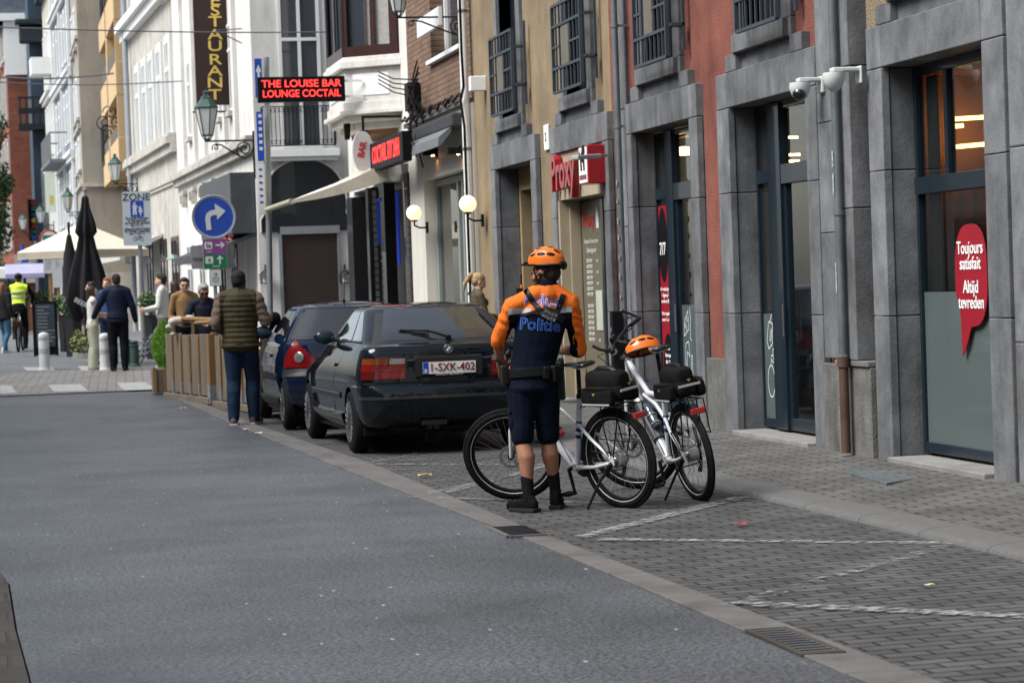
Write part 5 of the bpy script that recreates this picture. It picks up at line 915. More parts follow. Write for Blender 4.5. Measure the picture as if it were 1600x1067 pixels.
CARGL = mat('car_glass', (.008,.010,.011), .01, var=0, spec=1., coat=.6); TRIM = mat('car_trim', (.018,.019,.021), .5)
# --- dark hatchback
PB = mat('black_green_paint', (.0035,.0065,.010), .45, 0., var=.1, coat=.75, spec=.0); NUMP = mat('plate_white', (.72,.70,.66), .35, var=0, coat=.3)
bd = Body([(.22,.26),(.28,.12),(.34,.05),(.42,.02),(.52,.0),(.60,.005),(.635,.03),(.64,.085),(.66,.095),(.80,.11),(.92,.115),(.97,.13),(1.0,.155),(1.012,.20),(1.022,.30),(1.10,.42),(1.33,.95),(1.36,1.06),(1.38,1.30),(1.392,1.6)],
          [(.22,4.05),(.35,4.19),(.55,4.2),(.66,4.12),(.74,3.95),(.80,3.6),(.88,3.15),(.95,2.95),(1.02,2.86),(1.34,2.20),(1.375,2.0),(1.392,1.75)],
          [(.22,.77),(.30,.82),(.40,.838),(.55,.85),(.70,.852),(.80,.842),(.90,.822),(.97,.80),(1.0,.785),(1.022,.755),(1.34,.585),(1.365,.53),(1.38,.42),(1.392,.22)],
          [(.22,.22),(.5,.20),(.63,.17),(.65,.14),(1.0,.13),(1.03,.20),(1.35,.22)], [(.2,.05),(.63,.06),(.66,.04),(1.02,.05),(1.3,.07)], sc=(1.035,1.0,1.05))
zs = [.22,.25,.28,.34,.42,.52,.58,.615,.635,.64,.66,.72,.80,.86,.92,.95,.97,.985,1.0,1.006,1.012,1.022,1.06,1.12,1.2,1.28,1.33,1.345,1.36,1.37,1.38,1.387,1.392]
car = thing('parked_car', 'dark near-black hatchback parked directly behind the officer, plate 1-SXK-402', 'car', (0,0,0), 0, 'cars parked along the kerb')
o = bd.shell(zs).build('body', PB, car, fix=True); WB = (.74, 3.42)
carve(o, [((s_*.52, y, .31), (s_*1.2, y, .31), .345) for y in WB for s_ in (-1, 1)]+[])
q = MB(); q.bx(-.80, .80, .35, 4.0, .19, .33); q.bx(-.6,.6,.15,.4,.23,.3); q.build('underbody', BLACK, car)
for y in WB:
    for s_ in (-1, 1): wheel(car, (s_*.79, y, .31), .31, .19, 9, s_, RIM)
g = bd.patch(1.045, 1.335, 0, 1.25, .005, both=True, nf=16); rw = g.build('rear_window', CARGL, car, smooth=True, auto=50)
g = bd.patch(1.022, 1.36, 0, 1.5, .002, both=True, nf=16); g.build('window_seal', TRIM, rw, smooth=True, auto=50)
for sd in (-1, 1):
    bd.patch(1.05, 1.315, 2.02, 2.28, .004, side=sd).build('side_window', CARGL, car, smooth=True, auto=50); bd.patch(1.05, 1.315, 2.32, 2.93, .004, side=sd).build('side_window', CARGL, car, smooth=True, auto=50)
    bd.patch(1.035, 1.045, 2.0, 2.95, .008, side=sd, nz=1).build('belt_trim', TRIM, car)
    bd.patch(.50, .56, 2.29, 2.80, .012, side=sd, nz=2).build('side_moulding', TRIM, car, smooth=True); bd.patch(.545, .553, 2.29, 2.80, .015, side=sd, nz=1).build('chrome_strip', RIM, car)
    bd.patch(.24, .36, 2.27, 2.82, .025, side=sd, nz=3).build('side_skirt', PB, car, smooth=True)
    bd.patch(.60, 1.02, 2.405, 2.409, .001, side=sd, nz=5, nf=1).build('door_gap', BLACK, car); bd.patch(.33, .5, 2.405, 2.409, .001, side=sd, nz=5, nf=1).build('door_gap', BLACK, car); bd.patch(.80,.83,2.44,2.50,.022,side=sd,nz=2).build('door_handle', PB, car, smooth=True)
    # tail light
    tl = bd.patch(.70, .895, .60, 1.72, .012, side=sd, nf=18); t_ = tl.build('tail_light', LDRED, car, smooth=True, auto=50)
    bd.patch(.835, .893, .86, 1.70, .016, side=sd, nf=16, nz=2).build('indicator', LAMB, t_, smooth=True, auto=50); bd.patch(.838, .890, .62, .84, .016, side=sd, nf=6, nz=2).build('reversing_lamp', LCLR, t_, smooth=True, auto=50)
    bd.patch(.773, .828, .62, 1.0, .016, side=sd, nf=8, nz=2).build('lamp_segment', LRED, t_, smooth=True, auto=50); bd.patch(.773, .828, 1.04, 1.70, .016, side=sd, nf=10, nz=2).build('lamp_segment', LRED, t_, smooth=True, auto=50); bd.patch(.705, .765, .62, .98, .016, side=sd, nf=8, nz=2).build('lamp_segment', LRED, t_, smooth=True, auto=50)
    # mirror
    p = bd.P(1.05, 2.78, .0, sd); q = MB(); q.sph(p+V((sd*.14, .02, .03)), (.11, .07, .075), 16, 10); m_ = q.build('mirror', PB, car, smooth=True); q = MB(); q.tube([p+V((0,0,-.0)), p+V((sd*.09,.01,-.0))], .025, 8); q.build('mirror_foot', TRIM, m_); q = MB(); q.sph(p+V((sd*.145,-.038,.03)), (.088,.02,.06), 16, 8); q.build('mirror_glass', mat('mirror_face', (.02,.04,.05), .08, .3), m_, smooth=True)
bd.patch(.655, .675, 0, 1.9, .006, both=True, nf=18, nz=2).build('bumper_gap', BLACK, car)
q = bd.patch(.52, .545, 0, 2.02, .006, both=True, nf=22, nz=2); q.build('bumper_strip', mat('satin_trim', (.022,.024,.027), .35, coat=.5), car, smooth=True)
bd.patch(.922, .930, .02, 1.2, .002, both=True, nf=12, nz=1).build('hatch_gap', BLACK, car); bd.patch(.865, .875, .27, .60, .012, side=-1, nz=1).build('chrome_strip', mat('blue_strip', (.10,.14,.18), .3, .5), car); bd.patch(.865, .875, .27, .60, .012, side=1, nz=1).build('chrome_strip', MATS['blue_strip'], car)
yb_ = bd.P(.80, 0).y
q = MB(); q.bx(-.34, .34, yb_-.012, yb_+.05, .70*1.05, .905*1.05); q.build('plate_recess', mat('recess_black', (.008,.009,.010), .4, coat=.5), car, bevel=.02)
q = MB(); q.bx(-.27, .27, yb_-.022, yb_-.010, .755, .895); pl = q.build('number_plate', BLACK, car, bevel=.004)
q = MB(); q.bx(-.262, .262, yb_-.026, yb_-.023, .773, .888); q.build('plate_face', NUMP, pl); q = MB(); q.bx(-.260, -.208, yb_-.029, yb_-.027, .775, .886); q.build('plate_band', mat('eu_blue', (.01,.06,.42), .4, var=0), pl)
q = MB(); text_on(q, '1-SXK-402', .108, (.028, yb_-.030, .832), (1,0,0), (0,0,1), bold=.0012, sx=.90, spacing=1.05); q.build('plate_number', mat('plate_ruby', (.16,.012,.02), .5, var=0), pl)
q = MB(); text_on(q, 'B', .055, (-.234, yb_-.031, .80), (1,0,0), (0,0,1)); text_on(q, 'BOSTON AUTO - MEISE - 02 270 11 21', .016, (0, yb_-.024, .764), (1,0,0), (0,0,1)); q.build('small_letters', WHITE, pl)
c = bd.P(.962, 0, .0); c = V((0, c.y-.012, c.z)); q = MB(); q.lathe([(.0,.0),(.042,.0),(.042,.008),(.036,.012),(0,.012)], c+V((0,.008,0)), 28, (0,-1,0)); em = q.build('badge', TRIM, car, smooth=True, auto=30)
for k_, mm in enumerate((mat('badge_white', (.7,.7,.7), .3, var=0), mat('badge_blue', (.05,.22,.5), .3, var=0))):
    q = MB()
    for qd in (k_, k_+2): q.prism([(0,0)]+[(.024*cos(qd*pi/2+i*pi/12), .024*sin(qd*pi/2+i*pi/12)) for i in range(7)], c+V((0,-.006,0)), (1,0,0), (0,0,1), (0,-.002,0))
    q.build('badge_quarter', mm, em)
q = MB(); q.torus(c+V((0,-.004,0)), .040, .004, (0,1,0), 28, 6); q.build('badge_ring', CHROME, em, smooth=True)
q = MB(); q.lathe([(.014,0),(.014,.01),(0,.01)], (0, c.y-.0, .915*1.0), 14, (0,-1,0)); q.build('lock', CHROME, car)
pw = bd.P(1.052, .02, .03); q = MB(); a = bd.P(1.05,.0,.02); q.tube([a+V((.05,-.03,0)), V((-.10, a.y+.03, a.z+.055)), bd.P(1.115, .60, .03)], [.014,.011,.008], 6); q.tube([V((-.12, a.y+.06, a.z+.07)), bd.P(1.12,.66,.02), bd.P(1.13, .80, .018)], .008, 5); q.tube([bd.P(1.085,.25,.015), bd.P(1.125, .84, .015)], .007, 5); q.cyl(a+V((.05,.02,0)), a+V((.05,-.05,.0)), .022, n=12); q.build('wiper', BLACK, car)
q = MB(); q.cyl((-.22, .02, .27), (-.22, .4, .28), .03, n=14); q.cyl((-.15, .02, .27), (-.15, .4, .28), .03, n=14); q.bx(-.30,-.05,.0,.3,.285,.33); q.build('exhaust', mat('sooty_metal', (.03,.03,.03), .5, .6), car); q = MB(); q.bx(-.19,-.13,.3,.4,.10,.25); q.build('tow_eye', BLACK, car)
car.location = (4.255, 23.02, 0.); car.rotation_euler = (0, 0, radians(1.6))
# --- blue small hatchback
PBL = mat('dark_blue_paint', (.003,.008,.024), .45, 0., var=.1, coat=.75, spec=.0)
cb = Body([(.22,.18),(.30,.06),(.42,.01),(.55,.0),(.60,.02),(.63,.07),(.70,.10),(.86,.105),(.95,.12),(.985,.16),(1.0,.22),(1.04,.26),(1.34,.55),(1.38,.68),(1.405,.95),(1.415,1.2)],
          [(.22,3.7),(.35,3.81),(.55,3.8),(.68,3.72),(.80,3.45),(.90,3.1),(1.0,2.8),(1.04,2.7),(1.36,1.98),(1.40,1.7),(1.415,1.4)],
          [(.22,.74),(.30,.79),(.42,.81),(.60,.825),(.75,.825),(.86,.815),(.95,.80),(1.0,.775),(1.04,.75),(1.34,.575),(1.38,.50),(1.405,.36),(1.415,.18)],
          [(.22,.24),(.6,.26),(.9,.26),(1.04,.24),(1.4,.22)], [(.2,.05),(.63,.08),(1.02,.07),(1.3,.07)], sc=(1.02,1.0,1.045))
zc2 = [.22,.25,.30,.36,.42,.50,.55,.60,.63,.70,.78,.86,.92,.95,.985,1.0,1.02,1.04,1.1,1.18,1.26,1.34,1.36,1.38,1.395,1.405,1.415]
c2 = thing('parked_car', 'dark blue small hatchback parked in front of the black one, triangular red tail light', 'car', (0,0,0), 0, 'cars parked along the kerb')
o = cb.shell(zc2).build('body', PBL, c2, fix=True); WB = (.56, 3.03); carve(o, [((s_*.50, y, .295), (s_*1.2, y, .295), .325) for y in WB for s_ in (-1, 1)])
q = MB(); q.bx(-.76, .76, .3, 3.6, .19, .33); q.build('underbody', BLACK, c2)
for y in WB:
    for s_ in (-1, 1): wheel(c2, (s_*.755, y, .295), .295, .17, 6, s_, RIM)
rw = cb.patch(1.03, 1.335, 0, 1.5, .006, both=True, nf=16).build('rear_window', CARGL, c2, smooth=True, auto=50); cb.patch(1.01, 1.355, 0, 1.7, .003, both=True, nf=16).build('window_seal', TRIM, rw, smooth=True)
cb.patch(.60, .685, 0, 1.95, .014, both=True, nf=18, nz=3).build('bumper_top', TRIM, c2, smooth=True); cb.patch(.44, .455, 0, 1.95, .004, both=True, nf=18, nz=1).build('bumper_groove', BLACK, c2)
for sd in (-1, 1):
    cb.patch(1.045, 1.32, 2.06, 2.36, .004, side=sd).build('side_window', CARGL, c2, smooth=True); cb.patch(1.045, 1.32, 2.39, 2.95, .004, side=sd).build('side_window', CARGL, c2, smooth=True)
    cb.patch(.54, .62, 2.28, 2.60, .022, side=sd, nz=3).build('side_moulding', TRIM, c2, smooth=True); cb.patch(.24,.34,2.24,2.83,.02,side=sd,nz=3).build('sill', TRIM, c2, smooth=True); cb.patch(.35, 1.03, 2.375, 2.379, .001, side=sd, nz=6, nf=1).build('door_gap', BLACK, c2); cb.patch(.80,.83,2.42,2.48,.022,side=sd,nz=2).build('door_handle', PBL, c2, smooth=True)
    t_ = cb.patch(.70, lambda f: .72+.28*max(0, 1-abs(f-1.5)/(.75 if f < 1.5 else .42))**.8, .80, 1.90, .014, side=sd, nf=26).build('tail_light', LRED, c2, smooth=True, auto=50)
    p = cb.P(.815, 1.32, .010, sd); n_ = (cb.P(.815, 1.32, .03, sd)-cb.P(.815, 1.32, .0, sd)).normalized(); q = MB(); q.lathe([(.062,0),(.062,.012),(.045,.02),(.0,.022)], p, 24, n_); q.build('round_lamp', LCLR, t_, smooth=True, auto=50)
    p = cb.P(1.05, 2.72, 0, sd); q = MB(); q.sph(p+V((sd*.13,.02,.03)), (.11,.08,.08), 16, 10); m_ = q.build('mirror', PBL, c2, smooth=True); q = MB(); q.sph(p+V((sd*.135,-.045,.03)), (.085,.02,.062), 16, 8); q.build('mirror_glass', MATS['mirror_face'], m_, smooth=True)
q = MB(); p = V((0, .98, 1.405*1.045)); q.tube([p, p+V((0,-.14,.38))], [.006,.002], 6); q.cyl(p+V((0,0,-.01)), p+V((0,-.01,.03)), .016, n=10); q.build('antenna', BLACK, c2)
q = MB(); q.bx(-.27, .27, -.10, -.09, .52, .63); pl = q.build('number_plate', NUMP, c2); 
c2.location = (4.06, 27.75, 0.0); c2.rotation_euler = (0, 0, radians(.8))
# ---------------------------------------------------------------- police bicycles
BWH = mat('bike_white', (.56,.58,.60), .3, var=.06, coat=.8); BBK = mat('bike_black', (.007,.007,.008), .42, var=.2, spec=.2); BAGM = mat('bag_fabric', (.008,.0078,.0082), .75, var=.35, vs=14, bump=.5, bs=120, spec=.08); REFL = mat('reflective', (.42,.42,.43), .35, var=.1); NAVYD = mat('decal_navy', (.01,.03,.13), .4, var=0)
ORG = mat('helmet_orange', (.62,.135,.008), .35, var=.08, coat=.4); TY = mat('tyre_black', (.009,.009,.0095), .7, var=.3, vs=12, bump=.6, bs=70, spec=.08)
RW = .355
def bwheel(par, c, ax, X, side, hubr, rotor, name='wheel'):
    e = thing('w', None, None); COL.objects.unlink(e); bpy.data.objects.remove(e)
    q = MB(X); c = V(c); ax = V(ax); q.torus(c, RW-.029, .029, ax, 64, 12); q.torus(c, RW-.003, .018, ax, 64, 8)
    if name == 'wheel': pass
    w = q.build(name, TY, par, smooth=True, auto=180)
    q = MB(X); q.torus(c, RW-.064, .012, ax, 64, 8, flat=1.1); q.build('rim', BBK, w, smooth=True)
    q = MB(X)
    for s_ in (-1,1): q.torus(c+ax*.021*s_, RW-.049, .0030, ax, 64, 4)
    q.build('reflective_ring', mat('ring_reflect', (.5,.5,.5), .4, var=.1), w, smooth=True)
    u = V((0,0,1)); v = ax.cross(u); q = MB(X)
    for i in range(32):
        a = 2*pi*i/32; b_ = a+(.5 if i % 4 < 2 else -.5)*.9; s_ = .03 if i % 2 else -.03; d0 = u*cos(b_)+v*sin(b_); d1 = u*cos(a)+v*sin(a); q.cyl(c+ax*s_+d0*(hubr*.8), c+d1*(RW-.066), .0014, n=4, cap=False)
    q.build('spokes', mat('spoke_steel', (.22,.22,.23), .4, .8), w)
    q = MB(X); q.lathe([(.012,-.065),(.02,-.06),(.02,-.04),(hubr,-.034),(hubr*1.02,-.02),(hubr*1.02,.02),(hubr,.034),(.02,.04),(.02,.06),(.012,.065)], c, 24, ax); q.build('hub', CHROME if hubr > .04 else BBK, w, smooth=True, auto=30)
    if rotor:
        q = MB(X); rc = c+ax*.045; q.torus(rc, .083, .006, ax, 40, 4, flat=.25); q.torus(rc, .071, .004, ax, 40, 4, flat=.3)
        for i in range(6): a = 2*pi*i/6; q.tube([rc+(u*cos(a)+v*sin(a))*.018, rc+(u*cos(a+.35)+v*sin(a+.35))*.05, rc+(u*cos(a+.25)+v*sin(a+.25))*.075], .003, 4)
        for i in range(12): a = 2*pi*i/12; q.sph(rc+(u*cos(a)+v*sin(a))*.077, .006, 6, 4)
        q.build('brake_disc', mat('disc_steel', (.30,.30,.31), .35, .9, var=.3, vs=40), w)
    return w
def bike(label, loc, rz, lean, steer, crank=0., red_bottle=True, tall=0.):
    t = thing('police_bicycle', label, 'bicycle', (0,0,0), 0, 'white police bicycles')
    rh, fh, bb = V((0,0,RW)), V((1.13,0,RW)), V((.44,0,.285)); st, sl_ = V((.315,0,.80)), V((.365,0,.60)); ht, hb = V((.90-.1*tall,0,.985+tall)), V((.965,0,.80+tall*.5))
    q = MB(); q.tube([ht, hb], .026, 14); q.tube([bb, st], .021, 14)
    q.tube([bb+V((.02,0,.01)), bb.lerp(hb,.5)+V((0,0,-.004)), hb+V((-.01,0,.0))], [.033,.036,.033], 14, flat=1.0); q.tube([st+V((0,0,-.03)), st+V((.30,0,-.02)), ht+V((.01,0,-.06))], [.019,.021,.025], 12); q.tube([st.lerp(bb,.42)+V((0,0,0)), st+V((.20,0,-.10)), st+V((.40,0,-.035))], .015, 10)
    for s_ in (-1,1):
        q.tube([bb+V((-.02,s_*.03,0)), V((.2,s_*.055,.30)), rh+V((.03,s_*.066,-.02))], [.018,.014,.013], 10); q.tube([sl_+V((-.01,s_*.012,.0)), V((.20,s_*.05,.50)), rh+V((.01,s_*.066,.02))], [.013,.012,.011], 10)
        q.bx(-.02,.03,s_*.066-.005,s_*.066+.005,RW-.035,RW+.035)
    q.cyl(bb+V((0,-.045,0)), bb+V((0,.045,0)), .034, n=18)
    fr = q.build('frame', BWH, t, smooth=True, auto=50)
    for k_ in range(3): z = .50+k_*.05; q = MB(); p = bb.lerp(st, (z-.285)/.515); q.tube([p, p+V((-.01,0,.025))], .0218, 14); q.build('frame_stripe', NAVYD, fr)
    q = MB(); d = (hb-bb).normalized(); up = d.cross(V((0,1,0)))*-1; up = up if up.z > 0 else -up
    text_on(q, 'Police', .062, bb.lerp(hb,.62)+V((0,.0385,0)), -d, up, bold=.001); text_on(q, 'Politie', .034, st.lerp(ht,.4)+V((0,.0225,-.028)), V((-1,0,0)), V((0,0,1)))
    text_on(q, 'Police', .062, bb.lerp(hb,.62)+V((0,-.0385,0)), d, up, bold=.001)
    for k_ in range(4): p = bb.lerp(hb, .80+k_*.028); q.tube([p, p+d*.013], .0348, 14)
    q.build('lettering', NAVYD, fr)
    q = MB(); q.tube([st+V((0,0,-.02)), V((.29,0,1.0+tall))], .0155, 12); q.lathe([(.024,0),(.024,.03)], st+V((0,0,-.01)), 14); sp = q.build('seat_post', BBK, t, smooth=True)
    q = MB(); P = []
    for i, (x, w, z, h) in enumerate(((.15,.03,1.050,.012),(.165,.07,1.055,.03),(.20,.082,1.050,.038),(.26,.070,1.044,.034),(.31,.040,1.042,.028),(.37,.024,1.042,.025),(.42,.018,1.038,.022),(.435,.008,1.034,.012))):
        P.append([V((x, w*cos(a), z+(h*.42 if sin(a) > 0 else h)*sin(a)-.012*abs(cos(a))**3)) for a in [2*pi*k_/16 for k_ in range(16)]])
    q.grid(P, closed=True); q.f.append(tuple(range(16))); q.m.append(0); q.f.append(tuple(range(7*16+15, 7*16-1, -1))); q.m.append(0); q.v = [v+V((0,0,tall)) for v in q.v]; sd_ = q.build('saddle', mat('saddle_vinyl', (.013,.013,.014), .3, coat=.5), t, smooth=True, sub=1, fix=True)
    q = MB(); [q.tube([V((.20,s_*.03,1.03)),V((.27,s_*.022,1.005)),V((.37,s_*.015,1.025))], .004, 6) for s_ in (-1,1)]; q.v = [v+V((0,0,tall)) for v in q.v]; q.build('rails', CHROME, sd_)
    q = MB(); 
    for s_ in (-1,1):
        q.tube([V((-.02,s_*.07,RW+.03)),V((-.10,s_*.075,.60)),V((-.12,s_*.065,.755)),V((.22,s_*.06,.76)),V((.31,s_*.015,.72))], .0055, 6); q.tube([V((0,s_*.072,RW+.03)),V((.03,s_*.075,.58)),V((.05,s_*.065,.755))], .005, 6); q.tube([V((.02,s_*.072,RW+.03)),V((.10,s_*.09,.52)),V((-.22,s_*.085,.50)),V((-.24,s_*.07,.755)),V((-.12,s_*.065,.757))], .005, 6)
    for x in (-.22,-.1,.02,.14): q.tube([V((x,-.066,.757)),V((x,.066,.757))], .005, 6)
    q.build('rack', BBK, t, smooth=True)
    q = MB(); q.bx(-.285,-.255,-.055,.055,.655,.70); q.build('rear_light', mat('rear_light_red', (.32,.008,.012), .15, coat=1), t, bevel=.008); q = MB(); q.tube([V((-.25,0,.68)),V((-.2,0,.75))], .006, 6); q.build('light_bracket', BBK, t)
    q = MB(); q.torus(rh, RW+.018, .030, (0,1,0), 30, 8, flat=1.0, a0=-.9, a1=1.25) if 0 else None
    bwheel(t, rh, (0,1,0), None, 1, .060, False); 
    q = MB(); q.cyl(bb+V((0,-.052,0)), bb+V((0,-.058,0)), .088, n=28); q.tube([bb+V((0,-.055,.085)), rh+V((0,-.055,.04))], .006, 6); q.tube([bb+V((0,-.055,-.085)), V((.03,-.055,.27)), rh+V((0,-.055,-.04))], .006, 6); q.lathe([(.045,-.005),(.045,.005)], rh+V((0,-.055,0)), 18, (0,1,0)); q.build('chain_drive', BBK, t, smooth=False)
    q = MB(); q.tube([rh+V((.0,-.065,-.03)), rh+V((.03,-.07,-.10)), rh+V((.055,-.06,-.15))], [.015,.012,.018], 8); q.build('derailleur', BBK, t)
    ca = V((cos(crank), 0, sin(crank))); q = MB()
    for s_ in (-1,1): q.tube([bb+V((0,s_*.06,0)), bb+V((0,s_*.085,0)), bb+ca*(.17*s_)+V((0,s_*.09,0))], [.019,.015,.011], 8)
    cr_ = q.build('crank', BBK, t, smooth=True)
    for s_ in (-1,1):
        p = bb+ca*(.17*s_)+V((0,s_*.15,0)); q = MB(); q.torus(p, .042, .007, (0,0,1), 8, 6); q.cyl(p-V((0,.055*1,0)), p+V((0,.045,0)), .009, n=8)
        for k_ in (-1,1): q.box(p+V((k_*.035,0,0)), (.012,.085,.022)); q.box(p+V((0,k_*.04,0)), (.07,.01,.022))
        q.build('pedal', BBK, cr_)
    q = MB(); q.tube([V((.05,.07,RW-.07)), V((.10,.11,.22)), V((.155,.21,.045)), V((.16,.215,.012))], [.014,.011,.009,.013], 8); q.cyl(V((-.005,.075,RW-.02)), V((.07,.075,RW-.08)), .018, n=10); q.build('kickstand', BBK, t, smooth=True)
    q = MB(); q.tube([V((.44,.05,.30)),V((.25,.07,.34)),V((.02,.075,.36))], .003, 5); q.tube([ht+V((.02,.03,.0)), V((.6,.05,.60)), bb+V((.02,.03,.04))], .003, 5); q.build('cable', BBK, t)
    # steered group
    sa = (ht-hb).normalized(); X = Matrix.Translation(hb) @ Matrix.Rotation(steer, 4, sa) @ Matrix.Translation(-hb)
    q = MB(X)
    for s_ in (-1,1): q.tube([hb+V((.012,s_*.030,-.02)), hb+V((.035,s_*.062,-.07)), fh+V((-.05,s_*.062,.20)), fh+V((-.004,s_*.06,0))], [.017,.020,.016,.012], 10)
    q.tube([hb+V((.012,-.032,-.02)), hb+V((.012,.032,-.02))], .02, 8); q.build('fork', BWH, t, smooth=True)
    bwheel(t, fh, (0,1,0), X, 1, .024, True)
    top = ht+sa*.10; q = MB(X); q.tube([ht, top], .018, 12); q.tube([top+V((-.0,0,-.015)), top+V((.07,0,.02))], .021, 10)
    bc = top+V((.075,0,.025)); q.tube([bc+V((-.09,-.33,.03)), bc+V((-.04,-.2,.03)), bc+V((0,-.08,.0)), bc, bc+V((0,.08,.0)), bc+V((-.04,.2,.03)), bc+V((-.09,.33,.03))], [.011,.012,.0145,.016,.0145,.012,.011], 10); hbr = q.build('handlebar', BBK, t, smooth=True)
    for s_ in (-1,1):
        q = MB(X); q.tube([bc+V((-.06,s_*.22,.03)), bc+V((-.095,s_*.345,.03))], .0165, 10); q.tube([bc+V((-.095,s_*.345,.03)), bc+V((-.02,s_*.37,.08)), bc+V((.03,s_*.36,.12))], .012, 8); q.build('grip', BBK, hbr, smooth=True)
        q = MB(X); q.tube([bc+V((-.03,s_*.19,.02)), bc+V((.03,s_*.19,-.01)), bc+V((.0,s_*.27,-.02)), bc+V((-.02,s_*.31,-.02))], [.012,.008,.006,.006], 6); q.tube([bc+V((.03,s_*.19,-.01)), bc+V((.13,s_*.14,-.03)), bc+V((.10,s_*.05,-.16)), hb+V((.03,0,.05))], .0032, 5); q.build('brake_lever', BBK, hbr)
    q = MB(X); q.box(bc+V((.02,0,.02)), (.03,.09,.06)); q.build('display', BBK, hbr, bevel=.008); q = MB(X); q.lathe([(.018,0),(.03,.03),(.03,.045)], bc+V((.03,0,-.07)), 14, (1,0,0)); q.build('headlight', CHROME, hbr, smooth=True)
    # bottle
    d = (hb-bb).normalized(); nn = V((-d.z, 0, d.x)); nn = nn if nn.z > 0 else -nn; b0 = bb.lerp(hb, .40)+nn*.072
    if red_bottle:
        q = MB(); q.lathe([(.030,0),(.036,.006),(.037,.12)], b0-d*.05, 18, d); bo = q.build('bottle', mat('bottle_red', (.40,.012,.02), .3, coat=.6), t, smooth=True, auto=40); q = MB(); q.lathe([(.037,.12),(.036,.22),(.02,.25)], b0-d*.05, 18, d); q.build('bottle_label', mat('label_yellow', (.55,.48,.10), .5, var=.5, vs=30), bo, smooth=True); q = MB(); q.torus(b0, .040, .004, d, 18, 6); q.build('bottle_cage', BBK, bo)
    else:
        q = MB(); q.lathe([(.028,0),(.034,.01),(.034,.10),(.028,.12),(.034,.14),(.034,.2),(.015,.23)], b0-d*.05, 18, d); bo = q.build('bottle', mat('bottle_clear', (.05,.07,.09), .15, coat=1), t, smooth=True, auto=40); q = MB(); [q.torus(b0+d*k_, .040, .004, d, 18, 6) for k_ in (-.02,.06)]; q.build('bottle_cage', REFL, bo)
        q = MB(); q.tube([bb.lerp(hb,.25)+V((0,-.0,.0)), bb.lerp(hb,.72)], [.052,.052], 8); q.build('battery', mat('battery_grey', (.05,.055,.06), .5), t, smooth=True, auto=30)
    t.location = loc; t.rotation_euler = (lean, 0, rz); return t
def bag(label, T):
    """rack-top trunk bag, local frame of the bicycle"""
    t = thing('trunk_bag', label, 'bag', (0,0,0), 0, 'black trunk bags on the bicycle racks')
    q = MB(); 
    def lump(x0,x1,w0,w1,z0,z1):
        P = []
        for i in range(9):
            u = i/8; x = x0+(x1-x0)*u; k_ = (1-abs(2*u-1)**6); P.append([V((x, ((w0+(w1-w0)*(.5+.5*sin(a)))*math.copysign(abs(cos(a))**.55, cos(a)))*(.75+.25*k_), (z0+z1)/2+(z1-z0)/2*math.copysign(abs(sin(a))**.6, sin(a))*(.72+.28*k_))) for a in [2*pi*j/18 for j in range(18)]])
        q.grid(P, closed=True); n = 18; k0 = len(q.v)-9*n; q.f.append(tuple(range(k0, k0+n))); q.m.append(0); q.f.append(tuple(range(k0+9*n-1, k0+8*n-1, -1))); q.m.append(0)
    lump(-.18,.20,.088,.08,.77,.93); q.X = None; b_ = q.build('main_compartment', BAGM, t, smooth=True, sub=1, fix=True)
    q = MB(); lump(-.175,.19,.090,.066,.865,1.0); q.build('top_compartment', BAGM, t, smooth=True, sub=1, fix=True)
    for s_ in (-1,1):
        q = MB(Matrix.Translation((0,s_*.118,0))); lump(-.16,.16,.038,.032,.755,.895); pk = q.build('side_pocket', BAGM, t, smooth=True, sub=1, fix=True)
        q = MB(); q.box((.0,s_*.150,.775), (.27,.010,.010)); q.build('piping', REFL, pk); q = MB(); q.prism([(0,0),(.03,0),(.015,-.018)], (-.01,s_*.1545,.855), (1,0,0), (0,0,1), (0,.003*s_,0)); q.build('emblem', mat('emblem_yellow', (.30,.28,.05), .5, var=0), pk)
        q = MB(); q.tube([V((-.15+.32*i/8, s_*(.153-.02*abs(i-4)**2/16), .888)) for i in range(9)], .004, 5); q.build('zip', BBK, pk)
    q = MB(); q.box((-.203,0,.865), (.008,.17,.016)); q.build('reflective_strip', REFL, t); q = MB(); q.tube([V((-.09,0,.99)),V((-.04,0,1.012)),V((.08,0,1.012)),V((.12,0,.99))], .010, 8, flat=1.8); q.build('handle', BBK, t, smooth=True); q = MB(); q.prism([(-.015,0),(.015,0),(0,-.02)], (-.2085,0,.91), (0,1,0), (0,0,1), (-.003,0,0)); q.build('emblem', MATS['emblem_yellow'], t)
    t.location = T.location; t.rotation_euler = T.rotation_euler; return t
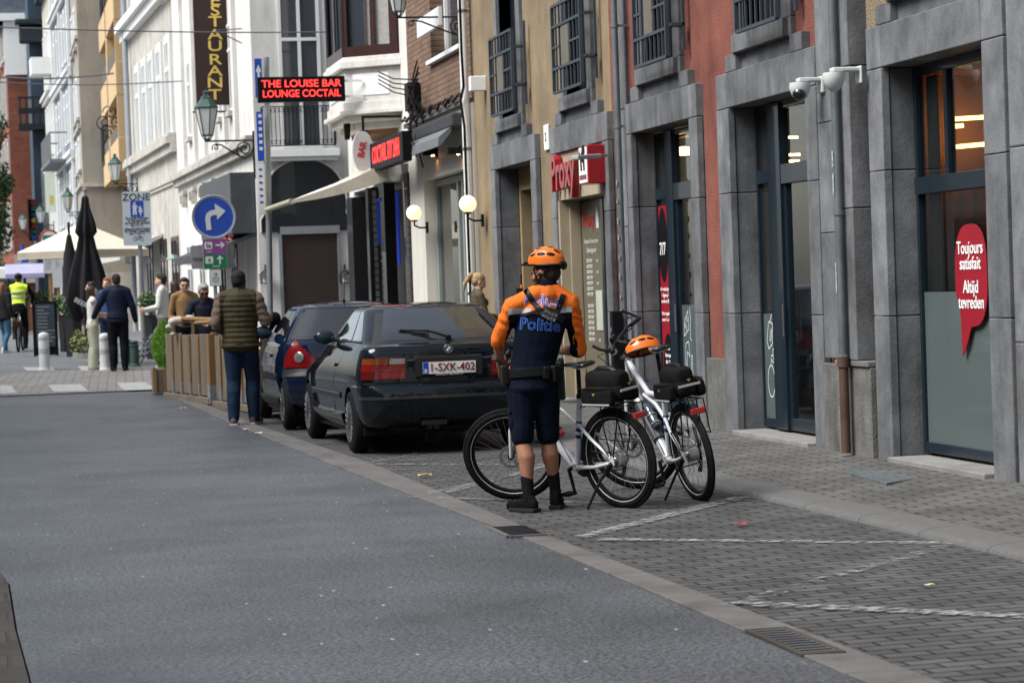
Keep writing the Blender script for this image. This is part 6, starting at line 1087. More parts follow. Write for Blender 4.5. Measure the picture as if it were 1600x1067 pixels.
def helmet_parts(par, X, shell_name='helmet'):
    """cycling helmet; local origin at the head centre, +y forward"""
    q = MB(X); n, m = 28, 9; P = []
    for j in range(m+1):
        t = pi/2*j/m*1.0; row = []
        for i in range(n):
            a = 2*pi*i/n; rr = cos(t*.98); x = .100*rr*cos(a); y = (.132 if sin(a) > 0 else .142)*rr*sin(a)*(1+.0*j); z = .02+.112*sin(t)**.9-(.028 if j == 0 else 0)*(.5-.5*sin(a)); row.append(V((x, y-.005, z)))
        P.append(row)
    P.insert(0, [V((v.x*.93, v.y*.93, v.z+.004)) for v in P[0]]); q.grid(P, closed=True); k0 = len(q.v)-n; q.f.append(tuple(range(k0, k0+n))); q.m.append(0); h = q.build(shell_name, ORG, par, smooth=True, auto=60, fix=True)
    q = MB(X)
    for (a, t, l, w) in [(90+s_*d, e, l, w) for s_ in (-1,1) for d, e, l, w in ((12,62,.05,.012),(32,40,.055,.012),(58,28,.05,.014),(95,30,.055,.018),(128,26,.055,.018),(160,38,.05,.016),(150,64,.04,.012),(70,60,.045,.011))]:
        a_, t_ = radians(a), radians(t); p = V((.100*cos(t_)*cos(a_), (.132 if sin(a_) > 0 else .142)*cos(t_)*sin(a_)-.005, .02+.112*sin(t_)**.9)); n_ = V((p.x/.01, p.y/.0175, (p.z-.02)/.0125)).normalized(); tg = V((0,1,0))-n_*n_.y; tg = tg.normalized(); R = Matrix((tg, n_.cross(tg), n_)).transposed(); q.sph(p-n_*.004, (l*.62, w*.85, .009), 12, 6, R)
    q.build('vents', BBK, h, smooth=True)
    q = MB(X); q.torus(V((0,-.005,.012)), .1, .010, (0,0,1), 32, 8); q.v = [ (v if X is None else v) for v in q.v]
    rim = MB(X); rim.tube([V((.096*cos(2*pi*i/32), (.128 if i <= 16 else .138)*sin(2*pi*i/32)-.005, .010-.014*(.5-.5*sin(2*pi*i/32)))) for i in range(32)], .009, 8, closed=True); rim.build('helmet_rim', BBK, h, smooth=True)
    q = MB(X); q.grid([[V((.085*sin(b), .115+.012*cos(b)+.055*k_*cos(b)**.8, .030-.016*k_)) for b in [(-1+2*j/10)*1.15 for j in range(11)]] for k_ in (0,.5,1)]+[[V((.085*sin(b), .115+.012*cos(b)+.055*k_*cos(b)**.8, .022-.016*k_)) for b in [(-1+2*j/10)*1.15 for j in range(11)]] for k_ in (1,.5,0)]); q.build('peak', BBK, h, smooth=True)
    return h
r1, f1 = gnd(977, 793), gnd(803, 785); h1 = radians(120)
K1 = bike('white police bicycle the officer is holding, with the red bottle on its frame', r1, h1, -.14, .66, crank=radians(-102), red_bottle=True)
B1 = bag('black trunk bag on the rack of the bicycle held by the officer', K1)
r2 = gnd(1095, 782); h2 = atan2(1.09, -.13)
K2 = bike('white police bicycle on its kickstand with an orange helmet hung on its bars', r2, h2, -.17, .85, crank=radians(-100), red_bottle=False, tall=.085)
B2 = bag('black trunk bag on the rack of the unattended bicycle, right of the other', K2)
# helmet hanging on the second bicycle's bars
hh = thing('bicycle_helmet', 'orange cycling helmet hung upside down on the bars of the unattended bicycle', 'helmet', (0,0,0)); helmet_parts(hh, Matrix.Rotation(radians(10), 4, 'Y') @ Matrix.Scale(.98, 4), 'shell')
q = MB(); q.tube([V((.09,.02,-.02)),V((.05,.06,.10)),V((.02,.10,.16))], .006, 6); q.tube([V((-.09,.02,-.02)),V((-.03,.06,.10)),V((.02,.10,.16))], .006, 6); q.build('strap', BBK, hh)
Mk = Matrix.LocRotScale(K2.location, K2.rotation_euler, None); hh.location = Mk @ V((.70, -.05, 1.075)); hh.rotation_euler = (radians(-14), radians(8), radians(78))
# ---------------------------------------------------------------- people
SKIN = mat('skin_tan', (.27,.125,.075), .55, var=.12, vs=12, bump=.15, bs=120); SKINL = mat('skin_light', (.50,.31,.22), .55, var=.08, vs=9); SKIND = mat('skin_dark', (.060,.032,.022), .5, var=.12, vs=9)
DENIM = mat('denim', (.014,.028,.055), .85, spec=.08, var=.3, vs=6, bump=.4, bs=120); CHAR = mat('charcoal_cloth', (.008,.009,.011), .85, spec=.05, var=.2, vs=5, bump=.3, bs=90)
EYEM = mat('eye_dark', (.02,.015,.012), .2)
def ells(mb, p0, p1, a0, b0, a1, b1, yaw=0., n=None):
    p0, p1 = V(p0), V(p1); L = (p1-p0).length; n = n or max(3, int(L/.025)); R = Matrix.Rotation(yaw, 3, 'Z')
    for i in range(n+1):
        t = i/n; a, b = a0+(a1-a0)*t, b0+(b1-b0)*t; mb.sph(p0.lerp(p1, t), (a, b, max(min(a,b)*.55, .02)), 16, 8, R)
def hand(mb, w, d, palm_n, s=1., curl=.5, grip=0., side=1):
    """palm from the wrist w along d; palm_n = direction the palm faces; five separate bent fingers"""
    w, d, n_ = V(w), V(d).normalized(), V(palm_n); n_ = (n_-d*n_.dot(d)).normalized(); k = d.cross(n_)*side
    for j in range(4):
        b0 = w+d*.018*s+k*((j-1.5)*.012*s); b1 = w+d*.088*s+k*((j-1.5)*.0205*s); mb.cap(b0, b1, .0155*s, .0115*s, 8)
    for j, L in enumerate((.070,.080,.074,.058)):
        p = w+d*.090*s+k*((j-1.5)*.0215*s); a = .12
        for seg, f in enumerate((.45,.32,.23)):
            a += (curl*(.5 if seg == 0 else .75)+grip*(.7 if seg == 0 else 1.0)); e = p+(d*cos(a)+n_*sin(a))*L*f*s; mb.cap(p, e, (.0090-.0008*seg)*s, (.0085-.0008*seg)*s, 8); p = e
    p = w+d*.028*s-k*.030*s; e = p+(d*.72-k*.62+n_*(.25+grip*.6)).normalized()*.036*s; mb.cap(p, e, .0125*s, .0105*s, 8); e2 = e+(d*.92-k*.2+n_*(.30+grip*.9)).normalized()*.030*s; mb.cap(e, e2, .0100*s, .0085*s, 8); mb.cap(e2, e2+(d*.8+n_*(.35+grip)).normalized()*.018*s, .0088*s, .0078*s, 8)
def head_mesh(mb, c, hy, hp, s=1.):
    """c head centre, hy yaw (0 faces +y, + turns left), hp pitch down"""
    R = (Matrix.Rotation(hy, 3, 'Z') @ Matrix.Rotation(-hp, 3, 'X')); c = V(c); T = lambda x, y, z: c+R @ V((x*s, y*s, z*s))
    mb.sph(T(0,-.018,.030), (.076*s,.096*s,.086*s), 20, 12, R); mb.sph(T(0,.012,-.015), (.068*s,.078*s,.085*s), 18, 10, R); mb.sph(T(0,.030,-.062), (.050*s,.052*s,.048*s), 16, 10, R); mb.sph(T(0,.062,-.088), (.022*s,.020*s,.018*s), 10, 8, R)
    for x in (-1,1): mb.sph(T(x*.050,.030,-.045), (.022*s,.04*s,.035*s), 10, 8, R); mb.sph(T(x*.040,.060,-.022), (.022*s,.020*s,.016*s), 10, 8, R); mb.sph(T(x*.030,.080,.022), (.022*s,.012*s,.008*s), 10, 6, R); mb.sph(T(x*.076,-.008,-.008), (.010*s,.019*s,.031*s), 10, 8, R)
    mb.cap(T(0,.084,.010), T(0,.106,-.026), .009*s, .013*s, 8); mb.sph(T(.010,.094,-.030), .010*s, 8, 6); mb.sph(T(-.010,.094,-.030), .010*s, 8, 6)
    mb.sph(T(0,.084,-.056), (.024*s,.010*s,.0065*s), 10, 6, R); mb.sph(T(0,.082,-.066), (.020*s,.010*s,.007*s), 10, 6, R)
    return R, T
class Fig:
    def __init__(f, h, **kw):
        s = f.s = h/1.75; J = dict(head=(0,.025,1.615), neck=(0,-.005,1.50), chest=(0,0,1.33), waist=(0,0,1.08), hip=(0,-.01,.93), shL=(-.175,-.01,1.42), shR=(.175,-.01,1.42), elL=(-.235,-.03,1.14), elR=(.235,-.03,1.14), wrL=(-.245,.05,.90), wrR=(.245,.05,.90), hpL=(-.09,-.01,.90), hpR=(.09,-.01,.90), knL=(-.10,.02,.49), knR=(.10,.02,.49), anL=(-.10,-.03,.085), anR=(.10,-.03,.085), toL=(-.13,.13,.02), toR=(.13,.13,.02), haL=None, haR=None, pnL=(1,.2,0), pnR=(-1,.2,0))
        J.update(kw); f.J = {k: (V(v)*s if v is not None and k[:2] not in ('pn','ha') else (V(v) if v is not None else None)) for k, v in J.items()}
def make_person(name_label, h, fig, loc, rz, skin, vox, top, bottom, shoes, hair, extras=None, female=0., hy=0., hp=0., sleeve=1., shirt_in=0., build=1., face=True, group=None, top_name='jacket', bottom_name='trousers', loose=1., curl=.35, gripL=0., gripR=0., topdisp=None, toppick=None, hem=.0, bw=1.0, cut=None):
    t = thing('person', name_label, 'person', (0,0,0), 0, group); J = fig.J; s = fig.s; b = build*s
    # one continuous body
    q = MB(); R, T = head_mesh(q, J['head'], hy, hp, s); q.cap(J['neck']+V((0,-.005,-.03)), J['head']+V((0,-.015*s,-.05*s)), .056*b, .050*b)
    q.cap(J['neck']+V((0,0,-.03)), J['chest']+V((0,0,.05)), .06*b, .09*b); ells(q, J['chest'], J['waist'], .15*b, .09*b, .125*b*(1-.12*female), .085*b); ells(q, J['waist'], J['hip'], .125*b, .085*b, .15*b, .10*b)
    for S_ in 'LR':
        q.cap(J['neck'].lerp(J['sh'+S_], .3), J['sh'+S_], .05*b, .052*b); q.cap(J['sh'+S_], J['el'+S_], .050*b*(1-.15*female), .038*b*(1-.12*female)); q.cap(J['el'+S_], J['el'+S_].lerp(J['wr'+S_], .3), .038*b*(1-.12*female), .040*b*(1-.12*female)); q.cap(J['el'+S_].lerp(J['wr'+S_], .3), J['wr'+S_], .040*b*(1-.12*female), .025*b)
        d = J['ha'+S_] if J['ha'+S_] is not None else (J['wr'+S_]-J['el'+S_]); hand(q, J['wr'+S_], d, J['pn'+S_], s, curl, gripL if S_ == 'L' else gripR, 1 if S_ == 'L' else -1)
        q.cap(J['hp'+S_], J['kn'+S_], .085*b, .055*b); a, k_ = J['an'+S_], J['kn'+S_]; back = V((0,-.012,0)); fwd = (J['to'+S_]-a); fwd.z = 0; back = -fwd.normalized()*.016*s
        q.cap(k_, k_.lerp(a, .28)+back*1.2, .053*b, .061*b); q.cap(k_.lerp(a, .28)+back*1.2, k_.lerp(a, .62)+back*.5, .061*b, .042*b); q.cap(k_.lerp(a, .62)+back*.4, a, .040*b, .031*b); q.cap(a, a+V((0,0,-.04)), .033*s, .035*s); q.cap(a+V((0,0,-.045)), J['to'+S_]+V((0,0,.02)), .035*s, .025*s)
    remeshed(q, 'body', skin, t, vox, 3)
    if face:
        for x in (-1,1):
            e = MB(); e.sph(T(x*.030,.083,.008), (.0125*s,.006*s,.006*s), 10, 6, R); e.build('eye', EYEM, t, smooth=True)
            e = MB(); e.sph(T(x*.030,.088,.026), (.019*s,.006*s,.0035*s), 10, 6, R); e.build('eyebrow', hair[0] if hair else EYEM, t, smooth=True)
    # upper garment
    if top is not None:
        q = MB(); lo = loose; hz = J['hip'].z+(.02-hem)*s
        ells(q, J['chest']+V((0,0,.02)), J['waist'], .172*b*lo, .112*b*lo, .150*b*lo*(1-.10*female), .112*b*lo); hb_ = J['waist'].lerp(J['hip'], min(1.4, max(.05,(J['waist'].z-hz)/max(.01,(J['waist'].z-J['hip'].z))))); ells(q, J['waist'], hb_, .150*b*lo*(1-.10*female), .112*b*lo, .168*b*lo, .122*b*lo)
        ells(q, J['chest']+V((0,-.01,.10*s)), J['chest']+V((0,0,.02)), .135*b*lo, .10*b*lo, .172*b*lo, .112*b*lo)
        if female > .3: [q.sph(J['chest']+V((x*.07*s,.075*s,.0)), .062*s, 12, 8) for x in (-1,1)]
        q.cap(J['neck']+V((0,-.004,-.015*s)), J['neck']+V((0,0,-.06*s)), .064*b, .085*b)
        for S_ in 'LR':
            q.cap(J['neck'].lerp(J['sh'+S_], .25)+V((0,0,-.01)), J['sh'+S_], .062*b*lo, .064*b*lo)
            if sleeve > 0:
                e = J['el'+S_]; q.cap(J['sh'+S_], J['sh'+S_].lerp(e, min(1, sleeve*2)), .064*b*lo, .052*b*lo)
                if sleeve > .5: q.cap(e, e.lerp(J['wr'+S_], (sleeve-.5)*2), .052*b*lo, (.052-.014*(sleeve-.5)*2)*b*lo)
        remeshed(q, top_name, top, t, vox, 4, picker=toppick, disp=topdisp)
    if bottom is not None:
        mm, length, wide = bottom; q = MB(); ells(q, J['hip']+V((0,0,.08*s)), J['hip']+V((0,-.01,-.04*s)), .150*b, .108*b, .172*b, .125*b)
        for S_ in 'LR':
            k_, a = J['kn'+S_], J['an'+S_]; q.cap(J['hp'+S_]+V((0,0,-.0)), k_.lerp(J['hp'+S_], max(0, 1-length*2)), .098*b*wide**.5, (.072*wide)*b)
            if length > .5:
                fw_ = J['to'+S_]-a; fw_.z = 0; bk_ = -fw_.normalized()*.018*s; q.cap(k_, k_.lerp(a, .3)+bk_, .072*b*wide, .070*b*wide); q.cap(k_.lerp(a, .3)+bk_, k_.lerp(a, (length-.5)*2)+V((0,0,-.01)), .070*b*wide, .056*b*wide if wide < 1.15 else .075*b*wide)
        remeshed(q, bottom_name, mm, t, vox, 4, disp=lambda co, no: co+no*.004*noise.noise(co*9.)*s)
    if shoes is not None:
        for S_ in 'LR':
            q = MB(); a, to = J['an'+S_], J['to'+S_]; fl = V((to.x-a.x, to.y-a.y, 0)).normalized(); hl = V((a.x, a.y, 0))-fl*.035*s; g0 = min(a.z-.085*s, to.z-.02*s); q.cap(hl+V((0,0,g0+.042*s)), V((to.x,to.y,g0+.036*s)), .040*s, .036*s); q.cap(hl+V((0,0,g0+.05*s)), a+V((0,0,(.01+.05*bw)*s-.02)), .040*s, .043*s); q.cap(hl+fl*.06*s+V((0,0,g0+.06*s)), V((to.x,to.y,g0+.04*s))-fl*.05*s, .040*s, .038*s)
            sh = remeshed(q, 'shoe', shoes[0], t, max(.007, vox*.8), 3, disp=(lambda g: lambda co, no: V((co.x, co.y, max(co.z, g+.012*s))))(g0))
            q = MB(); q.prism([(p[0], p[1]) for p in [(-.042,-.075),(.042,-.075),(.050,.05),(.046,.14),(.025,.185),(-.02,.185),(-.044,.14),(-.044,.05)]], V((0,0,0)), (1,0,0), (0,1,0), (0,0,.024)); an = atan2(fl.y, fl.x)-pi/2; q.v = [V((a.x, a.y, g0))+Matrix.Rotation(an, 3, 'Z') @ (v*s) for v in q.v]; q.build('sole', shoes[1], sh, bevel=.004)
    if hair:
        hm, style = hair; q = MB()
        if style != 'none':
            q.sph(T(0,-.026,.042), (.082*s,.098*s,.084*s), 20, 12, R); q.sph(T(0,-.048,.0), (.074*s,.072*s,.075*s), 16, 10, R)
            if style == 'long': q.cap(T(0,-.06,.02), T(0,-.10,-.16), .078*s, .075*s); q.cap(T(0,-.10,-.16), T(0,-.09,-.33), .075*s, .045*s); [q.cap(T(x*.07,-.01,.03), T(x*.075,-.035,-.13), .028*s, .03*s) for x in (-1,1)]
            if style == 'tail': q.cap(T(0,-.10,.055), T(0,-.150,.040), .028*s, .034*s); q.cap(T(0,-.150,.040), T(0,-.180,-.10), .036*s, .030*s); q.cap(T(0,-.180,-.10), T(0,-.155,-.20), .030*s, .014*s)
            if style == 'short': q.sph(T(0,.030,.092), (.058*s,.045*s,.024*s), 12, 8, R)
            face_n = R @ V((0,1,0))
            def cutf(co, no, c=V(J['head']), fn=face_n, up=R @ V((0,0,1))):
                d = co-c; f_ = d.dot(fn); u_ = d.dot(up)
                if f_ > .045*s and u_ < .055*s: co = co-fn*(f_-.045*s)*.95
                return co+no*.003*noise.noise(co*60.)*s
            remeshed(q, 'hair', hm, t, max(.006, vox*.8), 2, disp=cutf)
    if extras: extras(t, J, s, R, T)
    t.location = loc; t.rotation_euler = (0,0,rz); return t
# --- the officer
OCL = mat('officer_orange', (.62,.125,.006), .75, var=.06, vs=5, bump=.25, bs=90); ONV = mat('officer_navy', (.004,.006,.013), .8, var=.2, vs=6, bump=.3, bs=90, spec=.04); OSH = mat('officer_shorts', (.006,.008,.016), .8, var=.25, vs=6, bump=.35, bs=80, spec=.04); BOOT = mat('boot_suede', (.009,.008,.0075), .8, spec=.04, var=.4, vs=18, bump=.7, bs=60); SOLE = mat('sole_rubber', (.014,.014,.014), .8)
HB = mat('hair_dark_brown', (.022,.013,.008), .6, var=.5, vs=60, bump=.8, bs=150)
k = 1/(1.80/1.75)
def pj(px, py, ly=0.): z = (798-py)/220.; return (((px-845)/220.+.035*z)*k, ly*k, z*k)
of = Fig(1.80, head=pj(849,427,.035), neck=pj(853,448,.0), chest=pj(845,505,.0), waist=pj(832,560,.0), hip=pj(828,596,-.01), shL=pj(799,478,-.02), shR=pj(889,476,.0), elL=pj(776,528,.05), elR=pj(903,550,.10), wrL=pj(779,573,.22), wrR=pj(868,551,.26), hpL=pj(812,606,-.01), hpR=pj(850,606,.01), knL=pj(814,690,-.03), knR=pj(855,690,.07), anL=pj(824,776,-.105), anR=pj(866,770,.10), toL=(-.215,.015,.022), toR=(.125,.275,.022), haL=(0.02,.75,-.55), haR=(-.9,.35,-.1), pnL=(1,.0,-.3), pnR=(0,.2,-1))
def opick(c, n_):
    z = c.z; x = c.x; ax = abs(x-.03)
    if z > 1.60: return 1
    armL = x < -.195-.0*(z) and z < 1.50; armR = x > .262 and z < 1.50
    if armL: return 1 if (x > -.275+.13*(1.50-z)-.02 and z < 1.40 and False) else (1 if n_.x > .55 and z < 1.36 else 0)
    if armR: return 1 if n_.x < -.1 and z < 1.42 else 0
    lim = 1.402 if x < .03 else 1.402-.0*(x)
    if lim < z < lim+.040 and (x < -.03 or x > .17): return 2
    return 0 if z > lim else 1
def odisp(co, no):
    a = 0.
    armL = co.x < -.20; armR = co.x > .265
    if armL or armR: a = .0055*sin(co.z*70+9*noise.noise(co*6.)+co.x*40)*(.5+noise.noise(co*11.))+.004*noise.noise(co*24.)
    else: a = .004*noise.noise(V((co.x*7, co.y*7, co.z*16)))+.004*noise.noise(V((co.x*10+3, co.y*4, co.z*5)))
    return co+no*a
def oextra(t, J, s, R, T):
    jers = [c for c in t.children if c.name.startswith('jersey')][0]; shorts = [c for c in t.children if c.name.startswith('shorts')][0]
    def bvh(o): return BVHTree.FromPolygons([v.co for v in o.data.vertices], [tuple(p.vertices) for p in o.data.polygons])
    bj = bvh(jers)
    def onback(x, z, off=.005, y0=-.6):
        h_ = bj.ray_cast(V((x, y0, z)), V((0,1,0))); return (h_[0]+V((0,-off,0))) if h_[0] is not None else V((x, -.12, z))
    def ptext(s_, size, x, z, name, m, off, bold, tilt=0., sx=1.):
        vs, fs = txt(s_, size, extr=.0, bold=bold, sx=sx); q = MB(); P = [onback(x+p.x*cos(tilt)-p.y*sin(tilt), z+p.y*cos(tilt)+p.x*sin(tilt), off) for p in vs]; q.add(P, fs); return q.build(name, m, jers, smooth=True)
    wh = mat('print_white', (.55,.58,.62), .5, var=0); bl = mat('print_blue', (.015,.07,.42), .5, var=0); bl2 = mat('print_blue_outline', (.08,.22,.75), .5, var=0)
    zt = 1.492; xt = .058
    ptext('Police', .112, xt, zt, 'lettering_outline', wh, .0045, .0022, -.10, 1.02); ptext('Police', .112, xt, zt, 'lettering', bl, .0065, .0, -.10, 1.02)
    ptext('Politie', .118, .028, 1.318, 'lettering_outline', bl2, .0045, .0022, -.10, .98); ptext('Politie', .118, .028, 1.318, 'lettering', ONV, .0065, -.0012, -.10, .98)
    def band(pts, w, name='strap', m=BBK, off=.010):
        q = MB(); G = []
        P = []
        for (a, b) in zip(pts, pts[1:]):
            for i in range(8): P.append((a[0]+(b[0]-a[0])*i/8, a[1]+(b[1]-a[1])*i/8))
        P.append(pts[-1])
        for i, p in enumerate(P):
            a, b = P[max(0,i-1)], P[min(len(P)-1,i+1)]; d = V((b[0]-a[0], b[1]-a[1])).normalized(); n_ = V((-d.y, d.x))*w/2; G.append([onback(p[0]-n_.x, p[1]-n_.y, .001), onback(p[0]-n_.x*.9, p[1]-n_.y*.9, off), onback(p[0]+n_.x*.9, p[1]+n_.y*.9, off), onback(p[0]+n_.x, p[1]+n_.y, .001)])
        q.grid(G); return q.build(name, m, jers)
    band([(-.065,1.575),(-.02,1.49),(.03,1.425),(.095,1.39)], .042); band([(.205,1.53),(.165,1.43),(.135,1.385)], .042)
    band([(.03,1.425),(-.06,1.40),(-.14,1.385),(-.18,1.34)], .022); band([(.14,1.39),(.20,1.345)], .05); b_ = band([(.045,1.425),(.155,1.375)], .085, 'harness_patch', mat('patch_black', (.02,.02,.021), .7), .014)
    q = MB()
    for i, s_ in enumerate(('POLICE','POLITIE')): vs, fs = txt(s_, .030, extr=0.); tl = -.42; q.add([onback(.10+p.x*cos(tl)-(p.y-.018+.036*(1-i))*sin(tl), 1.40+(p.y-.018+.036*(1-i)-.02)*cos(tl)+p.x*sin(tl), .019) for p in vs], fs)
    q.build('patch_lettering', mat('patch_grey', (.28,.28,.28), .6, var=0), b_)
    for (x0, x1) in ((-.165,-.035),):
        q = MB(); q.grid([[onback(x0+(x1-x0)*i/10, 1.408+.030*j/2-.012*(i/10), .0045) for i in range(11)] for j in range(3)]); q.build('reflective_band', REFL, jers, smooth=True)
    # collar, belt, holster gear
    q = MB(); c = J['neck']+V((.0,-.0,-.005)); q.lathe([(.070,-.03),(.068,.03),(.062,.045)], c, 24, (.0,.15,1)); q.build('collar', ONV, jers, smooth=True)
    q = MB(); w = J['waist'].lerp(J['hip'], .55); P = [[w+V((.178*s*cos(a)*1.0, .132*s*sin(a)-.005, dz+.012*cos(a))) for a in [2*pi*i/32 for i in range(32)]] for dz in (-.03,.03)]; P = [[p+V(((p-w).x*.0,0,0)) for p in r] for r in P]; P2 = [[w+(p-w)*1.045 for p in r] for r in P]; q.grid([P[0], P2[0], P2[1], P[1]], closed=True); q.build('belt', BBK, t, bevel=.002)
    def pouch(a, dz, sz, nm, tilt=0.): c = w+V((.198*s*cos(a), .150*s*sin(a)-.005, dz)); q = MB(); q.box(c, sz, Matrix.Rotation(a-pi/2, 3, 'Z') @ Matrix.Rotation(tilt, 3, 'Y')); return q.build(nm, BBK, t, bevel=.012, seg=3)
    pouch(radians(-38), -.02, (.075,.045,.12), 'belt_pouch'); pouch(radians(-62), -.01, (.05,.04,.09), 'belt_pouch'); h_ = pouch(radians(-12), -.10, (.07,.05,.22), 'holster', .12); pouch(radians(-4), .035, (.055,.045,.10), 'pistol_grip', .2); pouch(radians(192), -.02, (.075,.05,.14), 'belt_pouch'); pouch(radians(-22), .04, (.05,.05,.05), 'belt_pouch')
    # cargo pocket on shorts
    q = MB(); k_ = J['hpL'].lerp(J['knL'], .62); q.sph(k_+V((-.072,-.0,.0)), (.026,.062,.085), 14, 8); q.build('cargo_pocket', OSH, shorts, smooth=True); q = MB(); q.box(k_+V((-.088,-.035,.075)), (.02,.05,.02)); q.build('pocket_flap', BBK, shorts, bevel=.004)
    # socks
    for S_ in 'LR':
        a = J['an'+S_]; kn = J['kn'+S_]; q = MB(); q.cap(a+V((0,0,-.01)), a.lerp(kn, .34), .040*s, .046*s, 16); remeshed(q, 'sock', CHAR, t, .008, 2)
        q = MB(); to = J['to'+S_]; fl = V((to.x-a.x, to.y-a.y, 0)).normalized(); 
        for i in range(4): p = a+fl*(.045+.018*i)+V((0,0,.02-.018*i)); r_ = fl.cross(V((0,0,1))); q.tube([p-r_*.022, p+fl*.008+V((0,0,.006)), p+r_*.022], .0035, 5)
        q.build('laces', BBK, t)
    # helmet, straps, ear piece, shoulder radio
    Xh = Matrix.Translation(T(0,-.012,.052)) @ (R @ Matrix.Rotation(radians(4), 3, 'X')).to_4x4() @ Matrix.Scale(1.02, 4); hl = helmet_parts(t, Xh)
    q = MB(); q.sph(T(0,-.148,.035), (.055,.02,.035), 12, 8, R); q.build('helmet_rear', BBK, hl, smooth=True)
    for x in (-1,1):
        q = MB(); q.tube([T(x*.080,.045,.04), T(x*.079,.028,-.045), T(x*.045,.045,-.105)], .006, 6); q.tube([T(x*.082,-.07,.03), T(x*.080,.0,-.035), T(x*.077,.028,-.05)], .006, 6); q.build('chin_strap', BBK, hl, smooth=True)
    p = V((-.105, .06, 1.585)); q = MB(); q.bx(p.x-.025, p.x+.025, p.y-.02, p.y+.02, p.z-.07, p.z+.0); q.tube([p+V((.012,0,0)), p+V((.014,0,.10))], .007, 8); q.build('shoulder_radio', BBK, t, bevel=.005); q = MB(); q.cyl(p+V((.012,0,0)), p+V((.0125,0,.025)), .009, n=10); q.build('radio_band', OCL, t)
    q = MB(); q.tube([T(-.085,.0,-.012), T(-.082,.03,-.02), T(-.07,.06,-.05)], .005, 6); q.sph(T(-.084,-.004,-.008), .014, 8, 6); q.build('ear_piece', BBK, t)
off = make_person('person in orange and navy police cycling uniform with orange helmet, back turned, holding a bicycle', 1.80, of, (3.735,16.80,0), -PS, SKIN, .0085, [OCL, ONV, REFL], (OSH, .45, 1.12), (BOOT, SOLE), (HB,'buzz'), oextra, hy=radians(62), hp=.10, sleeve=.55, build=1.02, top_name='jersey', bottom_name='shorts', toppick=opick, topdisp=odisp, hem=-.02, bw=.1, curl=.25, gripL=.65, gripR=.1, loose=1.06)
# --- the man in the quilted vest
VEST = mat('olive_vest', (.040,.033,.016), .6, spec=.12, var=.2, vs=5, bump=.2, bs=50); KNIT = mat('taupe_knit', (.13,.095,.07), .9, var=.2, vs=30, bump=.5, bs=120); PURP = mat('sneaker_purple', (.10,.06,.09), .7, var=.3); SOLEW = mat('sole_white', (.45,.43,.42), .6)
def vdisp(co, no):
    if abs(co.x) < .225 and co.z < 1.60: r = abs(sin(co.z*2*pi/.125)); return co+no*(.013*r**.6+.004*noise.noise(co*12.))
    return co+no*.005*sin(co.z*70+5*noise.noise(co*6.))
def vextra(t, J, s, R, T):
    q = MB(); q.sph(J['elL'].lerp(J['wrL'],.05)+V((-.035,-.03,0)), (.035,.04,.075), 14, 8); q.build('elbow_patch', CHAR, t, smooth=True)
    q = MB(); w = J['wrR']+V((.06,.03,-.02)); q.sph(w, (.075,.06,.085), 16, 10); q.cap(w+V((-.02,0,-.05)), w+V((-.06,.02,-.12)), .04, .03); remeshed(q, 'glove', CHAR, t, .012, 3)
    q = MB(); q.torus(J['waist'].lerp(J['hip'],1.1), .17, .010, (0,0,1), 28, 6); q.build('waistband', BLACK, t)
    q = MB(); q.lathe([(.074,-.03),(.073,.03),(.066,.04)], J['neck']+V((0,0,-.01)), 20, (0,.1,1)); q.build('collar', VEST, t, smooth=True)
vf = Fig(1.90, shL=(-.20,-.01,1.42), shR=(.20,-.01,1.42), elL=(-.27,-.08,1.13), wrL=(-.16,.17,1.02), haL=(.6,.6,0), elR=(.285,.0,1.16), wrR=(.30,.22,1.20), haR=(.3,.8,.1), anL=(-.10,-.06,.085), toL=(-.12,.10,.02), anR=(.10,.10,.085), knR=(.10,.12,.5), toR=(.14,.26,.02))
def pk(c, n_): return 0 if abs(c.x) < .225 else 1
make_person('person in an olive quilted vest and jeans, seen from behind beside the blue car', 1.90, vf, gnd(381, 664), -PS+radians(-5), SKIND, .011, [VEST, KNIT], (DENIM, .98, 1.02), (PURP, SOLEW), (mat('hair_black', (.010,.008,.007), .7, bump=.5, bs=200),'buzz'), vextra, hy=-.1, hp=.12, sleeve=1., build=1.16, top_name='vest', toppick=pk, topdisp=vdisp, hem=.06, loose=1.10)
# --- blonde woman behind the car
KH = mat('khaki_jacket', (.065,.055,.028), .8, var=.2); BLO = mat('hair_blonde', (.36,.24,.12), .5, var=.45, vs=40, bump=.6, bs=150)
make_person('person with a blonde ponytail and khaki jacket looking down behind the dark hatchback', 1.64, Fig(1.64, elR=(.22,.05,1.15), wrR=(.10,.25,1.12), elL=(-.22,.05,1.15), wrL=(-.08,.26,1.10)), (6.05,30.6,.14), -PS-radians(75), SKINL, .012, [KH], (DENIM, .98, 1.), (BLACK, BLACK), (BLO,'tail'), None, female=.6, hp=.42, sleeve=1.)
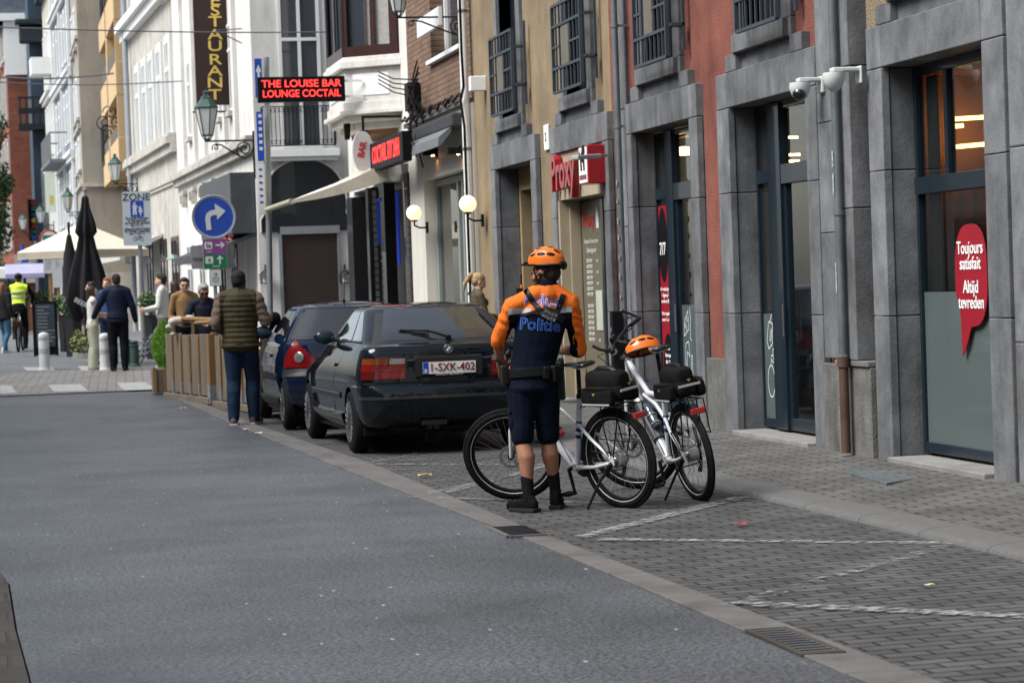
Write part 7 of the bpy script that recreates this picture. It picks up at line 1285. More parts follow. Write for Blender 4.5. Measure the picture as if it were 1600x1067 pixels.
# --- group on the crossing
NVJ = mat('navy_quilted', (.008,.013,.030), .6, spec=.1, var=.2, bump=.3); BLUEJ = mat('mid_blue_jacket', (.02,.05,.14), .7, var=.15); WSH = mat('white_shirt', (.55,.54,.52), .8, var=.1); SAGE = mat('sage_trousers', (.33,.34,.25), .85, var=.1); LONGB = mat('hair_brunette', (.03,.015,.009), .5, var=.4, vs=40); GING = mat('hair_ginger', (.28,.10,.035), .6, var=.3, vs=40); TANSH = mat('shoe_tan', (.20,.11,.05), .6)
def nd(co, no): return co+no*(.007*abs(sin(co.z*2*pi/.11))+.003*noise.noise(co*10.))
P5 = gnd(187, 581); 
def wshirt(t, J, s, R, T): q = MB(); w = J['waist'].lerp(J['hip'],1.0); q.lathe([(.155,-.06),(.16,.0)], w, 24); q.v = [V((v.x, w.y+(v.y-w.y)*.78, v.z)) for v in q.v]; q.build('shirt_tail', WSH, t, smooth=True)
make_person('person in a navy quilted jacket and dark trousers with their back turned, on the crossing', 1.83, Fig(1.83, elL=(-.32,.08,1.18), wrL=(-.42,.16,.98), elR=(.27,-.02,1.14), wrR=(.31,.05,.90)), P5, -PS+.15, SKINL, .016, [NVJ], (CHAR, .98, 1.05), (BLACK, BLACK), (HB,'short'), wshirt, sleeve=1., topdisp=nd, hem=-.02, build=1.08, loose=1.08)
P3 = gnd(148, 580)
make_person('person with long dark hair, bare shoulders and pale green wide trousers, on the crossing', 1.62, Fig(1.62, elR=(.20,.10,1.16), wrR=(.10,.34,1.14), elL=(-.2,.06,1.13), wrL=(-.10,.30,1.08)), P3, -PS-radians(70), SKINL, .014, [WSH], (SAGE, .98, 1.30), (TANSH, TANSH), (LONGB,'long'), None, female=.8, sleeve=.0, hp=-.15)
make_person('person with ginger hair and a blue jacket facing the camera, behind the quilted navy jacket', 1.76, Fig(1.76, elR=(.27,.05,1.15), wrR=(.15,.25,1.05)), gnd(168,575)+V((.1,1.0,0)), -PS+pi-.25, SKINL, .016, [BLUEJ], (DENIM, .98, 1.), (BLACK, BLACK), (GING,'short'), None)
make_person('person with short black hair, mostly hidden behind the long-haired woman', 1.70, Fig(1.70), gnd(153,576)+V((.0,1.6,0)), -PS+radians(95), SKINL, .018, [CHAR], (CHAR, .98, 1.), (BLACK, BLACK), (mat('hair_jet', (.008,.007,.007), .5),'short'), None)
# --- terrace guests
P7 = gnd(258, 577); WHS = mat('white_sweater', (.56,.56,.55), .9, var=.08, bump=.3)
make_person('person in a white sweater and grey trousers facing left by the terrace', 1.80, Fig(1.80, elL=(-.22,.03,1.14), wrL=(-.14,.28,1.10), elR=(.22,.03,1.14), wrR=(.12,.30,1.08)), P7, -PS+radians(85), SKINL, .016, [WHS], (mat('grey_trousers', (.16,.145,.13), .85), .98, 1.05), (SOLEW, SOLEW), (HB,'short'), None, sleeve=1., loose=1.06)
def bagx(t, J, s, R, T): q = MB(); q.sph(J['wrR']+V((.0,.05,.0)), (.10,.12,.14), 12, 8); remeshed(q, 'lilac_bag', mat('lilac', (.40,.25,.48), .7), t, .02, 2)
make_person('person in black with long dark hair and a lilac bag, behind the white sweater', 1.66, Fig(1.66), gnd(268,574)+V((.15,.6,0)), -PS+radians(60), SKINL, .018, [CHAR], (CHAR, .98, 1.), (BLACK, BLACK), (LONGB,'long'), bagx, female=.5)
TANJ = mat('tan_jacket', (.22,.13,.055), .85, var=.15, bump=.3); GREYH = mat('hair_grey', (.30,.30,.30), .6, var=.4, vs=40, bump=.6, bs=150)
def glasses(t, J, s, R, T, dark=False):
    q = MB()
    for x in (-1,1): q.torus(T(x*.032,.094,.006), .021*s, .0035*s, R @ V((0,1,0)), 16, 5); q.tube([T(x*.052,.09,.01), T(x*.078,.0,.008)], .003*s, 4)
    q.tube([T(-.011,.096,.008), T(.011,.096,.008)], .003*s, 4); g = q.build('glasses', BLACK, t)
    if dark: q = MB(); [q.lathe([(.021*s,-.001),(.021*s,.002)], T(x*.032,.094,.006), 14, R @ V((0,1,0))) for x in (-1,1)]; q.build('lenses', BLACK, g)
def seat_fig(h): return Fig(h, hip=(0,-.01,.56), hpL=(-.09,.0,.55), hpR=(.09,.0,.55), waist=(0,0,.70), chest=(0,.01,.95), neck=(0,.01,1.12), head=(0,.05,1.235), shL=(-.175,0,1.04), shR=(.175,0,1.04), elL=(-.24,.06,.80), elR=(.24,.06,.80), wrL=(-.10,.27,.80), wrR=(.10,.27,.82), knL=(-.12,.42,.52), knR=(.12,.42,.52), anL=(-.12,.42,.085), anR=(.12,.42,.085), toL=(-.13,.58,.02), toR=(.13,.58,.02), pnL=(0,0,-1), pnR=(0,0,-1))
pT = onY(289, 480, 41.0); zg = gz(41)+.02
make_person('person with glasses, dark hair and a tan jacket standing at the terrace', 1.78, Fig(1.78, elL=(-.24,.02,1.14), wrL=(-.12,.25,1.10)), (pT.x, 41.0, zg-.05), -PS+pi+.35, SKINL, .014, [TANJ], (CHAR, .98, 1.), (BLACK, BLACK), (HB,'short'), lambda t,J,s,R,T: glasses(t,J,s,R,T), hp=.15, hy=-.2)
pS = onY(317, 480, 36.0)
NVS = mat('navy_sweater', (.010,.014,.028), .9, var=.2, bump=.3)
make_person('grey-haired person with dark glasses and a navy sweater leaning on the terrace rail', 1.74, Fig(1.74, chest=(0,.03,1.30), neck=(0,.06,1.46), head=(0,.10,1.565), shL=(-.18,.04,1.38), shR=(.18,.04,1.38), elL=(-.30,.12,1.12), wrL=(-.12,.30,1.09), elR=(.30,.12,1.12), wrR=(.10,.31,1.10), pnL=(0,0,-1), pnR=(0,0,-1)), (pS.x+.02, 36.0, gz(36)+.0), -PS+pi+.1, SKIN, .012, [NVS], (CHAR, .98, 1.), (BLACK, BLACK), (GREYH,'short'), lambda t,J,s,R,T: glasses(t,J,s,R,T,True), hp=.40, hy=.15, sleeve=.85)
# --- far left: woman in black, cyclist
make_person('person in a long black coat and blue jeans walking at the left edge', 1.66, Fig(1.66, anL=(-.09,.14,.085), toL=(-.1,.30,.02), knL=(-.09,.12,.48), anR=(.09,-.16,.10), toR=(.10,.0,.02)), gnd(8, 553), -PS-.5, SKINL, .018, [mat('black_coat', (.009,.009,.011), .9)], (mat('light_jeans', (.05,.12,.20), .85), .98, 1.), (SOLEW, SOLEW), (mat('hair_auburn', (.16,.07,.03), .6, var=.3),'long'), None, female=.5, hem=.42, loose=1.25)
HV = mat('hivis_yellow', (.55,.75,.04), .7, var=.05)
def cyc(t, J, s, R, T):
    q = MB(); q.sph(T(0,-.01,.055), (.095,.125,.085), 14, 8, R); q.build('helmet', BLACK, t, smooth=True)
    for z in (.10,-.02): q = MB(); c = J['chest'].lerp(J['waist'], .5)+V((0,0,z)); q.lathe([(.178,-.02),(.178,.02)], c, 24); q.v = [V((v.x, c.y+(v.y-c.y)*.80, v.z)) for v in q.v]; q.build('reflective_band', REFL, t, smooth=True)
def hpk(c, n_): return 0 if abs(c.x) < .2 else 1
gc = gnd(32, 550)
make_person('person in a yellow high-visibility vest and black helmet riding a bicycle away', 1.78, Fig(1.78, hip=(0,-.05,.98), hpL=(-.09,-.03,.96), hpR=(.09,-.03,.96), waist=(0,.02,1.13), chest=(0,.10,1.38), neck=(0,.16,1.54), head=(0,.20,1.66), shL=(-.19,.12,1.46), shR=(.19,.12,1.46), elL=(-.30,.28,1.28), elR=(.30,.28,1.28), wrL=(-.26,.52,1.10), wrR=(.26,.52,1.10), knL=(-.12,.30,.72), anL=(-.12,.05,.36), toL=(-.12,.2,.32), knR=(.12,.22,.56), anR=(.12,.10,.14), toR=(.12,.26,.12)), gc+V((0,0,.02)), -PS+.1, SKINL, .018, [HV, CHAR], (CHAR, .98, 1.), (BLACK, BLACK), (HB,'short'), cyc, toppick=hpk, sleeve=1.)
t = thing('bicycle', 'dark bicycle ridden by the high-visibility cyclist, seen from behind', 'bicycle', (0,0,0)); y0 = -.45
for y in (y0, y0+1.08): q = MB(); q.torus((0,y,.34), .325, .022, (1,0,0), 36, 8); w_ = q.build('wheel', RUBBER, t, smooth=True); q = MB(); [q.cyl((0,y,.34), (0,y+.31*cos(a),.34+.31*sin(a)), .002, n=4, cap=False) for a in [2*pi*i/16 for i in range(16)]]; q.build('spokes', STEEL, w_)
q = MB(); bbq, sq_, hq = V((0,y0+.42,.29)), V((0,y0+.25,.85)), V((0,y0+.88,.92)); [q.tube([a, b], .016, 8) for a, b in ((bbq,sq_),(sq_,hq+V((0,0,-.06))),(bbq,hq+V((0,.03,-.15))),(bbq,V((.05,y0,.34))),(sq_,V((.05,y0,.34))),(bbq,V((-.05,y0,.34))),(sq_,V((-.05,y0,.34))),(hq,hq+V((0,.03,-.15))),(hq+V((0,.03,-.15)),V((0,y0+1.08,.34))))]; q.build('frame', BBK, t, smooth=True)
q = MB(); q.tube([V((-.28,y0+.78,1.03)), V((-.1,y0+.88,1.02)), V((.1,y0+.88,1.02)), V((.28,y0+.78,1.03))], .012, 8); q.tube([hq, V((0,y0+.88,1.02))], .014, 8); q.build('handlebar', BBK, t); q = MB(); q.sph((0,y0+.22,.92), (.08,.13,.03), 14, 8); q.build('saddle', BBK, t, smooth=True); q = MB(); q.bx(-.06,.06,y0-.22,y0+.15,.70,.72); q.bx(-.03,.03,y0-.24,y0-.22,.62,.68); q.build('rack', mat('rack_red', (.2,.02,.02), .5), t)
t.location = gc; t.rotation_euler = (0,0,-PS+.1)
# ---------------------------------------------------------------- terrace, signs and street furniture
PLANK = mat('weathered_plank', (.165,.132,.098), .8, var=.3, vs=3, ss=(6,6,.6), bump=.4, bs=14, stain=.6, dirt=(.5,.45,.4)); POST = mat('pine_post', (.23,.135,.06), .75, var=.3, vs=3, ss=(6,6,.5), bump=.3, bs=12, stain=.3); ZP = mat('zinc_plate', (.28,.29,.31), .5, .4, var=.3, vs=20)
def gl(px, py): return gnd(px, py)
def planter(label, A, B, H, depth, n, base=.0, postL=True):
    """plank box whose street face runs from A (far) to B (near)"""
    A, B = V(A), V(B); t = thing('plank_barrier', label, 'planter box', B, 0, 'plank barriers round the terrace'); d = (A-B); d.z = 0; L = d.length; d.normalize(); n_ = V((-d.y, d.x, 0))*1.  # towards the street
    M = Matrix.Identity(4)
    for i, c in enumerate((d, n_, V((0,0,1)))):
        for j in range(3): M[j][i] = c[j]
    M = Matrix.Translation(B) @ M; q = MB(M); q.bx(-.05, L+.05, -depth-.02, .05, .02, .11); q.build('base_beam', PLANK, t, bevel=.008)
    w = L/n
    for i in range(n):
        q = MB(M); hh_ = H-.02*((i*7)%3)/2; q.bx(i*w+.045, (i+1)*w-.015, -.03, .0, .13, hh_); q.build('plank', PLANK, t, bevel=.004)
        q = MB(M); q.bx(i*w-.0, i*w+.040, -.04, .025, .30, H-.03); q.build('post', POST, t, bevel=.004); q = MB(M); q.bx(i*w-.004, i*w+.044, -.042, .030, .11, .298); q.build('post_foot', ZP, t)
    q = MB(M); q.bx(-.10, -.005, -.11, .03, .30, H+.0); q.build('corner_post', POST, t, bevel=.006); q = MB(M); q.bx(-.103, -.002, -.113, .034, .02, .298); q.build('post_foot', ZP, t)
    nd_ = max(2, int(depth/.24)); q = MB(M)
    for i in range(nd_): q.bx(-.06, -.03, -depth+(depth-.13)*i/nd_+.0, -depth+(depth-.13)*(i+1)/nd_-.012, .13, H-.03)
    q.build('end_planks', PLANK, t); q = MB(M); q.bx(0, L, -depth, -depth+.03, .13, H); q.build('back_panel', PLANK, t); q = MB(M); q.bx(-.02,L,-depth+.03,-.045,H-.25,H-.22); q.build('soil', mat('dark_soil', (.03,.022,.015), .95), t)
    return t, M, L
PA, PB = atpx(256, 36.6), atpx(391, 31.75)
def pl_(px): u = uof(PA, PB, px); L_ = hypot(PB[0]-PA[0], PB[1]-PA[1]); x, y = PA[0]+(PB[0]-PA[0])*u/L_, PA[1]+(PB[1]-PA[1])*u/L_; return V((x, y, gz(y)-.01))
a, b = pl_(258), pl_(326)
pb1, Mb1, Lb1 = planter('far plank barrier of the terrace, beside the small green conifer', a, b, 1.0, .55, 5)
tA_ = planter('near plank barrier of the terrace, behind the quilted-vest man', pl_(335), pl_(389), 1.02, .75, 5)
t = thing('terrace_rail', 'brown wooden counter rail above the plank barriers', 'rail', onY(330,520,35)); q = MB(); A, B = onY(266, 497, 36.2), onY(338, 500, 34.2); q.tube([A, B], .035, 10); A2, B2 = onY(298, 505, 35.6), onY(350, 502, 32.5); q.tube([A2, B2], .03, 10); q.build('rail_bar', POST, t, smooth=True)
for p in (A+V((.05,0,0)), A.lerp(B,.5), B): q = MB(); q.bx(p.x-.02, p.x+.02, p.y-.02, p.y+.02, gz(p.y), p.z); q.build('rail_post', POST, t)
cl = thing('cloth', 'white cloth draped over the far end of the plank barrier', 'cloth', onY(275,520,36)); q = MB(); c = onY(282, 500, 35.7)
for (dx,dz,r) in ((0,0,.11),(-.10,-.02,.09),(.12,.01,.09),(-.16,-.10,.07),(-.12,-.2,.06),(.2,-.02,.07)): q.sph(c+V((dx,.0,dz)), (r,r*.9,r*.6), 12, 8)
remeshed(q, 'drape', mat('linen_white', (.5,.46,.40), .9), None, .018, 3, disp=lambda co, no: co+no*.02*noise.noise(co*11.)).parent = cl; cl.children[0].matrix_parent_inverse = Matrix.Translation(-cl.location)
t = thing('serving_board', 'white dish and small green plant standing on the terrace rail', 'dish', onY(348,495,35)); c = onY(346, 498, 34.6); q = MB(); q.lathe([(.06,0),(.14,.03),(.15,.045),(.13,.04),(.02,.01)], c, 20); q.build('dish', WHITE, t, smooth=True); q = MB(); leafball(q, c+V((.08,0,.10)), .09, 60, .03); q.build('plant', mat('herb_green', (.06,.14,.03), .6), t)
GRN = mat('conifer_green', (.17,.36,.04), .6, var=.5, vs=9)
sc = thing('conifer', 'small bright green conifer at the far end of the plank barriers', 'shrub', onY(258, 560, 37.3)); cb_ = onY(258, 575, 37.3); q = MB(); hc = (575-505)/FP*37.3
for i in range(2600):
    u = random.random(); r = (.19*sin(pi*min(1, u*.9+.12))**.7)*(random.random()**.35); a_ = random.random()*6.283; p = cb_+V((r*cos(a_), r*sin(a_), hc*u)); d = V((cos(a_)*.5, sin(a_)*.5, 1.2+random.random())).normalized(); e = d.orthogonal().normalized(); e = Matrix.Rotation(random.random()*6.28, 3, d) @ e; L_ = .035+.035*random.random(); q.add([p, p+d*L_*.5+e*.010, p+d*L_, p+d*L_*.5-e*.010], [(0,1,2,3)])
q.build('foliage', GRN, sc); q = MB(); q.tube([cb_+V((0,0,-.15)), cb_+V((0,0,hc*.6))], .015, 6); q.build('trunk', MATS['bark'], sc)
pot = thing('plant_box', 'narrow wooden box holding the small green conifer', 'planter', cb_); z0_ = gz(37); q = MB(); q.bx(cb_.x-.20, cb_.x+.18, cb_.y-.2, cb_.y+.2, z0_+.03, cb_.z+.0); q.build('box', PLANK, pot, bevel=.01); q = MB(); [q.bx(cb_.x+x, cb_.x+x+.05, cb_.y-.225, cb_.y-.2, z0_+.03, cb_.z+.02) for x in (-.2,-.03,.14)]; q.build('slats', POST, pot)
# table and stools on the terrace
for i, (px, Y) in enumerate(((300,38.5),(345,36.8))):
    c = onY(px, 560, Y); z = gz(Y); t = thing('terrace_table', ('round dark terrace table behind the far plank barrier', 'round dark terrace table behind the near plank barrier')[i], 'table', (c.x+.5, Y, z)); q = MB(); q.cyl((c.x+.5,Y,z+.72),(c.x+.5,Y,z+.75), .34, n=28); q.build('tabletop', CHAR, t); q = MB(); q.cyl((c.x+.5,Y,z+.02),(c.x+.5,Y,z+.72), .03); q.cyl((c.x+.5,Y,z),(c.x+.5,Y,z+.02), .22, n=20); q.build('leg', IRON, t)
# --- round blue sign with plates
def rnd(w, h, r, n=5):
    P = []
    for cx_, cy_, a0 in ((w/2-r, h/2-r, 0), (-w/2+r, h/2-r, 90), (-w/2+r, -h/2+r, 180), (w/2-r, -h/2+r, 270)): P += [(cx_+r*cos(radians(a0+90*i/n)), cy_+r*sin(radians(a0+90*i/n))) for i in range(n+1)]
    return P
SBLUE = mat('sign_blue', (.008,.055,.36), .4, var=.04, coat=.3); SWH = mat('sign_white', (.55,.56,.55), .4, var=.04, coat=.3); POLE = mat('galvanised_pole', (.24,.26,.28), .45, .6, var=.2); INK = mat('sign_ink', (.02,.02,.02), .6, var=0)
Ys = 38.6
def sgn(px, py): return onY(px, py, Ys)
U = (cos(-PS*.2), sin(-PS*.2), 0); c = sgn(334, 339); R_ = 33.2/FP*Ys; t = thing('direction_sign', 'round blue sign with a white arrow turning right on a pole by the terrace', 'sign', (c.x, Ys, gz(Ys))); q = MB(); q.cyl((c.x, Ys+.04, gz(Ys)), (c.x-.03, Ys+.04, c.z+R_+.03), .03, n=14); q.build('pole', POLE, t, smooth=True)
circ = lambda r, n=48: [(r*cos(2*pi*i/n), r*sin(2*pi*i/n)) for i in range(n)]
q = MB(); q.prism(circ(R_), c, (1,0,0), (0,0,1), (0,.012,0)); dsk = q.build('disc', SBLUE, t); q = MB(); q.torus(c, R_, .012, (0,1,0), 56, 6); q.build('rim', mat('rim_grey', (.30,.33,.36), .5), dsk, smooth=True); q = MB(); q.torus(c+V((0,-.001,0)), R_*.93, .0045, (0,1,0), 56, 4, flat=.2); q.build('ring', SWH, dsk)
S3 = R_; arrow = [(-.36,-.62),(-.40,-.05),(-.34,.16),(-.16,.30),(.08,.33),(.06,.62),(.56,.26),(.16,-.14),(.14,.08),(-.02,.08),(-.14,.02),(-.17,-.10),(-.13,-.60)]
q = MB(); q.prism([(a*S3, b*S3) for a, b in arrow], c+V((0,-.003,0)), (1,0,0), (0,0,1), (0,-.003,0)); q.build('arrow', SWH, dsk)
def plate(px0, py0, px1, py1, m, nm, Y=Ys, r=.02, par=None, edge=None):
    a, b = onY(px0, py0, Y), onY(px1, py1, Y); cc = (a+b)/2; cc.y = Y; w, h = abs(b.x-a.x), abs(a.z-b.z); q = MB(); q.prism(rnd(w, h, r), cc, (1,0,0), (0,0,1), (0,.008,0)); o = q.build(nm, m, par)
    if edge: q = MB(); q.prism(rnd(w+.02, h+.02, r+.01), cc+V((0,.004,0)), (1,0,0), (0,0,1), (0,.006,0)); q.build('edge', edge, o)
    return o, cc, w, h
def wr(par, items, m, Y):
    q = MB()
    for s_, size, px, py in items: p = onY(px, py, Y); text_on(q, s_, size, (p.x, Y-.004, p.z), (1,0,0), (0,0,1), bold=.0005)
    return q.build('lettering', m, par)
cyn = thing('route_sign', 'purple and green cycle route plates under the round blue arrow sign', 'sign', sgn(335,400)); PUR = mat('sign_purple', (.20,.055,.22), .5, var=0); SGR = mat('sign_green', (.010,.15,.07), .5, var=0); Y = Ys-.01
o, cc, w, h = plate(317, 374, 354, 397, PUR, 'plate', Y, .02, cyn, mat('sign_edge', (.4,.36,.25), .5)); o2, cc2, w2, h2_ = plate(318, 398, 355, 419, SGR, 'plate', Y, .02, cyn, MATS['sign_edge'])
for (oo, c_, s_) in ((o, onY(325.5,384,Y), '5a'), (o2, onY(327,406.5,Y), '6')):
    q = MB(); q.prism(rnd(.125,.115,.02), c_+V((0,-.002,0)), (1,0,0), (0,0,1), (0,-.001,0)); q.build('number_tile', SWH, oo); wr(oo, [(s_, .085, *( (325.5,384) if s_ == '5a' else (327,406.5)))], INK, Y-.002)
def arr(par, p, sc_, ang, m=SWH):
    A_ = [(-.5,-.09),(.15,-.09),(.0,-.34),(.14,-.34),(.5,0),(.14,.34),(.0,.34),(.15,.09),(-.5,.09)]; q = MB(); q.prism([(sc_*(x*cos(ang)-y*sin(ang)), sc_*(x*sin(ang)+y*cos(ang))) for x, y in A_], p+V((0,-.003,0)), (1,0,0), (0,0,1), (0,-.001,0)); q.build('arrow', m, par)
arr(o, onY(344,383,Y), .15, 0); arr(o2, onY(343.5,406,Y), .14, pi/2); wr(o, [('cyclo', .045, 327, 393.5)], SWH, Y); wr(o2, [('Senne', .05, 338, 416)], SWH, Y)
bk = thing('route_sign', 'two plain grey sign backs behind the purple and green plates', 'sign', sgn(335,400)); plate(298, 384, 322, 420, mat('sign_back', (.26,.27,.28), .5, .3), 'plate', Ys+.09, .03, bk); plate(350, 381, 367, 418, MATS['sign_back'], 'plate', Ys+.09, .03, bk); q = MB(); a_ = sgn(300,402); b_ = sgn(366,400); q.bx(a_.x, b_.x, Ys+.07, Ys+.085, a_.z-.02, a_.z+.01); q.build('bracket', POLE, bk)
wp = thing('notice_plate', 'small white notice with a circle below the green route plate', 'sign', sgn(337,434)); o, cc, w, h = plate(328, 422, 346, 446, SWH, 'plate', Ys-.01, .01, wp, SGR); q = MB(); q.torus(cc+V((0,-.002,-.03)), .048, .003, (0,1,0), 24, 4, flat=.3); q.torus(cc+V((0,-.002,-.03)), .022, .003, (0,1,0), 16, 4, flat=.3); q.build('symbol', INK, o); arr(o, cc+V((0,0,.06)), .06, 0, INK)
fb = thing('flower_cluster', 'red and white paper flowers behind the lower right rim of the blue sign', 'decoration', sgn(358,375)); q = MB()
for i in range(12): p = onY(350+random.random()*13, 370+random.random()*12-(i/12)*4, Ys+.16); q.sph(p, .025+.01*random.random(), 8, 5, mi=i%3 == 0)
q.build('petals', [mat('petal_red', (.45,.03,.08), .6), WHITE], fb, smooth=True)
# --- white zone sign
Yz = 51.; base = gnd(222, 560); a, b = onY(190, 300, Yz), onY(237.5, 383, Yz); t = thing('zone_sign', 'white Zone sign with a blue pedestrian pictogram on a tall grey pole', 'sign', (onY(219,560,Yz).x, Yz, gz(Yz))); q = MB(); xp = (a.x+b.x)/2+.04; q.cyl((xp+.02, Yz+.05, gz(Yz)), (xp, Yz+.05, a.z-.05), .045, n=14); q.build('pole', POLE, t, smooth=True); q = MB(); p = V((xp+.0, Yz+.0, onY(219,462,Yz).z)); q.lathe([(.048,-.06),(.048,.05)], p+V((0,.05,0)), 14); q.build('sticker', mat('sticker_pink', (.4,.1,.12), .6), t)
o, cc, w, h = plate(190, 300, 237.5, 383, mat('zone_white', (.46,.51,.55), .4, var=.03), 'plate', Yz, .04, t); wr(o, [('ZONE', .21, 212.5, 308.5)], INK, Yz)
q = MB(); pc = onY(214, 326.5, Yz); q.prism(rnd(.27,.34,.01), pc+V((0,-.002,0)), (1,0,0), (0,0,1), (0,-.002,0)); bp = q.build('pictogram', SBLUE, o); q = MB()
def fig2(x, z, s_, sk=0):
    P = pc+V((x,-.005,z)); q.prism([(.022*s_*cos(i*pi/6)*1., .10*s_+.024*s_*sin(i*pi/6)) for i in range(12)], P, (1,0,0), (0,0,1), (0,-.001,0)); q.prism([(-.04*s_,.07*s_),(.04*s_,.07*s_),(.035*s_,-.02*s_),(.04*s_,-.13*s_),(.012*s_,-.13*s_),(0,-.04*s_),(-.012*s_,-.13*s_),(-.04*s_,-.13*s_),(-.035*s_,-.02*s_)] if not sk else [(-.03*s_,.07*s_),(.03*s_,.07*s_),(.055*s_,-.05*s_),(.02*s_,-.05*s_),(.015*s_,-.13*s_),(-.015*s_,-.13*s_),(-.02*s_,-.05*s_),(-.055*s_,-.05*s_)], P, (1,0,0), (0,0,1), (0,-.001,0))
fig2(-.05, .01, 1.05); fig2(.07, -.035, .78, 1); q.prism([(-.02,.05),(.055,-.0),(.06,.015),(-.015,.065)], pc+V((0,-.0055,0)), (1,0,0), (0,0,1), (0,-.001,0)); q.build('figures', SWH, bp)
wr(o, [(s_, .068, 214, y) for s_, y in (('Excepté riverains', 341),('et chargement', 344.8),('du lundi au samedi', 348.5),('de 7 à 11', 352.3),('Uitgezonderd laden', 357.5),('en lossen maandag', 361),('van 7 tot 11', 364.7))], INK, Yz)
q = MB(); 
for px in (211, 221.5): q.torus(onY(px, 373.5, Yz)+V((0,-.003,0)), .040, .004, (0,1,0), 20, 4, flat=.3)
p1, p2 = onY(211,373.5,Yz)+V((0,-.004,0)), onY(221.5,373.5,Yz)+V((0,-.004,0)); m_ = (p1+p2)/2; [q.tube([x, y], .004, 4) for x, y in ((p1,m_),(m_,p2+V((-.02,0,.06))),(p1+V((.03,0,.055)),p2+V((-.02,0,.06))),(p2,p2+V((-.025,0,.075))))]; q.build('cycle_symbol', INK, o)
# --- grey pole with edge-on blue blades beside the awning
Yp = 44.6; t = thing('street_pole', 'tall grey pole with narrow blue direction blades seen edge-on, beside the awning', 'sign pole', (onY(424,590,Yp).x, Yp, gz(Yp)), 0); q = MB(); q.cyl((onY(424,590,Yp).x,Yp,gz(Yp)), (onY(424,300,Yp).x-.0,Yp,onY(424,90,Yp).z), .055, n=14); q.build('pole', POLE, t, smooth=True)
for (y0, y1, mm, dx) in ((92,153,SBLUE,0),(175,252,SBLUE,3),(258,335,SWH,4)):
    a, b = onY(397+dx, y0, Yp-.1), onY(412+dx, y1, Yp-.1); q = MB(); q.bx(a.x, b.x, Yp-.12, Yp-.09, b.z, a.z); o = q.build('blade', mm, t, bevel=.006); q = MB(); q.bx(b.x-.02, b.x+.004, Yp-.125, Yp-.085, b.z, a.z); q.build('blade_edge', mat('blade_edge_cream', (.45,.40,.30), .5), o)
    if y0 < 160: q = MB(); p = onY(404, 120, Yp-.1); q.prism([(-.02,-.22),(.02,-.22),(.02,.08),(.055,.08),(0,.22),(-.055,.08),(-.02,.08)], (p.x, Yp-.122, p.z), (1,0,0), (0,0,1), (0,-.002,0)); q.build('arrow', SWH, o)
    elif y0 < 200: q = MB(); p = onY(407, 213, Yp-.1); [q.bx(p.x-.03, p.x+.03, Yp-.124, Yp-.1225, p.z+.34-.12*k_, p.z+.40-.12*k_) for k_ in range(6)]; q.build('blade_print', SWH, o)
    else: q = MB(); p = onY(408, 296, Yp-.1); [q.bx(p.x-.03, p.x+.03, Yp-.124, Yp-.1225, p.z+.34-.12*k_, p.z+.38-.12*k_) for k_ in range(6)]; q.build('blade_print', SBLUE, o)
# --- bollards
def bollard(px, py, label, hpx, r, m, knob=False):
    p = gnd(px, py); H = hpx/FP*p.y; t = thing('bollard', label, 'bollard', p, 0, 'green bollards on the pavement' if knob else 'white bollards on the crossing')
    q = MB(); q.lathe([(r*1.18,0),(r*1.18,.05),(r,.06),(r,H*.90),(r*.97,H*.93),(r*.8,H*.97),(r*.4,H*.995),(.01,H)] if not knob else [(r*1.3,0),(r*1.3,.05),(r,.07),(r*.95,H*.78),(r*1.15,H*.80),(r*1.15,H*.83),(r*.6,H*.86),(r*.95,H*.91),(r*.98,H*.95),(r*.6,H*.99),(.01,H)], p, 24); q.build('body', m, t, smooth=True, auto=40)
    if not knob: q = MB(); q.lathe([(r+.004,H*.80),(r+.004,H*.87)], p, 24); q.build('band', mat('band_grey', (.35,.36,.37), .4), t, smooth=True, auto=30); q = MB(); q.lathe([(r+.003,H*.45),(r+.003,H*.58)], p, 24); q.build('band', MATS['band_grey'], t, smooth=True, auto=30)
BOLW = mat('bollard_white', (.56,.57,.57), .5, var=.08, vs=3, stain=.3); BOLG = mat('bollard_green', (.035,.07,.055), .5, var=.2)
bollard(70, 580, 'white bollard standing alone on the crossing', 60, .10, BOLW); bollard(165, 580, 'white bollard between the green trousers and the navy jacket man', 59, .10, BOLW)
bollard(200, 572, 'dark green bollard just right of the navy quilted jacket', 42, .08, BOLG, True); bollard(211, 574, 'dark green bollard closest to the Zone sign pole', 42, .085, BOLG, True)
# --- parasols
def cone_canopy(mb, c, rad, z1, z0, n, drop=0., sag=.0, rot=0., m=8):
    for s_ in (0,-.012):
        P = []
        for j in range(m+1):
            u = j/m; row = []
            for i in range(n*4):
                a = 2*pi*i/(n*4)+rot; fr_ = (i%4)/4; r = rad*u*(1-.0*fr_)*(cos(pi/n)/cos(((a-rot+pi/n) % (2*pi/n))-pi/n)) if n <= 8 else rad*u; row.append(V((c.x+r*cos(a), c.y+r*sin(a), z1+(z0-z1)*(u**.92)+s_)))
            P.append(row)
        if drop: P.append([V((p.x, p.y, p.z-drop)) for p in P[-1]])
        mb.grid(P, closed=True)
CPAR = mat('cream_parasol', (.62,.56,.46), .85, var=.05, stain=.15); t = thing('parasol', 'large open cream parasol behind the closed black one', 'parasol', (onY(122,560,60).x, 60., gz(60))); Yc = 60.; c = onY(128, 352, Yc); zt_, ze = onY(128,346,Yc).z, onY(60,397,Yc).z+.05; q = MB(); cone_canopy(q, V((c.x,Yc,0)), (196-52)/2/FP*Yc*1.38, zt_, ze, 4, drop=.16, rot=pi/4+.05); q.build('canopy', CPAR, t); q = MB(); q.cyl((c.x,Yc,gz(Yc)), (c.x,Yc,zt_), .04); q.cyl((c.x,Yc,gz(Yc)), (c.x,Yc,gz(Yc)+.1), .4, n=20); q.build('pole', IRON, t)
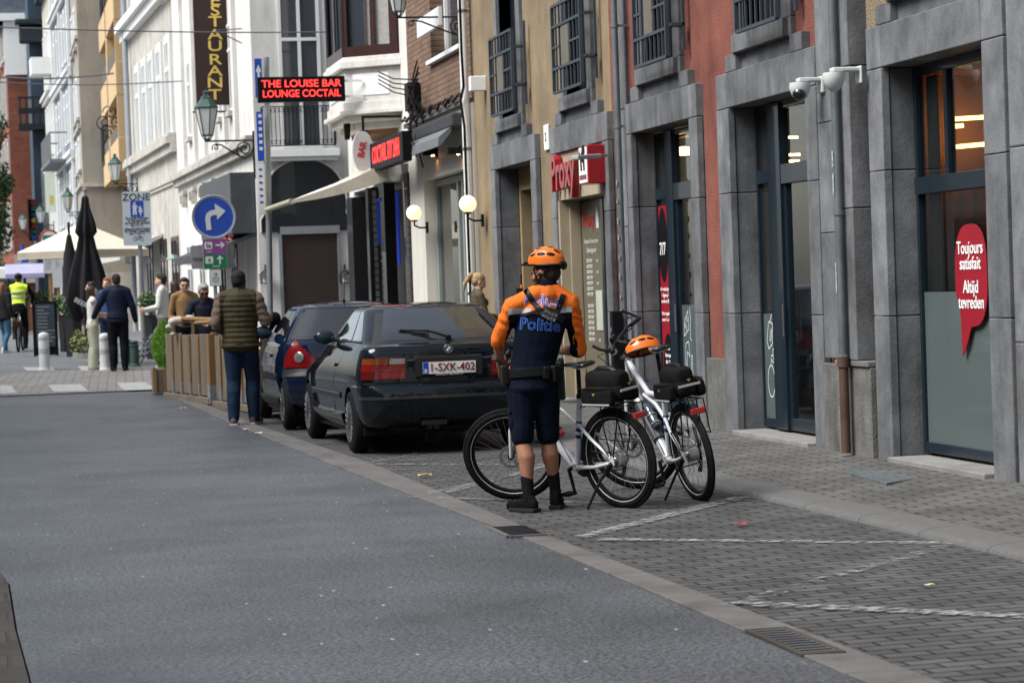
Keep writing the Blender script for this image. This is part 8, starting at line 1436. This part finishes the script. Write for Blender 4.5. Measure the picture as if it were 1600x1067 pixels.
t = thing('closed_parasol', 'tall closed black parasol at the edge of the crossing', 'parasol', (onY(135,560,52).x, 52., gz(52))); Yc = 52.; c = onY(133, 310, Yc); zt_ = onY(133,306,Yc).z; zb_ = onY(133,495,Yc).z; xb = onY(137,495,Yc).x; P = []
for j, (u, r) in enumerate(((0,.03),(.02,.06),(.10,.08),(.22,.16),(.30,.19),(.34,.13),(.45,.18),(.6,.28),(.75,.36),(.88,.40),(.95,.33),(1.0,.28))):
    z = zt_+(zb_-zt_)*u; x = c.x+(xb-c.x)*u; P.append([V((x+r*(1+.28*sin(i*7*2*pi/56+j*.15))*cos(2*pi*i/56), Yc+r*.8*(1+.28*sin(i*7*2*pi/56+j*.15))*sin(2*pi*i/56), z-(.12*sin(i*7*2*pi/56) if j > 9 else 0))) for i in range(56)])
q = MB(); q.grid(P, closed=True); q.build('canopy', mat('parasol_black', (.009,.009,.011), .9, var=.3, vs=5), t, smooth=True); q = MB(); q.cyl((xb,Yc,gz(Yc)), (c.x,Yc,zt_+.12), .03); q.sph((c.x,Yc,zt_+.12), .05, 10, 6); q.cyl((xb,Yc,gz(Yc)), (xb,Yc,gz(Yc)+.12), .35, n=20); q.build('pole', mat('parasol_pole', (.2,.2,.2), .5), t)
q = MB(); text_on(q, 'BEER', .14, (xb-.15, Yc-.50, zb_+.30), (.8,0,-.5), (.5,0,.8), bold=.002); q.build('lettering', SWH, t)
t = thing('closed_parasol', 'second folded black parasol left of and behind the tall one', 'parasol', (onY(110,560,58).x, 58., gz(58))); Yc = 58.; c = onY(109,400,Yc); q = MB(); q.lathe([(.20,.6),(.22,1.0),(.15,2.2),(.05,2.7)], (c.x,Yc,gz(Yc)), 14); q.build('canopy', MATS['parasol_black'], t, smooth=True); q = MB(); q.cyl((c.x,Yc,gz(Yc)), (c.x,Yc,gz(Yc)+3.0), .03); q.build('pole', IRON, t)
# --- chalkboard, tubs, far objects
Yc = 54.; a, b = onY(52,475,Yc), onY(89,541,Yc); t = thing('chalkboard', 'dark A-board menu standing on the far pavement', 'menu board', (a.x, Yc, gz(Yc))); q = MB(); q.prism([(a.x,b.z),(b.x,b.z),(b.x,a.z),(a.x,a.z)], (0,Yc,0), (1,0,0), (0,0,1), (0,.05,0)); q.build('board', mat('slate_board', (.035,.05,.065), .6, var=.2), t); q = MB(); [q.bx(x, x+.06, Yc-.005, Yc+.06, gz(Yc), a.z+.03) for x in (a.x-.03, b.x-.03)]; q.bx(a.x+.03,b.x-.03,Yc-.004,Yc+.055,a.z,a.z+.05); q.bx(a.x,b.x,Yc+.5,Yc+.55,gz(Yc),a.z-.2); q.build('frame', BLACK, t); q = MB()
for i in range(11): L_ = .15+.25*random.random(); q.bx(a.x+.07, a.x+.07+L_, Yc-.003, Yc-.001, a.z-.08-i*.075, a.z-.06-i*.075)
q.build('chalk_lines', mat('chalk', (.25,.26,.27), .8, var=.5, vs=50), t)
FOLI = mat('shrub_leaf', (.07,.12,.05), .6, var=.5, vs=8); BTUB = mat('tub_black', (.015,.017,.02), .5)
for (px0, px1, pt, pb, Y, lb, hb_) in ((103,126,494,548,53.,'tall black square planter with pale leafy shrub, nearer the black parasol',.5),(93,106,492,540,56.,'slim black planter right of the chalkboard',.45),(228,246,492,540,50.,'black planter box with green leaves right of the Zone sign pole',.55)):
    a, b = onY(px0, pt, Y), onY(px1, pb, Y); z = gz(Y); t = thing('planter_tub', lb, 'planter', ((a.x+b.x)/2, Y, z), 0, 'black planters by the parasols'); cx_ = (a.x+b.x)/2; w = (b.x-a.x)/2; q = MB(); q.lathe([(w*1.1,0),(w*1.38,a.z-z),(w*1.2,a.z-z),(w*1.1,a.z-z-.08)], (cx_, Y, z), 4, None); q.v = [V((cx_,Y,0))+Matrix.Rotation(pi/4, 3, 'Z') @ (v-V((cx_,Y,0))) for v in q.v]; q.build('tub', BTUB, t); q = MB(); [leafball(q, (cx_+random.gauss(0,w*.6), Y+random.gauss(0,.12), a.z+.12+random.random()*hb_*.4), .20, 110, .045) for _ in range(5)]; q.build('foliage', FOLI, t)
t = thing('ground_plant', 'small yellowish plant at the foot of the black planter', 'plant', gnd(124,552)); q = MB(); leafball(q, onY(125,535,52)+V((0,0,0)), .25, 160, .05, 1.2); q.build('foliage', mat('yellow_leaf', (.18,.19,.07), .7, var=.4), t)
q = MB(); p = gnd(122, 553); q.bx(p.x-.25, p.x+.25, p.y-.2, p.y+.2, p.z, p.z+.12); o = q.build('concrete_base', mat('concrete', (.35,.34,.31), .9, var=.1), bevel=.02); tag(o, 'pale concrete parasol foot on the far side of the crossing', 'parasol base')
# folded chairs by the white sweater
for i in range(3):
    p = gnd(238, 572)+V((.10*i-.1, .25*i, 0)); t = thing('folded_chair', ('first','second','third')[i]+' folded grey chair leaning behind the Zone sign pole', 'chair', p, 0, 'folded chairs by the terrace'); q = MB()
    for s_ in (0,.4): q.tube([p+V((-.30,s_,.05)), p+V((.25,s_,.75))], .014, 6); q.tube([p+V((.22,s_,.05)), p+V((-.05,s_,.55))], .014, 6)
    q.build('frame', STEEL, t); q = MB(); [q.box(p+V((-.22+.09*k_,.2,.18+.115*k_)), (.05,.4,.012), Matrix.Rotation(-.9, 3, 'Y')) for k_ in range(5)]; q.build('slats', CHAR, t)
# prohibitory sign, info panels
Yc = 75.; t = thing('round_sign', 'round white sign with red rim above the cream parasol edge', 'sign', onY(77,400,Yc)); c = onY(77,374,Yc); r = 15./FP*Yc; q = MB(); q.prism(circ(r,36), c, (1,0,0), (0,0,1), (0,.03,0)); q.build('disc', SWH, t); q = MB(); q.torus(c, r*.92, r*.10, (0,1,0), 40, 6, flat=.4); q.build('rim', mat('rim_red', (.35,.015,.02), .5), t); q = MB(); q.bx(c.x-.2,c.x+.2,Yc-.03,Yc-.01,c.z-.1,c.z+.12); q.build('symbol', SGR, t); q = MB(); q.cyl((c.x,Yc+.05,gz(Yc)),(c.x,Yc+.05,c.z), .05); q.build('pole', POLE, t)
for (px0,py0,px1,py1,Y,lb) in ((67,398,87,427,66.,'upper white notice board on a wooden post beyond the chalkboard'),(82,400,98,449,72.,'larger faded notice board behind the wooden post')):
    t = thing('notice_board', lb, 'sign', onY(px0,py1,Y)); a, b = onY(px0,py0,Y), onY(px1,py1,Y); q = MB(); q.bx(a.x,b.x,Y,Y+.04,b.z,a.z); q.build('panel', mat('notice_white', (.42,.44,.46), .6, var=.08), t); q = MB(); [q.bx(a.x+.05, b.x-.05-.1*random.random(), Y-.004, Y-.001, a.z-.10-.07*i, a.z-.08-.07*i) for i in range(5)]; q.build('print_lines', STEEL, t); q = MB(); q.bx((a.x+b.x)/2-.04,(a.x+b.x)/2+.04,Y+.045,Y+.12,gz(Y),a.z); q.build('post', POST, t)
Yc = 85.; t = thing('market_stall', 'market stall with a lavender canopy and wooden front at the far left', 'stall', (onY(35,520,Yc).x, Yc, gz(Yc))); a, b = onY(8,424,Yc), onY(70,440,Yc); q = MB(); q.prism([(0,a.z-.25),(0,a.z-.1),(1.2,a.z+.25),(2.4,a.z-.1),(2.4,a.z-.25)], (a.x, Yc, 0), (0,1,0), (0,0,1), (b.x-a.x,0,0)); q.build('canopy', mat('lavender_canvas', (.30,.30,.42), .8), t); q = MB(); [q.cyl((x,y,gz(Yc)),(x,y,a.z-.1), .04) for x in (a.x+.1,(a.x+b.x)/2,b.x-.1) for y in (Yc+.1,Yc+2.3)]; q.build('poles', IRON, t); q = MB(); q.bx(a.x+.5,b.x+.3,Yc+.1,Yc+1.4,gz(Yc)+.1,gz(Yc)+1.1); q.build('counter', mat('stall_wood', (.16,.07,.04), .7), t); q = MB(); [leafball(q, (a.x+.8+random.random()*(b.x-a.x-.6), Yc+.5, gz(Yc)+1.25), .22, 60, .07) for _ in range(7)]; q.build('produce', FOLI, t)
Yc = 100.; t = thing('van', 'white van parked beyond the market stall at the far left', 'van', (onY(5,520,Yc).x, Yc, gz(Yc))); x0, x1 = onY(-30,430,Yc).x, onY(31,430,Yc).x; z = gz(Yc); q = MB(); q.prism([(x0,.35),(x1,.35),(x1,1.2),(x1-.08,2.3),(x1-.35,2.55),(x0+.35,2.55),(x0+.08,2.3),(x0,1.2)], (0,Yc,z), (1,0,0), (0,0,1), (0,5,0)); q.build('body', WHITE, t, bevel=.06, seg=3); q = MB(); q.bx(x0+.2,x1-.2,Yc-.02,Yc+.01,z+1.35,z+2.1); q.build('rear_window', CARGL, t); [ (lambda q: (q.cyl((x,Yc+y,z+.34),(x+.22,Yc+y,z+.34), .34, n=24), q.build('wheel', RUBBER, t)))(MB()) for x in (x0+.02,x1-.26) for y in (.9,4.0)]; q = MB(); q.bx(x1-.2,x1-.08,Yc-.02,Yc+.01,z+.9,z+1.3); q.build('tail_light', LRED, t)
# blue sign pole far left, parked car at the left edge, banner colours
Yc = 90.; t = thing('tram_stop_sign', 'blue and white sign on a blue pole above the market stall', 'sign', (onY(37,440,Yc).x, Yc, gz(Yc))); a, b = onY(35,402,Yc), onY(46,426,Yc); q = MB(); q.bx(a.x,b.x,Yc,Yc+.05,b.z,a.z); q.build('panel', SWH, t); q = MB(); q.bx(a.x,b.x,Yc-.01,Yc-.002,a.z-.2,a.z); q.build('header', SBLUE, t); q = MB(); q.cyl((a.x+.1,Yc+.1,gz(Yc)),(a.x,Yc+.1,onY(36,390,Yc).z+.2), .06); q.build('pole', SBLUE, t)
# black rail bin beside the downpipe and the grille over the crossing
p = gnd(962, 700, .12); pt_ = fac(963, 545, 6.6); t = thing('cycle_post', 'black slotted metal post in front of the slim grey downpipe', 'post', (6.62, pt_.y, .13)); q = MB(); q.bx(6.55,6.67,pt_.y-.06,pt_.y+.06,.13,fac(963,486,6.6).z); q.build('body', BLACK, t, bevel=.01); q = MB(); [q.bx(6.545,6.549,pt_.y-.03,pt_.y+.03,z,z+.05) for z in (.9,1.05)]; q.build('slots', STEEL, t)
